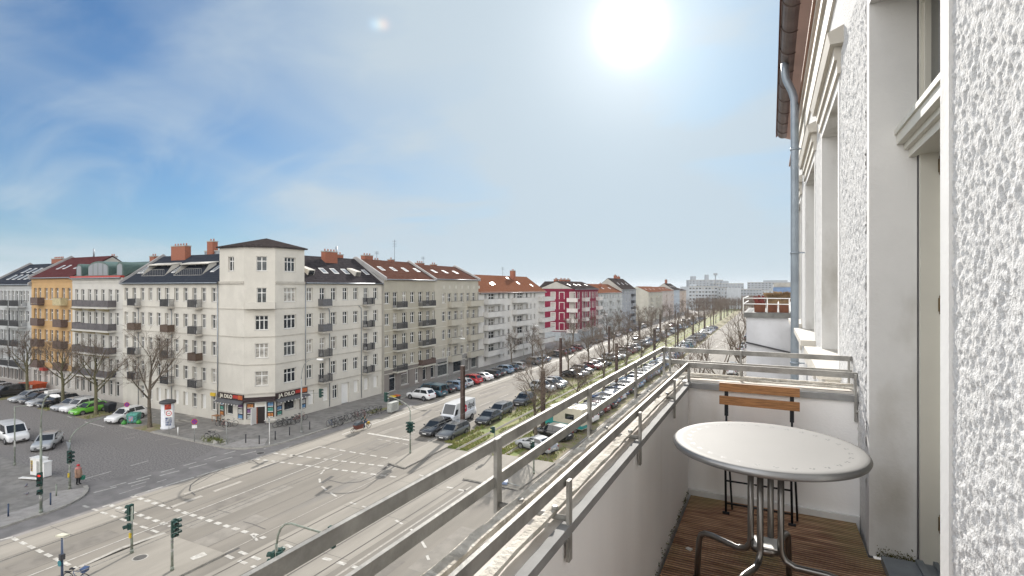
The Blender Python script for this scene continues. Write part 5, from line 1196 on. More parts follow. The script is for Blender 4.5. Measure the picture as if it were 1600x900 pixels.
    P['lights'] = lights
    pl = MB(); pl.box(hl*1.004, hl*1.010, -.26, .26, .40, .51); pr = MB(); zz = .75 if kind in ('hatchback','suv','estate') else .62; pr.box(-hl*1.012, -hl*.99, -.26, .26, zz-.06, zz+.05); P['plates'] = [pl, pr]
    mi = []
    for s in (1,-1): m = MB(); x = hl*(bf-.06); m.hexa([(x-.05,s*hw*.97,zb(bf)+.07),(x+.08,s*hw*.97,zb(bf)+.07),(x+.08,s*(hw+.15),zb(bf)+.09),(x-.05,s*(hw+.17),zb(bf)+.09),(x-.05,s*hw*.97,zb(bf)+.20),(x+.06,s*hw*.97,zb(bf)+.20),(x+.06,s*(hw+.15),zb(bf)+.22),(x-.05,s*(hw+.17),zb(bf)+.22)]); mi.append(m)
    P['mirrors'] = mi
    wh = MB(); wh.tube([(0,-.10,0),(0,.0,0)], [wr*.96,wr*.96], 20, 0, True, True); wh.lathe([], n=3) if False else None
    wh.tube([(0,-.02,0),(0,.012,0)], [wr,wr*.93], 20, 0, True, True)
    ri = MB(); ri.tube([(0,.010,0),(0,.018,0)], [wr*.66,wr*.62], 16, 0, True, False)
    for k in range(5): a = 2*math.pi*k/5+.3; ri.face([(wr*.16*math.cos(a+o),.0195,wr*.16*math.sin(a+o)) if i in (0,3) else (wr*.58*math.cos(a+o),.0195,wr*.58*math.sin(a+o)) for i, o in ((0,.55),(1,.42),(2,.84),(3,.71))], 1)
    P['wheel'] = (wh, ri, [(hl*fx, s*(hw+.002), wr, s) for fx in (wf,wb) for s in (1,-1)])
    return P
PROTO = {}
def car_proto(kind):
    P = car_parts(kind); t = add('parked_car', None); t['_'] = 0; del t['_']
    P['body'].build('body', [M_paint], t); P['trim'].build('wheel_arch', M_trim, t)
    for n, m in P['glass']: m.build(n, M_cglass, t)
    for n, l in P['lights'].items():
        for m in l: m.build(n, M_lamp if n == 'headlight' else M_tail, t)
    for m in P['plates']: m.build('number_plate', M_plate, t)
    for m in P['mirrors']: m.build('mirror', M_trim, t)
    wh, ri, pos = P['wheel']; wme = wh.mesh('wheel', M_tyre); rme = ri.mesh('rim', [M_rim, M_trim])
    for (x, y, z, s) in pos: w = add('wheel', wme, t, (x,y,z), 0 if s > 0 else math.pi); add('rim', rme, w)
    return t
def car_low(kind):
    if ('low', kind) in PROTO: return PROTO[('low', kind)]
    P = car_parts(kind); m = MB()
    def app(b, k):
        i = len(m.v); m.v += b.v; m.f += [tuple(j+i for j in f) for f in b.f]; m.m += [k]*len(b.f); m.sm += b.sm
    app(P['body'],0); app(P['trim'],2)
    for _n, b in P['glass']: app(b,1)
    for n, l in P['lights'].items():
        for b in l: app(b, 3 if n == 'headlight' else 4)
    wh, ri, pos = P['wheel']
    for (x,y,z,s) in pos:
        for b, k in ((wh,2),(ri,5)):
            c = MB(); c.v = [(x+(p[0] if s > 0 else -p[0]), y+(p[1] if s > 0 else -p[1]), z+p[2]) for p in b.v]; c.f = b.f; c.sm = b.sm; app(c,k)
    PROTO[('low',kind)] = m.mesh('parked_car', [M_paint,M_cglass,M_trim,M_lamp,M_tail,M_rim]); return PROTO[('low',kind)]
USED = set()
def car(kind, x, y, head, col, label, group=None, low=False, z=0.0, name='parked_car'):
    """head: heading in degrees, 0 = +X"""
    if low: t = add(name, car_low(kind))
    else:
        if kind not in PROTO: PROTO[kind] = car_proto(kind); t = PROTO[kind]
        else: t = copy_tree(PROTO[kind])
    t.name = name; t.location = (x,y,z); t.rotation_euler = (0,0,R(head)); t.color = (*col,1)
    for c in t.children: c.color = (*col,1)
    cat = {'van':'van','box_van':'van'}.get(kind,'car'); tag(t, label, cat, group); return t
C = dict(black=(.012,.012,.014), anthracite=(.045,.047,.052), grey=(.12,.125,.13), silver=(.36,.37,.38), white=(.72,.72,.72), red=(.42,.015,.02), blue=(.03,.07,.16), petrol=(.03,.085,.12), greenish=(.12,.42,.03), teal=(.04,.17,.18), paleblue=(.16,.23,.32), beige=(.45,.42,.35), darkred=(.12,.015,.018))
# waiting at the lights and standing in the near lanes
car('estate', -35.1, 50.4, -90, C['anthracite'], 'dark grey estate car waiting at the stop line in front of the delivery van', name='waiting_car')
car('estate', -32.5, 50.0, -91, C['grey'], 'grey estate car with open front lane, nearest to the stop line beside the brown pole', name='waiting_car')
car('saloon', -31.9, 57.4, -90, C['anthracite'], 'dark saloon standing on the strip right behind the brown tram pole', name='waiting_car')
car('estate', -32.5, 61.4, -92, C['grey'], 'grey blue estate car third along the strip left of the tram tracks', name='waiting_car')
car('suv', -32.1, 68.3, -92, C['anthracite'], 'dark off-road car last on the strip before the parking bays left of the tracks', name='waiting_car')
dv = car('box_van', -35.5, 55.6, -90, (.70,.71,.72), 'tall white delivery van with a red cube emblem and dpd lettering on its side', name='delivery_van')
me, w = text_mesh('dpd', .95, M_trim, .004, .012)
M_dred = mat('emblem_red', (.55,.012,.04), .5, .1)
o = add('lettering', me, dv, (-.95,.935,1.62)); o.rotation_euler = (R(86), 0, R(180)); o.scale = (1.15,1,1)
m = MB(); c = Vector((-.15,.952,1.72))
for ring in ([(0,.62),(.52,.31),(.52,-.31),(0,-.62),(-.52,-.31),(-.52,.31)],): m.hexa([c+Vector((0,0,-.62)),c+Vector((.52,0,-.31)),c+Vector((.52,.01,-.31)),c+Vector((0,.01,-.62)),c+Vector((0,0,.0)),c+Vector((.52,0,.31)),c+Vector((.52,-.05,.31)),c+Vector((0,-.0,.0))]); m.face([c+Vector((a,.012-.045*max(b,-.3),b)) for a, b in ring][::-1])
m.build('emblem', M_dred, dv)
m = MB(); m.bar(c+Vector((0,.02,-.05)),c+Vector((.3,.0,.16)),.05,.07); m.bar(c+Vector((0,.02,-.05)),c+Vector((-.3,.0,.12)),.05,.07); m.bar(c+Vector((0,.03,-.5)),c+Vector((0,.02,-.05)),.05,.07); m.build('emblem_line', M_white, dv)
m = MB(); m.box(2.96,3.03,-.95,.95,.32,.72); m.box(2.98,3.04,-.6,.6,.78,.86); m.build('bumper', mat('bumper_grey_blue', (.13,.16,.22), .5, .2, 5), dv)
# row in front of the beige and white houses: noses to the houses
kerb = [(64.4,'suv','white','white off-road car parked nose in first beside the brick paved verge'),(67.2,'van','petrol','petrol blue van parked between the white off-road car and a black hatchback'),(70.4,'hatchback','black','black hatchback parked right of the petrol blue van'),(73.0,'estate','paleblue','grey blue estate car partly hidden behind the brown tram pole'),(75.9,'hatchback','silver','silver hatchback parked left of the red car'),(78.8,'suv','red','bright red car in the row before the sand coloured house'),(82.6,'saloon','white','white saloon parked right of the bright red car'),(85.6,'estate','black','black estate parked right of the white saloon'),(88.3,'hatchback','anthracite','dark hatchback between the black estate and the blue grey off-road car'),(91.2,'suv','paleblue','blue grey off-road car before the corner of the postwar block'),(94.2,'hatchback','black','black hatchback right of the blue grey off-road car'),(97.0,'estate','silver','silver estate at the end of the near kerb row before the bare trees')]
for (y, k, c_, l) in kerb: car(k, -47.7, y, 176, C[c_], l, 'cars parked nose in before the beige houses')
rng = random.Random(21); pal = ['black','anthracite','grey','silver','white','blue','anthracite','grey','paleblue','black','silver','darkred']
ORD = ['first','second','third','fourth','fifth','sixth','seventh','eighth','ninth','tenth','eleventh','twelfth','thirteenth','fourteenth','fifteenth','sixteenth','seventeenth','eighteenth','nineteenth','twentieth','twenty-first','twenty-second','twenty-third','twenty-fourth','twenty-fifth','twenty-sixth','twenty-seventh','twenty-eighth','twenty-ninth','thirtieth','thirty-first','thirty-second','thirty-third','thirty-fourth','thirty-fifth','thirty-sixth','thirty-seventh','thirty-eighth']
word = {'hatchback':'hatchback','saloon':'saloon','estate':'estate car','suv':'off-road car','minivan':'people carrier','van':'van'}
cname = dict(black='black',anthracite='dark grey',grey='grey',silver='silver',white='white',red='red',blue='dark blue',petrol='petrol blue',teal='teal',paleblue='blue grey',beige='beige',darkred='dark red',greenish='green')
def auto_row(n, x, y0, step, head, where, group, gaps=(), jit=.2, lowfrom=0, special={}):
    k = 0
    for i in range(n):
        y = y0+i*step
        if i in gaps: continue
        c_ = rng.choice(pal); kd = rng.choice(['hatchback','saloon','estate','suv','hatchback','minivan','estate'])
        if i in special: kd, c_ = special[i]
        car(kd, x+rng.uniform(-jit,jit), y+rng.uniform(-.12,.12), head+rng.uniform(-2.5,2.5), C[c_], f'{cname[c_]} {word[kd]}, {ORD[k]} from the near end {where}', group, low=i >= lowfrom); k += 1
auto_row(11, -47.7, 104.5, 2.9, 176, 'before the white postwar block', 'cars parked before the white postwar block', (3,4,9))
auto_row(20, -48.3, 153, 4.3, 92, 'beyond the wine red house', 'cars parked beyond the wine red house', (2,7,11))
auto_row(38, -33.4, 78.5, 2.85, -12, 'in bays left of the tracks', 'cars in the bays left of the tram tracks', (3,4,8,12,13,17,23,24,29,33), lowfrom=9, special={0:('suv','silver'),1:('estate','grey'),2:('hatchback','silver'),5:('saloon','black'),6:('hatchback','silver'),7:('suv','grey'),14:('suv','silver'),15:('estate','grey')})
auto_row(24, -33.4, 190, 4.6, -12, 'in far bays left of tracks', 'cars in the far bays left of the tracks', (4,5,11,17))
# right of the tracks
car('saloon', -22.0, 49.7, 164, C['silver'], 'silver saloon parked nose to the tracks beneath the nearest median tree')
car('suv', -22.0, 54.3, 168, C['black'], 'black off-road car parked between the silver saloon and the camper')
car('van', -22.0, 63.0, 170, C['white'], 'white panel van with two rear windows parked behind the camper')
auto_row(26, -21.8, 66.2, 2.8, 168, 'of cars behind the panel van', 'cars right of the tram tracks behind the van', (), lowfrom=10, special={0:('suv','anthracite'),1:('hatchback','darkred'),2:('estate','black'),3:('suv','blue'),4:('saloon','silver'),5:('hatchback','blue'),6:('estate','black')})
auto_row(20, -21.8, 143, 4.4, 168, 'in far bays right of tracks', 'cars in the far bays right of the tracks', (5,11,12), special={2:('estate','teal')})
auto_row(9, -7.0, 62, 7.0, 90, 'of the right kerb row', 'cars along the right hand kerb', (2,6))
auto_row(12, -7.0, 140, 11, 90, 'of the farther right kerb row', 'cars farther along the right kerb', (3,))
# driving on the far boulevard
auto_row(4, -39.0, 168, 33, -90, 'driving on the far boulevard', 'cars driving towards the crossing')
# camper
cp = thing('camper', 'cream camper with a turquoise stripe and over-cab bunk parked beside the black off-road car', 'camper', (-21.9,58.6,0), R(168))
PROT = car_parts('van'); M_cam = mat('camper_cream', (.60,.56,.44), .5, .1, 2); M_turq = mat('camper_turquoise', (.02,.26,.25), .4, .1, 3)
m = MB(); m.hexa([(1.3,-1.05,.55),(1.3,1.05,.55),(-2.7,1.05,.55),(-2.7,-1.05,.55),(1.3,-1.08,1.85),(1.3,1.08,1.85),(-2.7,1.08,2.75),(-2.7,-1.08,2.75)]); m.hexa([(2.1,-1.06,1.86),(2.1,1.06,1.86),(-2.7,1.06,1.86),(-2.7,-1.06,1.86),(1.8,-1.04,2.78),(1.8,1.04,2.78),(-2.68,1.04,2.86),(-2.68,-1.04,2.86)]); m.build('living_box', M_cam, cp)
m = MB(); m.hexa([(2.75,-.9,.45),(2.75,.9,.45),(1.2,.95,.45),(1.2,-.95,.45),(2.65,-.85,1.1),(2.65,.85,1.1),(1.2,.93,1.15),(1.2,-.93,1.15)]); m.hexa([(2.1,-.9,1.1),(2.1,.9,1.1),(1.25,.93,1.14),(1.25,-.93,1.14),(1.75,-.8,1.86),(1.75,.8,1.86),(1.25,.9,1.86),(1.25,-.9,1.86)]); m.build('cab', M_turq, cp)
m = MB(); m.face([(2.07,-.78,1.16),(2.07,.78,1.16),(1.79,.72,1.82),(1.79,-.72,1.82)]); m.build('windscreen', M_cglass, cp)
m = MB(); m.box(-2.72,1.32,-1.092,1.092,.62,.98); m.build('stripe', M_turq, cp)
for s in (1,-1):
    m = MB(); m.box(-1.6,-.4,s*1.075-.02,s*1.075+.02,1.55,2.15); m.build('window', M_cglass, cp)
m = MB(); m.box(-2.74,-2.70,-.6,.6,1.6,2.2); m.build('rear_window', M_cglass, cp)
m = MB()
for x in (-2.2,-1.4,-.6,.2,1.0): m.bar((x,-1.0,2.87),(x,1.0,2.87),.05,.05)
m.build('roof_rib', M_cam, cp)
wh, ri, _ = PROT['wheel']; wme = wh.mesh('wheel', M_tyre); rme = ri.mesh('rim', [M_rim,M_trim])
for x in (2.0,-1.7):
    for s in (1,-1): w = add('wheel', wme, cp, (x,s*.98,.34), 0 if s > 0 else math.pi); add('rim', rme, w)
# side street rows
side = [(-82.6,37.2,'hatchback','greenish','bright green car parked beside the second tree from the corner'),(-85.2,37.4,'suv','white','white off-road car parked left of the bright green car'),(-87.8,37.6,'estate','silver','silver white estate between the white off-road car and a tree'),(-92.0,37.6,'estate','black','long black estate parked right of the taxi'),(-94.7,37.5,'estate','silver','pale taxi with a white roof box beside the long black estate'),(-97.3,37.3,'hatchback','anthracite','dark hatchback parked left of the pale taxi'),(-99.9,37.4,'estate','silver','silver estate next to the orange skip'),(-106.3,37.0,'minivan','black','black people carrier left of the tree by the orange skip'),(-109.0,37.2,'hatchback','anthracite','dark hatchback left of the black people carrier'),(-111.6,37.3,'estate','silver','silver estate fourth from the left border of the photo'),(-114.3,37.4,'estate','black','black estate near the left border behind the silver estate'),(-117,37.5,'hatchback','blue','blue hatchback at the left border beside the grey white house')]
for (x, y, k, c_, l) in side: car(k, x, y, -84, C[c_], l, 'cars parked along the side street')
m = MB(); tx = [o for o in bpy.data.objects if o.get('label','').startswith('pale taxi')][0]; m.box(-1.3,.25,-.42,.42,1.50,1.86); m.build('roof_box', M_white, tx)
ec = car('suv', -73.7, 37.2, -78, C['white'], 'white electric car with a dark flank parked beside the colourful bin')
car('van', -75.6, 26.7, -6, C['white'], 'white van driving out of the side street at the left border', name='moving_car')
car('hatchback', -69.0, 27.3, -38, C['silver'], 'pale grey car driving behind the lamp post towards the crossing', name='moving_car')

# ------------------------------------------------------------------ bare trees
M_bark = mat('bark', (.15,.118,.088), .95, .4, 5, .5, 20, col2=(.085,.075,.055)); M_barkg = mat('mossy_bark', (.155,.140,.075), .95, .4, 5, .5, 20, col2=(.09,.085,.05)); M_twig = mat('twigs', (.19,.145,.11), .95, .3, 3)
def tree_mesh(seed, h, spread, fork, r0, low=False, droop=.0, trunk_mat=M_bark, tw=6):
    r = random.Random(seed); T = MB(); Cw = MB()
    def rot(d, ang, az):
        a = d.cross(Vector((0,0,1)));
        if a.length < .05: a = Vector((1,0,0))
        a.normalize(); return (Matrix.Rotation(az, 3, d) @ (Matrix.Rotation(ang, 3, a) @ d)).normalized()
    def branch(p, d, L, rad, lev, mb, sides):
        n = 3 if lev < 3 else 2; pts = [p.copy()]; rs = [rad]; dd = d.copy()
        for i in range(n):
            dd = (dd+Vector((r.uniform(-.16,.16),r.uniform(-.16,.16),(.10 if lev < 3 else .02)-droop*lev*.05))).normalized(); p = p+dd*(L/n); pts.append(p.copy()); rs.append(rad*(1-.55*(i+1)/n))
        mb.tube(pts, rs, sides, 0, False)
        return pts, rs, dd
    trunk = [Vector((0,0,-.05))]; rr = [r0*1.35]; p = Vector((0,0,0)); lean = Vector((r.uniform(-.04,.04),r.uniform(-.04,.04),1)).normalized()
    for i in range(5): p = p+lean*(fork/5); trunk.append(p.copy()); rr.append(r0*(1-.06*i))
    nl = r.randint(4,6)
    top = p.copy(); leader = [p.copy()]
    for i in range(4): p = p+Vector((r.uniform(-.12,.12),r.uniform(-.12,.12),1)).normalized()*((h-fork)*.6/4); trunk.append(p.copy()); rr.append(r0*(.72-.15*i))
    T.tube(trunk, rr, 9, 0, False)
    starts = []
    for i in range(nl+5):
        t = i/(nl+4); k = 5+int(t*3.99); f = t*3.99-int(t*3.99); a = trunk[5+int(t*3.99)]; b = trunk[min(6+int(t*3.99),9)]; starts.append((a.lerp(b,f), r0*(.46-.26*t), r.uniform(.55,1.15)*(1-.35*t), (h-fork)*r.uniform(.42,.60)*(1-.35*t)))
    for (p0, rd, ang, L) in starts:
        d = rot(Vector((0,0,1)), ang*spread, r.uniform(0,6.28)); pts, rs, de = branch(p0, d, L, rd, 1, T if not low else Cw, 5)
        for _ in range(5 if not low else 4):
            f = r.uniform(.3,1); i = min(2,int(f*3)); q = pts[i].lerp(pts[i+1], f*3-i); d2 = rot(de, r.uniform(.35,.85), r.uniform(0,6.28)); pts2, rs2, de2 = branch(q, d2, L*r.uniform(.40,.65), rd*.36, 2, Cw, 4)
            for _ in range(tw if not low else 4):
                f = r.uniform(.2,1); i = min(2,int(f*3)); q2 = pts2[i].lerp(pts2[i+1], f*3-i); d3 = rot(de2, r.uniform(.3,.9), r.uniform(0,6.28)); pts3, rs3, de3 = branch(q2, d3, L*r.uniform(.22,.36), max(rd*.15,.0105), 3, Cw, 3)
                for _ in range(tw):
                    f = r.uniform(.2,1); i = min(1,int(f*2)); q3 = pts3[i].lerp(pts3[i+1], f*2-i); d4 = rot(de3, r.uniform(.3,.9), r.uniform(0,6.28)); branch(q3, d4, L*r.uniform(.12,.22), .0075, 4, Cw, 3)
    return T.mesh('trunk', trunk_mat), Cw.mesh('crown', M_twig)
TREES = {}
def tree(key, x, y, rz, sc, label, group, z=0.0):
    t = thing('bare_tree', label, 'tree', (x,y,z), rz, group); t.scale = (sc,sc,sc); a, b = TREES[key]; add('trunk', a, t); add('crown', b, t); return t
TREES['s1'] = tree_mesh(1, 8.5, .95, 3.0, .19, trunk_mat=M_barkg); TREES['s2'] = tree_mesh(2, 9.0, 1.0, 2.6, .20, trunk_mat=M_barkg); TREES['s3'] = tree_mesh(13, 11.0, .85, 3.2, .21)
TREES['m1'] = tree_mesh(4, 9.2, 1.0, 3.0, .22); TREES['m2'] = tree_mesh(5, 8.2, 1.05, 2.6, .18); TREES['m3'] = tree_mesh(6, 9.5, .9, 3.2, .2); TREES['l1'] = tree_mesh(7, 13.5, .95, 4.2, .27, tw=3); TREES['l2'] = tree_mesh(8, 12.5, 1.05, 3.8, .25, tw=3)
for (p, key, sc, l) in (((43,619),'s1',1.12,'bare street tree beside the orange skip'),((98,637),'s2',1.08,'bare street tree between the long black estate and a silver car'),((150,651),'s2',1.12,'bare street tree with a mossy trunk right of the bright green car'),((234,671),'s3',1.06,'tall bare tree left of the advertising column')):
    c = gp(*p); tree(key, c.x, c.y, rng.uniform(0,6), sc, l, 'bare trees along the side street', .1)
ys = [52.8,66.6,79,92.5,105,118,132,147,163,180,198,218,240,262,285,310,340,370]
for i, y in enumerate(ys): tree(['m1','m2','m3'][i % 3], -23.4, y, rng.uniform(0,6), rng.uniform(.88,1.08), 'bare tree nearest the silver saloon in the row right of the tracks' if i == 0 else f'bare tree right of the tram tracks, {ORD[i]} of its row from the silver saloon', 'bare trees right of the tram tracks')
ys = [80.2,92.6,105,124,138,152,168,184,202,222,244,266,290,315,345,375]
for i, y in enumerate(ys): tree(['m3','m2','m1','l2'][i % 4 if i > 5 else i % 3], -34.4, y, rng.uniform(0,6), rng.uniform(.85,1.05), f'bare tree left of the tram tracks, {ORD[i]} of its row from the crossing', 'bare trees left of the tram tracks')
ys = [101,112,140,158,174,190,206,222,240,258,276,296,318,342,368]
for i, y in enumerate(ys): tree(['m2','m3','m1'][i % 3], -50.6, y, rng.uniform(0,6), rng.uniform(.8,1.0), f'bare tree on the far pavement, {ORD[i]} along the row from the postwar block', 'bare trees on the far pavement', .12)
ys = [41.5,57.5,90,125,160,200,245,300]
for i, y in enumerate(ys): tree(['l1','l2'][i % 2], -4.3 - (.8 if i == 0 else 0), y, rng.uniform(0,6), rng.uniform(.92,1.05), f'tall bare tree on our pavement, {ORD[i]} along the row from the balcony', 'tall bare trees on our pavement', .12)
# far woods closing the boulevard: one mass nobody could count
m = MB(); r_ = random.Random(5)
for _ in range(240):
    x = r_.uniform(-52,8); y = r_.uniform(395,555); hh = r_.uniform(8,13)
    m.tube([(x,y,0),(x+r_.uniform(-.3,.3),y,hh*.4),(x+r_.uniform(-.6,.6),y,hh*.8)], [.2,.15,.05], 4, 0, False)
    for _ in range(46):
        b = Vector((x,y,hh*r_.uniform(.28,.7))); e = b+Vector((r_.gauss(0,2.0),r_.gauss(0,2.0),abs(r_.gauss(1.6,1.3)))); e.z = min(e.z, hh); m.tube([b,e], [.06,.03], 3, 0, False)
tag(m.build('far_wood', M_twig), kind='stuff')
# ------------------------------------------------------------------ street furniture
M_pole = mat('pole_grey_green', (.26,.29,.24), .6, .25, 4, grime=((.16,.15,.12), 6, .5, .7, (1,1,.6))); M_sig = mat('signal_green', (.012,.05,.04), .5, .2, 5); M_lens = mat('signal_lens', (.03,.03,.03), .25, .1, 5); M_lred = mat('red_lens', (.55,.03,.02), .3, .1, 5, emit=1.0); M_poleg = mat('lamp_post_grey', (.33,.34,.32), .5, .2, 4)
M_rust = mat('tram_pole_brown', (.085,.055,.045), .7, .3, 4); M_stick = mat('sticker_patch', (.45,.45,.42), .7, .6, 25)
def signal(parent, p, face, n=3, lit=None, mb=None):
    """signal head centred at p, lenses towards face degrees"""
    a = R(face); f = Vector((math.cos(a), math.sin(a), 0)); s = Vector((-f.y, f.x, 0)); up = Vector((0,0,1)); p = Vector(p); h = .33*n
    m = MB(); c = lambda x, y, z: p+f*x+s*y+up*z
    m.hexa([c(-.10,-.16,-h/2),c(.10,-.16,-h/2),c(.10,.16,-h/2),c(-.10,.16,-h/2),c(-.10,-.16,h/2),c(.10,-.16,h/2),c(.10,.16,h/2),c(-.10,.16,h/2)])
    o = m.build('signal_head', M_sig, parent)
    for i in range(n):
        z = h/2-.33*(i+.5); q = c(.105,0,z)
        m = MB(); m.tube([q-f*.01, q+f*.008], .115, 12, 0); m.build('lens', M_lred if lit == i else M_lens, o)
        m = MB(); pts = [(q+s*.135*math.cos(R(t))+up*.135*math.sin(R(t))) for t in range(-20,201,20)]
        for (u, v) in zip(pts[:-1], pts[1:]): m.face([u, v, v+f*.22-up*.02, u+f*.22-up*.02])
        m.build('visor', M_sig, o)
    return o
def pole_thing(name, label, cat, P, h, r, m_, group=None, stickers=0, base=True):
    t = thing(name, label, cat, P, 0, group); m = MB(); m.tube([(0,0,0),(0,0,h*.5),(0,0,h)], [r*1.12,r,r*.85], 10); po = m.build('pole', m_, t)
    if base: m = MB(); m.tube([(0,0,0),(0,0,.25)], r*1.5, 10); m.build('base', m_, po)
    rs = random.Random(int(P[0]*10))
    for k in range(stickers):
        z = rs.uniform(.9,2.1); hh = rs.uniform(.08,.2); m = MB(); m.tube([(0,0,z),(0,0,z+hh)], r*1.08, 10, 0, False); m.build('sticker', M_stick, po)
    return t, po
def arm(t, pts, r, m_): m = MB(); m.tube(pts, r, 8); return m.build('arm', m_, t)
def curve(p0, p1, p2, n=8): p0, p1, p2 = map(Vector, (p0,p1,p2)); return [p0*(1-t)**2+p1*2*t*(1-t)+p2*t*t for t in (i/n for i in range(n+1))]
def lamp(P, h, ax, L, label, m_=M_poleg, name='street_lamp', group='curved street lamps'):
    hp = h*.72; t, po = pole_thing(name, label, 'street lamp', P, hp, .085, m_, group); a = Vector((math.cos(R(ax)), math.sin(R(ax)), 0))
    arm(t, curve((0,0,hp-.02), (0,0,h+.1), a*L+Vector((0,0,h))), .05, m_); e = a*L+Vector((0,0,h)); s = Vector((-a.y,a.x,0)); m = MB(); c = lambda x,y,z: e+a*x+s*y+Vector((0,0,z))
    m.hexa([c(-.1,-.10,-.06),c(.75,-.17,-.08),c(.75,.17,-.08),c(-.1,.10,-.06),c(-.1,-.07,.05),c(.65,-.10,.10),c(.65,.10,.10),c(-.1,.07,.05)]); hd = m.build('lamp_head', M_white, t)
    m = MB(); m.hexa([c(.1,-.11,-.12),c(.68,-.13,-.12),c(.68,.13,-.12),c(.1,.11,-.12),c(.1,-.12,-.085),c(.7,-.15,-.085),c(.7,.15,-.085),c(.1,.12,-.085)]); m.build('lamp_glass', M_lamp, hd)
    return t, po
tA, _ = lamp(gp(471,678,.12), 8.7, 0, 2.6, 'curved street lamp with a traffic light arm in front of the kiosk')
arm(tA, [(0,0,4.55),(2.4,.4,4.75)], .03, M_poleg); signal(tA, (2.55,.42,4.75), 70)
tB, _ = lamp(gp(64,803,.12), 8.9, 5, 1.35, 'green street lamp with a red traffic light near the bottom left corner', M_pole); signal(tB, (.12,-.12,2.55), -35, 3, 0); signal(tB, (.1,-.1,1.6), -35, 1)
m = MB(); m.tube([(0,0,.9),(0,0,1.35)], .12, 8); m.build('sticker', M_stick, tB)
lamp((-50.0,75,.12), 8.2, 0, 2.8, 'curved street lamp before the beige house, right of the delivery van'); lamp((-50.0,105.8,.12), 8.4, 0, 2.8, 'curved street lamp before the white postwar block')
for i, y in enumerate((160,196,232)): lamp((-49.8,y,.12), 8.4, 0, 2.8, f'curved street lamp on the far pavement, {ORD[i]} beyond the wine red house')
t, po = pole_thing('street_lamp', 'thin pale lamp with a straight arm in front of the white van', 'street lamp', gp(23,729,.12), 5.6, .06, M_pole); arm(t, [(0,0,5.55),(1.5,.5,5.75)], .035, M_pole); m = MB(); m.box(1.3,1.9,.40,.62,5.70,5.80); m.build('lamp_head', M_white, t)
m = MB(); m.box(-.05,.30,-.06,-.04,1.8,2.4); m.build('sign_plate', M_stick, t)
t, po = pole_thing('traffic_light', 'traffic light with a curved arm reaching over the side street beside the person', 'traffic light', gp(109,766,.12), 4.1, .075, M_pole, stickers=2); arm(t, curve((0,0,4.0),(0,.2,5.3),(.1,2.6,5.45)), .045, M_pole)
signal(t, (.12,-.08,2.75), -15); signal(t, (-.15,.05,2.6), 100); m = MB(); m.face([(-.42,-.08,3.95),(.42,-.10,3.95),(0,-.09,3.2)][::-1]); m.face([(-.42,-.07,3.95),(.42,-.09,3.95),(0,-.08,3.2)]); m.build('give_way_sign', M_zinc, t); m = MB(); m.box(-.08,.08,-.13,-.05,1.0,1.35); m.build('push_button', mat('button_yellow',(.55,.40,.03),.5), t)
t, po = pole_thing('traffic_light', 'traffic light post with a yellow push button box, left of two on the pale island', 'traffic light', gp(206,866,.12), 2.95, .07, M_pole, stickers=3); signal(t, (-.17,0,2.55), 190); signal(t, (.0,-.16,1.75), 250, 1); m = MB(); m.box(-.09,.09,-.14,-.06,1.0,1.3); m.build('push_button', MATS['button_yellow'], t)
t, po = pole_thing('traffic_light', 'traffic light post on the pale island tip, right of the one with a yellow box', 'traffic light', gp(269,893,.12), 3.0, .07, M_pole, stickers=4); signal(t, (.14,.05,2.5), -10); signal(t, (.05,.16,2.5), 95)
t, po = pole_thing('traffic_light', 'traffic light with a curved arm on the island before the waiting cars', 'traffic light', gp(641,710,.12), 4.3, .075, M_pole, stickers=2); arm(t, curve((0,0,4.2),(0,0,5.2),(-3.1,.1,5.55)), .045, M_pole); signal(t, (-3.25,.1,5.4), 85); signal(t, (.15,.0,2.7), 0); signal(t, (-.15,0,2.7), 180); signal(t, (.0,-.16,2.6), -80)
t, po = pole_thing('traffic_light', 'traffic light with a bent arm at the tracks behind the balcony rail', 'traffic light', gp(432,1000,.0), 4.6, .08, M_pole); arm(t, curve((0,0,4.5),(.0,.1,5.9),(1.1,.35,5.55),5)+[Vector((2.6,.8,5.25))], .05, M_pole); signal(t, (2.75,.85,5.15), 95); signal(t, (.16,.05,3.75), 20); signal(t, (-.16,.0,3.7), 200); signal(t, (0,.16,3.8), 110)
t, po = pole_thing('traffic_light', 'small tram signal post on the grass between the tracks and the balcony rail', 'traffic light', gp(773,708,.0), 2.6, .06, M_pole); signal(t, (-.12,-.1,2.3), 230, 2)
t, po = pole_thing('traffic_light', 'traffic light post on the right island seen between the balcony rails', 'traffic light', gp(834,742,.12), 2.9, .07, M_pole); signal(t, (-.05,-.15,2.5), 265)
t, po = pole_thing('path_lamp', 'dark blue post with a flat cream lamp head at the bottom left edge', 'lamp', gp(97,930,.12), 3.15, .06, mat('post_blue', (.05,.075,.13), .5, .2, 4)); m = MB(); m.hexa([(-.35,-.15,3.12),(.35,-.1,3.2),(.35,.2,3.2),(-.35,.15,3.12),(-.35,-.15,3.22),(.35,-.1,3.3),(.35,.2,3.3),(-.35,.15,3.22)]); m.build('lamp_head', mat('lamp_cream',(.60,.58,.46),.5), t); m = MB(); m.tube([(.05,-.12,1.75),(.05,-.16,1.75)], .16, 14); m.build('round_sign', mat('sign_teal',(.03,.20,.24),.4), t); m = MB(); m.box(-.1,.12,-.12,.1,1.9,2.2); m.build('box', M_dark, t)
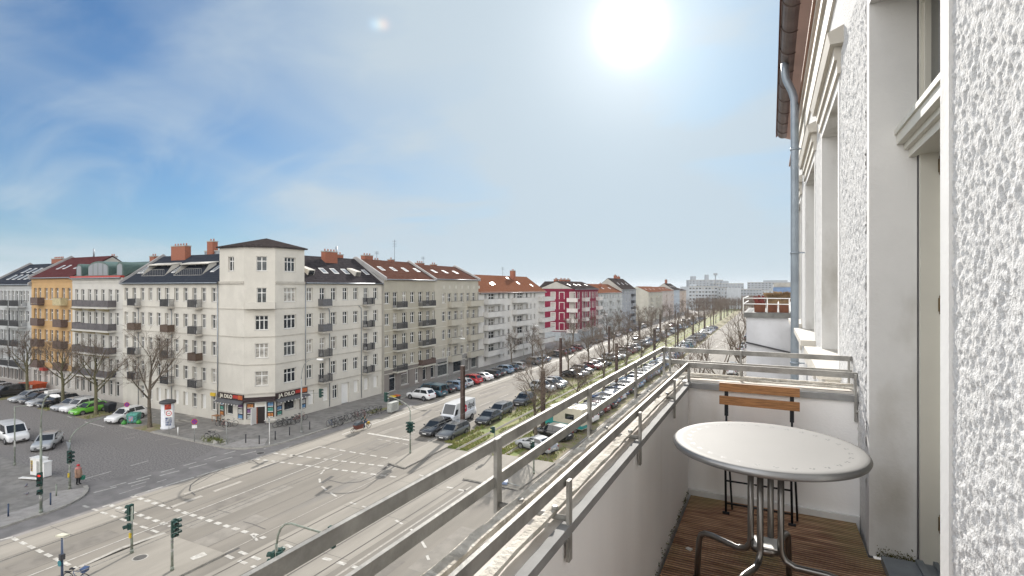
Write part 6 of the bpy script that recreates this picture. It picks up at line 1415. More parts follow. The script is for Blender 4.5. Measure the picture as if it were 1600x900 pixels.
# tram poles and overhead wires
poles = [(-33.3,53.3,7.5,'thick brown tram pole between the delivery van and the dark saloon'),(-23.9,55.9,7.2,'brown tram pole beside the nearest median tree')]
for i, y in enumerate((86,118,150,182,214,250,290,330)): poles += [(-34.9,y+4,7.6,f'brown tram pole left of the tracks, {ORD[i]} beyond the delivery van'),(-23.3,y,7.6,f'brown tram pole right of the tracks, {ORD[i]} beyond the camper')]
for (x, y, h, l) in poles:
    t = thing('tram_pole', l, 'tram pole', (x,y,0), 0, 'brown tram poles'); m = MB(); w = .21
    m.box(-w,w,-w,-w+.03,0,h); m.box(-w,w,w-.03,w,0,h); m.box(-.03,.03,-w+.03,w-.03,0,h); m.build('shaft', M_rust, t); m = MB(); m.box(-w-.03,w+.03,-w-.03,w+.03,h,h+.04); m.build('cap', M_rust, t); m = MB(); m.box(-.3,.3,-.3,.3,0,.1); m.build('foot', M_conc, t)
t = thing('overhead_line', 'thin tram contact wires hung over the tracks between the brown poles', 'overhead wire', (-26.7,60,0)); m = MB()
for x in (-28.7,-24.8): m.tube([(x+26.7,-150,5.6),(x+26.7,330,5.6)], .011, 4)
m.build('contact_wire', M_steel, t); m = MB(); m.tube([(-6.6,-6.7,7.0),(-2,-5.5,5.75),(2,-4.8,5.75),(2.8,-4.1,6.9)], .011, 4)
for i, y in enumerate((86,118,150,182)): m.tube([(-8.2,y-56,7.2),(-2,y-58,5.75),(2,y-59,5.75),(3.4,y-60,7.2)], .011, 4)
m.build('span_wire', M_steel, t)
# bollards
bol = [((13,809),'dark blue bollard on the near pavement, leftmost by the bottom left corner','post_blue'),((79,791),'dark blue bollard on the near pavement right of the green lamp post','post_blue'),((88,777),'grey green bollard on the near pavement beside the corner kerb','pole_grey_green'),
 ((384,694),'bollard on the kiosk pavement, first from the left','black_steel'),((405,696),'bollard on the kiosk pavement, second from the left','black_steel'),((430,689),'bollard on the kiosk pavement, third from the left','black_steel'),((452.5,682),'bollard on the kiosk pavement, fourth from the left','black_steel'),((484,673),'bollard on the kiosk pavement right of the curved lamp','black_steel'),((278,682),'short pale post between the advertising column and the side street kerb','white_paint')]
for (p, l, mm) in bol:
    t = thing('bollard', l, 'bollard', gp(*p, .12), 0, 'street bollards'); m = MB(); m.tube([(0,0,0),(0,0,.86)], .055, 8); m.build('post', MATS[mm], t); m = MB(); m.lathe([(.06,.86),(.066,.89),(.05,.94),(0,.96)], n=8); m.build('cap', MATS[mm], t)
# signs
M_sb = mat('sign_blue', (.03,.06,.35), .4, .1); M_sr = mat('sign_red', (.50,.02,.03), .4, .1)
def disc(c, r, f, s, n=18): return [c+s*r*math.cos(2*math.pi*k/n)+Vector((0,0,r*math.sin(2*math.pi*k/n))) for k in range(n)]
def road_sign(P, h, face, kind, label, plate=True):
    t, po = pole_thing('road_sign', label, 'road sign', P, h, .03, M_poleg, base=False); f = Vector((math.cos(R(face)), math.sin(R(face)), 0)); s = Vector((-f.y, f.x, 0)); c = Vector((0,0,h-.3))+f*.045
    if kind == 'stop_ban':
        m = MB(); m.tube([c-f*.01, c], .30, 20); d = m.build('sign_plate', M_sr, t); m = MB(); m.face(disc(c+f*.003, .235, f, s)); m.build('sign_field', M_sb, d)
        m = MB(); up = Vector((0,0,1))
        for g_ in (1,-1): a = (s*g_+up).normalized(); b = (s*-g_+up).normalized(); q = c+f*.006; m.face([q-a*.24-b*.03,q+a*.24-b*.03,q+a*.24+b*.03,q-a*.24+b*.03] if g_ > 0 else [q-a*.24+b*.03,q+a*.24+b*.03,q+a*.24-b*.03,q-a*.24-b*.03])
        m.build('sign_cross', M_sr, d)
    else:
        m = MB(); m.hexa([c-s*.38-f*.02+Vector((0,0,-.42)),c-s*.38+Vector((0,0,-.42)),c+s*.38+Vector((0,0,-.42)),c+s*.38-f*.02+Vector((0,0,-.42)),c-s*.38-f*.02+Vector((0,0,.42)),c-s*.38+Vector((0,0,.42)),c+s*.38+Vector((0,0,.42)),c+s*.38-f*.02+Vector((0,0,.42))]); d = m.build('sign_plate', M_white, t)
        m = MB(); o_, i_ = disc(c+f*.006+Vector((0,0,.05)),.31,f,s), disc(c+f*.006+Vector((0,0,.05)),.23,f,s)
        for k in range(18): m.face([o_[k],o_[(k+1)%18],i_[(k+1)%18],i_[k]])
        m.build('sign_ring', M_sr, d); m = MB(); q = c+f*.006; m.face([q-s*.14+Vector((0,0,.0)),q+s*.14+Vector((0,0,.0)),q+s*.14+Vector((0,0,.10)),q-s*.14+Vector((0,0,.10))]); m.build('sign_symbol', M_poleg, d)
    if plate and kind == 'stop_ban': m = MB(); m.hexa([c-s*.25-f*.02+Vector((0,0,-.72)),c-s*.25+Vector((0,0,-.72)),c+s*.25+Vector((0,0,-.72)),c+s*.25-f*.02+Vector((0,0,-.72)),c-s*.25-f*.02+Vector((0,0,-.38)),c-s*.25+Vector((0,0,-.38)),c+s*.25+Vector((0,0,-.38)),c+s*.25-f*.02+Vector((0,0,-.38))]); m.build('extra_plate', M_white, t)
road_sign(gp(198.5,663,.12), 2.6, -50, 'stop_ban', 'blue and red no stopping sign behind the colourful bin'); road_sign(gp(304,692,.12), 2.5, -50, 'stop_ban', 'blue and red no stopping sign left of the leaning bicycle'); road_sign(gp(264,681,.12), 2.7, -50, 'ring', 'square white sign with a red ring before the advertising column')
t, po = pole_thing('road_sign', 'thin pole plastered with stickers beside the planted bed at the corner', 'pole', gp(354,697,.12), 2.6, .04, M_poleg, stickers=6); m = MB(); m.box(-.12,.12,-.06,-.045,2.15,2.5); m.build('sign_plate', M_stick, t)
t, po = pole_thing('road_sign', 'slim white pole standing on the corner before the kiosk door', 'pole', gp(421,696,.12), 2.9, .035, M_white); m = MB(); m.box(-.15,.15,-.06,-.045,2.4,2.8); m.build('sign_plate', M_poleg, t)
# advertising column
ac = thing('advertising_column', 'white advertising column with posters and a dark cap on the side street corner', 'column', gp(262,671,.12))
m = MB(); m.lathe([(0,0),(.74,0),(.74,.18),(.68,.2),(.68,3.05),(.62,3.05)], n=28); m.build('drum', mat('column_white', (.66,.67,.69), .6, .1, 2), ac)
m = MB(); m.lathe([(.62,3.03),(.86,3.05),(.88,3.2),(.8,3.3),(.4,3.42),(0,3.45)], n=28); m.build('cap', M_dark, ac)
def wrap(a0, a1, z0, z1, mt, r=.686): 
    m = MB(); n = 8
    for i in range(n): a, b = R(a0+(a1-a0)*i/n), R(a0+(a1-a0)*(i+1)/n); m.face([(r*math.cos(a),r*math.sin(a),z0),(r*math.cos(b),r*math.sin(b),z0),(r*math.cos(b),r*math.sin(b),z1),(r*math.cos(a),r*math.sin(a),z1)], 0, True)
    m.build('poster', mt, ac)
wrap(-58,0,2.35,2.98,mat('poster_red',(.55,.07,.04),.6,.75,5)); wrap(-58,-28,1.95,2.3,mat('poster_grey',(.25,.25,.27),.6,.8,5)); wrap(-50,5,.75,1.75,mat('poster_ink',(.05,.08,.20),.6,.9,4,col2=(.50,.52,.55))); wrap(-50,0,.42,.7,MATS['poster_ink'],.687)
# cabinets, bins, skip, board
t = thing('utility_cabinet', 'white double utility cabinet with stickers beside the green lamp post', 'cabinet', gp(63,745,.12), R(8)); t.scale = (1.15,1.15,1.15); m = MB(); m.box(-.75,.45,-.25,.25,.08,1.35); m.box(-.78,.48,-.28,.28,1.35,1.42); m.build('housing', M_white, t); m = MB(); m.box(.46,.95,-.3,.22,.05,1.15); m.box(.44,.98,-.33,.25,1.15,1.2); m.build('side_housing', M_white, t); m = MB(); m.box(-.70,-.45,-.258,-.252,.35,1.2); m.build('sticker', mat('sticker_yellow',(.55,.42,.03),.6,.8,9,col2=(.08,.05,.12)), t); m = MB(); m.box(.0,.3,-.256,-.2505,.3,1.2); m.build('door', M_stick, t)
t = thing('board', 'long white board lying on the near pavement beside the white cabinet', 'board', gp(48,752,.12), R(10)); m = MB(); m.hexa([(-1.3,-.18,.06),(1.2,-.12,.20),(1.2,.14,.20),(-1.3,.16,.06),(-1.3,-.18,.12),(1.2,-.12,.27),(1.2,.14,.27),(-1.3,.16,.12)]); m.build('panel', M_white, t); m = MB(); m.box(.9,1.0,-.1,.12,0,.20); m.box(-1.1,-1.0,-.1,.12,0,.07); m.build('block', M_dark, t)
t = thing('utility_cabinet', 'pale grey utility cabinet at the end of the bicycle row', 'cabinet', gp(614,645,.12), R(5)); m = MB(); m.box(-.35,.35,-.85,.85,.08,1.25); m.box(-.39,.39,-.89,.89,1.25,1.31); m.build('housing', mat('cabinet_grey',(.42,.43,.40),.7,.2,3), t); m = MB(); m.box(.352,.358,-.6,.5,.3,1.0); m.build('graffiti', M_stick, t)
t = thing('recycling_bins', 'orange and black lidded bin pair behind the traffic light arm', 'bins', gp(617,632,.12), R(85))
for k, mm in ((-.45,'sign_yellow'),(.45,'shop_orange')):
    m = MB(); m.hexa([(k-.3,-.3,.05),(k+.3,-.3,.05),(k+.3,.3,.05),(k-.3,.3,.05),(k-.36,-.38,1.0),(k+.36,-.38,1.0),(k+.36,.38,1.0),(k-.36,.38,1.0)]); b = m.build('bin_body', M_dark, t); m = MB(); m.hexa([(k-.38,-.4,1.0),(k+.38,-.4,1.0),(k+.38,.4,1.0),(k-.38,.4,1.0),(k-.34,-.3,1.12),(k+.34,-.3,1.12),(k+.34,.36,1.16),(k-.34,.36,1.16)]); m.build('lid', MATS[mm], b)
def wheelie(p, label, mm, z=.12, rz=0):
    t = thing('waste_bin', label, 'bin', gp(*p, z), rz); m = MB(); m.hexa([(-.5,-.4,.15),(.5,-.4,.15),(.5,.4,.15),(-.5,.4,.15),(-.62,-.5,1.05),(.62,-.5,1.05),(.62,.5,1.05),(-.62,.5,1.05)]); m.build('bin_body', MATS[mm], t); m = MB(); m.hexa([(-.65,-.53,1.05),(.65,-.53,1.05),(.65,.53,1.05),(-.65,.53,1.05),(-.6,-.3,1.25),(.6,-.3,1.25),(.6,.45,1.3),(-.6,.45,1.3)]); m.build('lid', MATS[mm], t); m = MB()
    for x in (-.4,.4):
        for y in (-.3,.3): m.tube([(x-.03,y,.08),(x+.03,y,.08)], .08, 8)
    m.build('castor', M_trim, t); return t
wheelie((669,614),'yellow lidded waste bin between the white off road car and the house','sign_yellow'); wheelie((172,646),'black waste container behind the bright green car','black_steel')
t = wheelie((209,663),'colourful painted bin with green rubbish bags at its foot','poster_green',.12,.6); m = MB(); m.box(-.3,.2,-.53,-.5,.35,.95); m.build('painting', mat('painted_orange',(.6,.25,.05),.6,.8,4,col2=(.1,.3,.6)), t)
for (p, l) in (((194,665),'green rubbish bag left of the colourful bin'),((217,664),'green rubbish bag right of the colourful bin')):
    m = MB(); c = gp(*p,.12); pr = [(0,0),(.26,.02),(.31,.16),(.23,.34),(.08,.44),(.11,.52),(0,.5)]; m.lathe(pr, (0,0,0), 9); o = m.build('rubbish_bag', mat('bag_green',(.06,.30,.05),.45,.3,8)); o.location = c; tag(o, l, 'bag', 'green rubbish bags')
t = thing('skip', 'orange skip with red and white striped end behind the first tree', 'skip', gp(52,613,.1), R(3)); m = MB(); m.hexa([(-1.4,-.9,.1),(1.4,-.9,.1),(1.4,.9,.1),(-1.4,.9,.1),(-2.0,-.95,1.35),(2.0,-.95,1.35),(2.0,.95,1.35),(-2.0,.95,1.35)]); m.build('trough', mat('skip_orange',(.52,.085,.02),.6,.25,3), t); m = MB(); m.box(-2.05,2.05,-1.0,-.93,1.3,1.42); m.box(-2.05,2.05,.93,1.0,1.3,1.42); m.build('rim', MATS['skip_orange'], t); m = MB()
for i in range(3): m.hexa([(1.2+.25*i,-1.0,.75),(1.3+.25*i,-1.0,.75),(1.3+.25*i,-.94,.75),(1.2+.25*i,-.94,.75),(1.35+.25*i,-1.0,1.3),(1.45+.25*i,-1.0,1.3),(1.45+.25*i,-.94,1.3),(1.35+.25*i,-.94,1.3)])
m.build('warning_stripe', M_white, t)
# planted bed with moss stones at the corner
c = gp(330,690,.12); m = MB(); r_ = random.Random(2)
for _ in range(26): x, y, s = r_.gauss(0,1.0), r_.gauss(0,.45), r_.uniform(.10,.28); m.lathe([(0,-.02),(s,.0),(s*.8,s*.5),(s*.3,s*.75),(0,s*.8)], (c.x+x, c.y+y, .12), 6, 0, False)
for _ in range(500):
    x, y = c.x+r_.gauss(.3,.9), c.y+r_.gauss(.1,.4); h = r_.uniform(.1,.45); a = r_.uniform(0,6.28); m.face([(x-.03,y,.12),(x+.03,y,.12),(x+math.cos(a)*.12,y+math.sin(a)*.12,.12+h)], 1)
tag(m.build('planted_bed', [M_kerb, mat('bed_green',(.13,.15,.03),.9,.4,4)]), 'low bed of stones and yellow green plants on the corner', 'plant bed')
# ------------------------------------------------------------------ bicycles
M_bk = [mat('bike_black',(.02,.02,.022),.4,.1), mat('bike_grey',(.25,.26,.27),.35,.1), mat('bike_red',(.25,.04,.035),.4,.1), mat('bike_blue',(.05,.08,.16),.4,.1)]
def bike_parts(fm):
    P = []; r = .335
    for x in (-.53,.53):
        m = MB(); m.tube([(x+r*math.cos(2*math.pi*k/20),0,r+r*math.sin(2*math.pi*k/20)) for k in range(21)], .022, 6, 0, False); sp = MB()
        for k in range(9): a = math.pi*k/9; sp.bar((x+r*math.cos(a),0,r+r*math.sin(a)),(x-r*math.cos(a),0,r-r*math.sin(a)),.005,.005)
        P.append(('wheel', m, M_tyre, ('spokes', sp, M_steel)))
    m = MB(); bb = (-.05,0,.30); se = (-.20,0,.78); hd = (.36,0,.80); hb_ = (.40,0,.62)
    for a, b in ((bb,se),(se,hd),(bb,hb_),(hb_,hd),(bb,(-.53,0,r)),((-.17,0,.68),(-.53,0,r))): m.tube([a,b], .019, 6)
    m.tube([hb_,(.53,0,r)], .016, 6); P.append(('frame', m, fm, None))
    m = MB(); m.tube([hd,(.37,0,.98)], .014, 6); m.tube([(.26,-.29,1.0),(.36,-.18,1.0),(.37,0,.98),(.36,.18,1.0),(.26,.29,1.0)], .013, 6); P.append(('handlebar', m, M_trim, None))
    m = MB(); m.tube([se,(-.23,0,.90)], .014, 6); m.hexa([(-.36,-.09,.90),(-.06,-.03,.91),(-.06,.03,.91),(-.36,.09,.90),(-.36,-.08,.96),(-.06,-.02,.95),(-.06,.02,.95),(-.36,.08,.96)]); P.append(('saddle', m, M_trim, None))
    m = MB(); m.tube([(-.05,-.08,.30),(.10,-.08,.20)], .011, 5); m.tube([(-.05,.08,.30),(-.20,.08,.40)], .011, 5); m.box(.06,.14,-.16,-.07,.19,.21); m.box(-.24,-.16,.07,.16,.39,.41); P.append(('pedals', m, M_trim, None))
    m = MB(); m.box(-.75,-.35,-.06,.06,.71,.73); P.append(('rack', m, M_trim, None)); return P
BP = {}
def bike(x, y, rz, k, label, tilt=4, group='bicycles parked by the kiosk', z=.12):
    if k not in BP:
        t = add('bicycle', None)
        for (n, m, mt, sub) in bike_parts(M_bk[k]):
            o = m.build(n, mt, t)
            if sub: sub[1].build(sub[0], sub[2], o)
        BP[k] = t
    else: t = copy_tree(BP[k])
    t.location = (x,y,z); t.rotation_euler = (R(tilt),0,R(rz)); tag(t, label, 'bicycle', group); return t
c = gp(327,689,.12); bike(c.x+.2, c.y+.2, 25, 0, 'black bicycle leaning at the planted bed on the corner', 8, None)
for i, (px, py, rz, k) in enumerate(((516,669,80,3),(521,667.5,75,0),(526,666,95,1),(531,664,70,0),(539,662,20,0),(546,659.5,95,1),(552,657,100,0),(557,655.5,80,2),(562,654,95,1),(567,652.5,85,2),(573,650.5,100,1),(580,648.5,92,1),(588,648,60,0),(594,646.5,55,0))):
    c = gp(px,py,.12); bike(c.x, c.y, rz+90, k, f'bicycle in the kerb row right of the curved lamp, {ORD[i]} from the left', 5, 'bicycles along the kerb')
for i, (px, py, rz, k) in enumerate(((438,669,60,0),(444,667,75,0),(451,666,40,1),(459,664,80,0),(464,661,70,2),(470,659,75,2))):
    c = gp(px,py,.12); bike(c.x, c.y, rz, k, f'bicycle against the kiosk front right of the door, {ORD[i]} from the left', 6)
for i, (px, py, rz, k) in enumerate(((347,668,20,0),(352,669,10,2),(360,669,70,1))):
    c = gp(px,py,.12); bike(c.x, c.y, rz, k, f'bicycle by the kiosk wall left of its door, {ORD[i]} from the left', 6)
c = gp(121,915,.12); bike(c.x, c.y, 20, 3, 'bicycle with a blue basket at the bottom edge beside the dark blue post', 5, None); m = MB(); m.hexa([(.42,-.14,.80),(.66,-.14,.80),(.66,.14,.80),(.42,.14,.80),(.38,-.17,1.03),(.70,-.17,1.03),(.70,.17,1.03),(.38,.17,1.03)]); bk = [o for o in bpy.data.objects if str(o.get('label','')).startswith('bicycle with a blue')][0]; m.build('basket', M_bk[3], bk)
# kiosk seating
def bench(p, rz, label):
    t = thing('bench', label, 'bench', gp(*p,.12), R(rz)); m = MB(); m.box(-.8,.8,-.18,.18,.43,.47); m.build('seat', M_cop, t)
    for x in (-.65,.65): m = MB(); m.box(x-.03,x+.03,-.15,.15,0,.43); m.build('leg', M_dark, t)
bench((424,664), 48, 'pale bench on the pavement right of the kiosk door')
t = thing('cafe_table', 'small wooden table by the kiosk wall beneath the yellow sign', 'table', gp(338,660,.12)); m = MB(); m.box(-.5,.5,-.35,.35,.70,.74); m.build('tabletop', M_wood, t)
for x in (-.42,.42):
    for y in (-.28,.28): m = MB(); m.box(x-.025,x+.025,y-.025,y+.025,0,.70); m.build('leg', M_wood, t)
# ------------------------------------------------------------------ people
M_skin = mat('skin', (.42,.25,.18), .6, .1, 4); M_hair = mat('hair', (.05,.03,.02), .8, .2, 6)
def body_mesh(J):
    """J: name -> (pos, radius); one continuous skinned figure with five fingers on each hand"""
    E_ = [('pelvis','belly'),('belly','chest'),('chest','neck'),('neck','head'),('head','crown'),('chest','shl'),('shl','ell'),('ell','wrl'),('wrl','pal'),('chest','shr'),('shr','elr'),('elr','wrr'),('wrr','par'),('pelvis','hil'),('hil','knl'),('knl','anl'),('anl','tol'),('pelvis','hir'),('hir','knr'),('knr','anr'),('anr','tor')]
    J = dict(J)
    for s in 'lr':
        w, p = Vector(J['wr'+s][0]), Vector(J['pa'+s][0]); d = (p-w).normalized(); side = d.cross(Vector((0,1,0))).normalized()
        for i, (o_, L) in enumerate(((-.030,.055),(-.011,.068),(.010,.066),(.030,.052))):
            J[f'f{i}{s}'] = (p+side*o_+d*.03, .0085); J[f'g{i}{s}'] = (p+side*o_*1.1+d*(.03+L*.55)+Vector((0,.01,0)), .008); J[f'h{i}{s}'] = (p+side*o_*1.1+d*(.03+L)+Vector((0,.03,0)), .007); E_ += [('pa'+s,f'f{i}{s}'),(f'f{i}{s}',f'g{i}{s}'),(f'g{i}{s}',f'h{i}{s}')]
        J['t0'+s] = (w.lerp(p,.5)+side*.04, .010); J['t1'+s] = (p+side*.055+d*.03, .008); E_ += [('pa'+s,'t0'+s),('t0'+s,'t1'+s)]
    names = list(J); me = bpy.data.meshes.new('body'); me.from_pydata([tuple(J[n][0]) for n in names], [(names.index(a),names.index(b)) for a,b in E_], [])
    o = bpy.data.objects.new('body', me); COL.objects.link(o); sk = o.modifiers.new('skin','SKIN'); o.modifiers.new('sub','SUBSURF').levels = 1
    for i, n in enumerate(names):
        v = me.skin_vertices[0].data[i]; r = J[n][1]; v.radius = r if isinstance(r, tuple) else (r,r); v.use_root = (n == 'pelvis')
    dg = bpy.context.evaluated_depsgraph_get(); m2 = bpy.data.meshes.new_from_object(o.evaluated_get(dg)); bpy.data.objects.remove(o); bpy.data.meshes.remove(me)
    m2.materials.clear(); m2.materials.append(M_skin); m2.polygons.foreach_set('use_smooth', [True]*len(m2.polygons)); return m2
def person(label, P, rz, J, coat, trousers, hat, hatshape, coat_len=.0, group=None, lower=None):
    t = thing('person', label, 'person', P, rz, group); add('body', body_mesh(J), t)
    v = lambda n: Vector(J[n][0]); f = Vector((0,1,0))
    m = MB(); pts = [v('pelvis')-Vector((0,0,coat_len)), v('pelvis'), v('belly'), v('chest'), v('chest').lerp(v('neck'),.55)]; m.tube(pts, [.235 if coat_len else .19,.20,.185,.205,.10], 14)
    for s in 'lr': m.tube([v('chest').lerp(v('sh'+s),.5), v('sh'+s), v('el'+s), v('el'+s).lerp(v('wr'+s),.92)], [.10,.085,.066,.05], 9)
    m.build('coat', coat, t); m = MB()
    for s in 'lr': m.tube([v('pelvis').lerp(v('hi'+s),.8), v('hi'+s), v('kn'+s), v('an'+s)], [.13,.115,.078,.058], 9)
    m.build('trousers', trousers, t)
    for s in 'lr': m = MB(); a, b = v('an'+s), v('to'+s); m.tube([a+Vector((0,0,.03)), a.lerp(b,.3)-Vector((0,0,.01)), b], [.055,.055,.04], 8); m.build('shoe', M_trim, t)
    h = v('head').lerp(v('crown'),.6); m = MB(); m.lathe([(.118,-.02),(.125,.02),(.11,.08),(.07,.13),(0,.145)] if hatshape == 'hat' else [(.10,-.12),(.115,0),(.10,.08),(.06,.125),(0,.135)], tuple(h), 12)
    m.build('hat' if hatshape == 'hat' else 'hair', hat, t)
    m = MB(); n_ = v('head')+Vector((0,.095,.035)); m.tube([n_+Vector((0,-.02,.03)), n_+Vector((0,.03,-.01))], [.012,.018], 6); m.build('nose', M_skin, t)
    for s in (-1,1): m = MB(); m.lathe([(0,-.012),(.012,0),(0,.012)], tuple(v('head')+Vector((s*.036,.098,.06))), 6); m.build('eye', M_trim, t)
    m = MB(); m.box(v('head').x-.028, v('head').x+.028, v('head').y+.085, v('head').y+.105, v('head').z-.012, v('head').z-.002); m.build('mouth', M_sr, t)
    for s in (-1,1): m = MB(); m.lathe([(0,-.03),(.014,0),(0,.03)], tuple(v('head')+Vector((s*.098,.0,.04))), 6); m.build('ear', M_skin, t)
    return t
STAND = dict(pelvis=((0,0,.95),(.15,.11)), belly=((0,0,1.10),(.135,.10)), chest=((0,.0,1.33),(.16,.115)), neck=((0,.01,1.47),.055), head=((0,.02,1.56),(.085,.095)), crown=((0,.02,1.66),(.075,.085)), shl=((-.19,0,1.38),.06), ell=((-.25,.02,1.10),.045), wrl=((-.25,.10,.86),.032), pal=((-.25,.12,.79),.03), shr=((.19,0,1.38),.06), elr=((.25,.02,1.10),.045), wrr=((.22,.12,.88),.032), par=((.21,.15,.81),.03), hil=((-.09,0,.88),.095), knl=((-.10,.03,.49),.062), anl=((-.10,.0,.09),.042), tol=((-.11,.16,.04),.035), hir=((.09,0,.88),.095), knr=((.10,.02,.49),.062), anr=((.10,-.03,.09),.042), tor=((.11,.13,.04),.035))
Pp = gp(122,759,.12); M_tan = mat('tan_coat',(.42,.26,.18),.85,.15,6); M_pink2 = mat('pink_scarf',(.62,.25,.24),.85,.2,8)
pt = person('person in tan coat, pink scarf and red hat waiting at the kerb', Pp, R(-70), STAND, M_tan, M_trim, M_sr, 'hat', .32)
m = MB(); m.lathe([(.16,1.28),(.215,1.34),(.22,1.42),(.13,1.50),(.09,1.49)], (0,0,0), 14); m.build('scarf', M_pink2, pt)
q = Matrix.Rotation(R(-70),3,'Z') @ Vector((-.27,.12,.0)); bt = thing('carrier_bag', 'green carrier bag in the hand of the person at the kerb', 'bag', Pp+q, R(-70)); m = MB(); m.hexa([(-.10,-.17,.34),(.10,-.17,.34),(.10,.17,.34),(-.10,.17,.34),(-.12,-.19,.68),(.12,-.19,.68),(.12,.19,.68),(-.12,.19,.68)]); m.build('bag_body', mat('bag_teal',(.03,.22,.14),.6,.2), bt); m = MB(); m.tube([(.02,-.12,.68),(.02,-.05,.80),(.02,.05,.80),(.02,.12,.68)], .008, 5); m.build('bag_handle', M_trim, bt)
RIDE = dict(pelvis=((0,-.35,1.0),(.15,.11)), belly=((0,-.30,1.14),(.135,.10)), chest=((0,-.16,1.36),(.16,.115)), neck=((0,-.09,1.49),.055), head=((0,-.05,1.58),(.085,.095)), crown=((0,-.05,1.68),(.075,.085)), shl=((-.19,-.14,1.40),.06), ell=((-.27,.08,1.22),.045), wrl=((-.27,.30,1.10),.032), pal=((-.26,.37,1.07),.03), shr=((.19,-.14,1.40),.06), elr=((.27,.08,1.22),.045), wrr=((.27,.30,1.10),.032), par=((.26,.37,1.07),.03), hil=((-.09,-.32,.95),.095), knl=((-.11,.10,.78),.062), anl=((-.11,.02,.38),.042), tol=((-.11,.16,.33),.035), hir=((.09,-.32,.95),.095), knr=((.11,.06,.58),.062), anr=((.11,-.12,.18),.042), tor=((.11,.03,.13),.035))
Pc = gp(569,673,.0)
person('person in a dark green jacket riding the cargo bike in the bike lane', Pc, R(174), RIDE, mat('jacket_green',(.015,.06,.055),.8,.2), mat('jeans',(.05,.08,.14),.8,.2), M_hair, 'hair')
cb = thing('cargo_bike', 'cargo bike with a red brown front box crossing the pale road', 'cargo bike', Pc, R(264)); r = .33
for x, rr in ((-.75,.335),(1.75,.25)):
    m = MB(); m.tube([(x+rr*math.cos(2*math.pi*k/20),0,rr+rr*math.sin(2*math.pi*k/20)) for k in range(21)], .025, 6, 0, False); w = m.build('wheel', M_tyre, cb); m = MB()
    for k in range(8): a = math.pi*k/8; m.bar((x+rr*math.cos(a),0,rr+rr*math.sin(a)),(x-rr*math.cos(a),0,rr-rr*math.sin(a)),.005,.005)
    m.build('spokes', M_steel, w)
m = MB()
for a, b in (((-.75,0,.335),(-.25,0,.30)),((-.25,0,.30),(-.38,0,.88)),((-.38,0,.82),(.30,0,.70)),((-.25,0,.30),(.3,0,.26)),((.3,0,.26),(1.3,0,.26)),((1.3,0,.26),(1.5,0,.62)),((1.5,0,.62),(1.75,0,.25)),((.30,0,.70),(.28,0,1.05)),((.3,0,.26),(.3,0,.7)),((-.75,0,.335),(-.36,0,.75))): m.tube([a,b], .024, 6)
m.build('frame', M_bk[0], cb)
m = MB(); m.tube([(.2,-.28,1.06),(.28,0,1.05),(.2,.28,1.06)], .014, 6); m.build('handlebar', M_trim, cb)
m = MB(); m.hexa([(-.52,-.11,.88),(-.22,-.04,.90),(-.22,.04,.90),(-.52,.11,.88),(-.52,-.10,.95),(-.22,-.03,.94),(-.22,.03,.94),(-.52,.10,.95)]); m.build('saddle', M_trim, cb)
m = MB(); m.hexa([(.42,-.28,.30),(1.32,-.24,.30),(1.32,.24,.30),(.42,.28,.30),(.38,-.36,.85),(1.48,-.30,.80),(1.48,.30,.80),(.38,.36,.85)]); m.build('cargo_box', mat('box_brown',(.16,.05,.035),.6,.2), cb)
m = MB(); m.hexa([(.38,-.37,.85),(1.48,-.31,.80),(1.48,.31,.80),(.38,.37,.85),(.5,-.30,1.12),(1.2,-.26,1.05),(1.2,.26,1.05),(.5,.30,1.12)]); m.build('rain_cover', mat('cover_grey',(.06,.07,.08),.5,.2), cb)
m = MB(); m.box(-.95,-.55,-.22,-.06,.45,.75); m.build('pannier', mat('pannier_yellow',(.60,.36,.02),.6), cb)
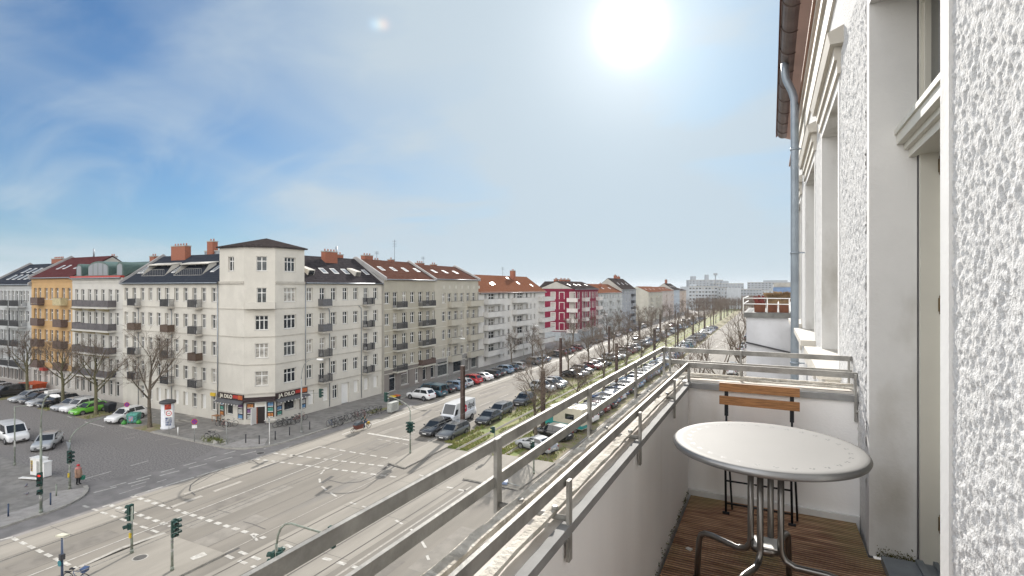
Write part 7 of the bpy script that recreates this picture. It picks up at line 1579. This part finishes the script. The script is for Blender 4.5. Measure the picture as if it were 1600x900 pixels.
# pigeons on the near pavement
for (p, l, rz) in (((42,776),'grey pigeon on the near pavement, the larger one closer to the crossing',20),((41,763),'grey pigeon on the near pavement behind the other one',140)):
    t = thing('pigeon', l, 'bird', gp(*p,.12), R(rz), 'pigeons on the pavement'); m = MB(); m.tube([(-.16,0,.13),(-.08,0,.14),(.02,0,.16),(.09,0,.18),(.12,0,.22),(.135,0,.265),(.155,0,.27),(.18,0,.262)], [.012,.045,.075,.065,.04,.030,.028,.006], 10); m.build('body', mat('pigeon_grey',(.17,.17,.20),.8,.3,20), t)
    m = MB(); m.hexa([(-.30,-.03,.11),(-.12,-.03,.12),(-.12,.03,.12),(-.30,.03,.11),(-.30,-.04,.12),(-.12,-.03,.14),(-.12,.03,.14),(-.30,.04,.12)]); m.build('tail', M_dark, t); m = MB()
    for s in (.03,-.03): m.tube([(.02,s,.10),(.01,s,.0)], .006, 5)
    m.build('legs', M_red, t)
# barrier pieces on the right island
a, b = gp(722,751,.0), gp(806,768,.0); t = thing('barrier_sign', 'blue and white chevron sign lying at the kerb of the right island', 'road sign', gp(784,758,.12), R(20)); m = MB(); m.hexa([(-.45,-.3,.05),(.5,-.25,.05),(.5,.3,.05),(-.45,.25,.05),(-.45,-.3,.35),(.5,-.25,.25),(.5,.3,.3),(-.45,.25,.4)]); m.build('plate', mat('plate_blue',(.30,.38,.55),.4,.3), t); m = MB(); m.tube([(.4,0,.15),(1.6,-.6,.1)], .04, 6); m.build('post', M_poleg, t)

# ------------------------------------------------------------------ the air
m = MB(); m.box(-4100, 4100, -3100, 6100, -1.0, 62)
hz = m.build('haze', None); hm = bpy.data.materials.new('haze'); hm.use_nodes = True; nt = hm.node_tree; nt.nodes.clear()
o_ = nt.nodes.new('ShaderNodeOutputMaterial'); pv = nt.nodes.new('ShaderNodeVolumePrincipled'); pv.inputs['Color'].default_value = (.92,.95,1,1); pv.inputs['Density'].default_value = .00012; pv.inputs['Anisotropy'].default_value = 0.0
nt.links.new(pv.outputs[0], o_.inputs['Volume']); hz.data.materials.clear(); hz.data.materials.append(hm); tag(hz, kind='stuff')
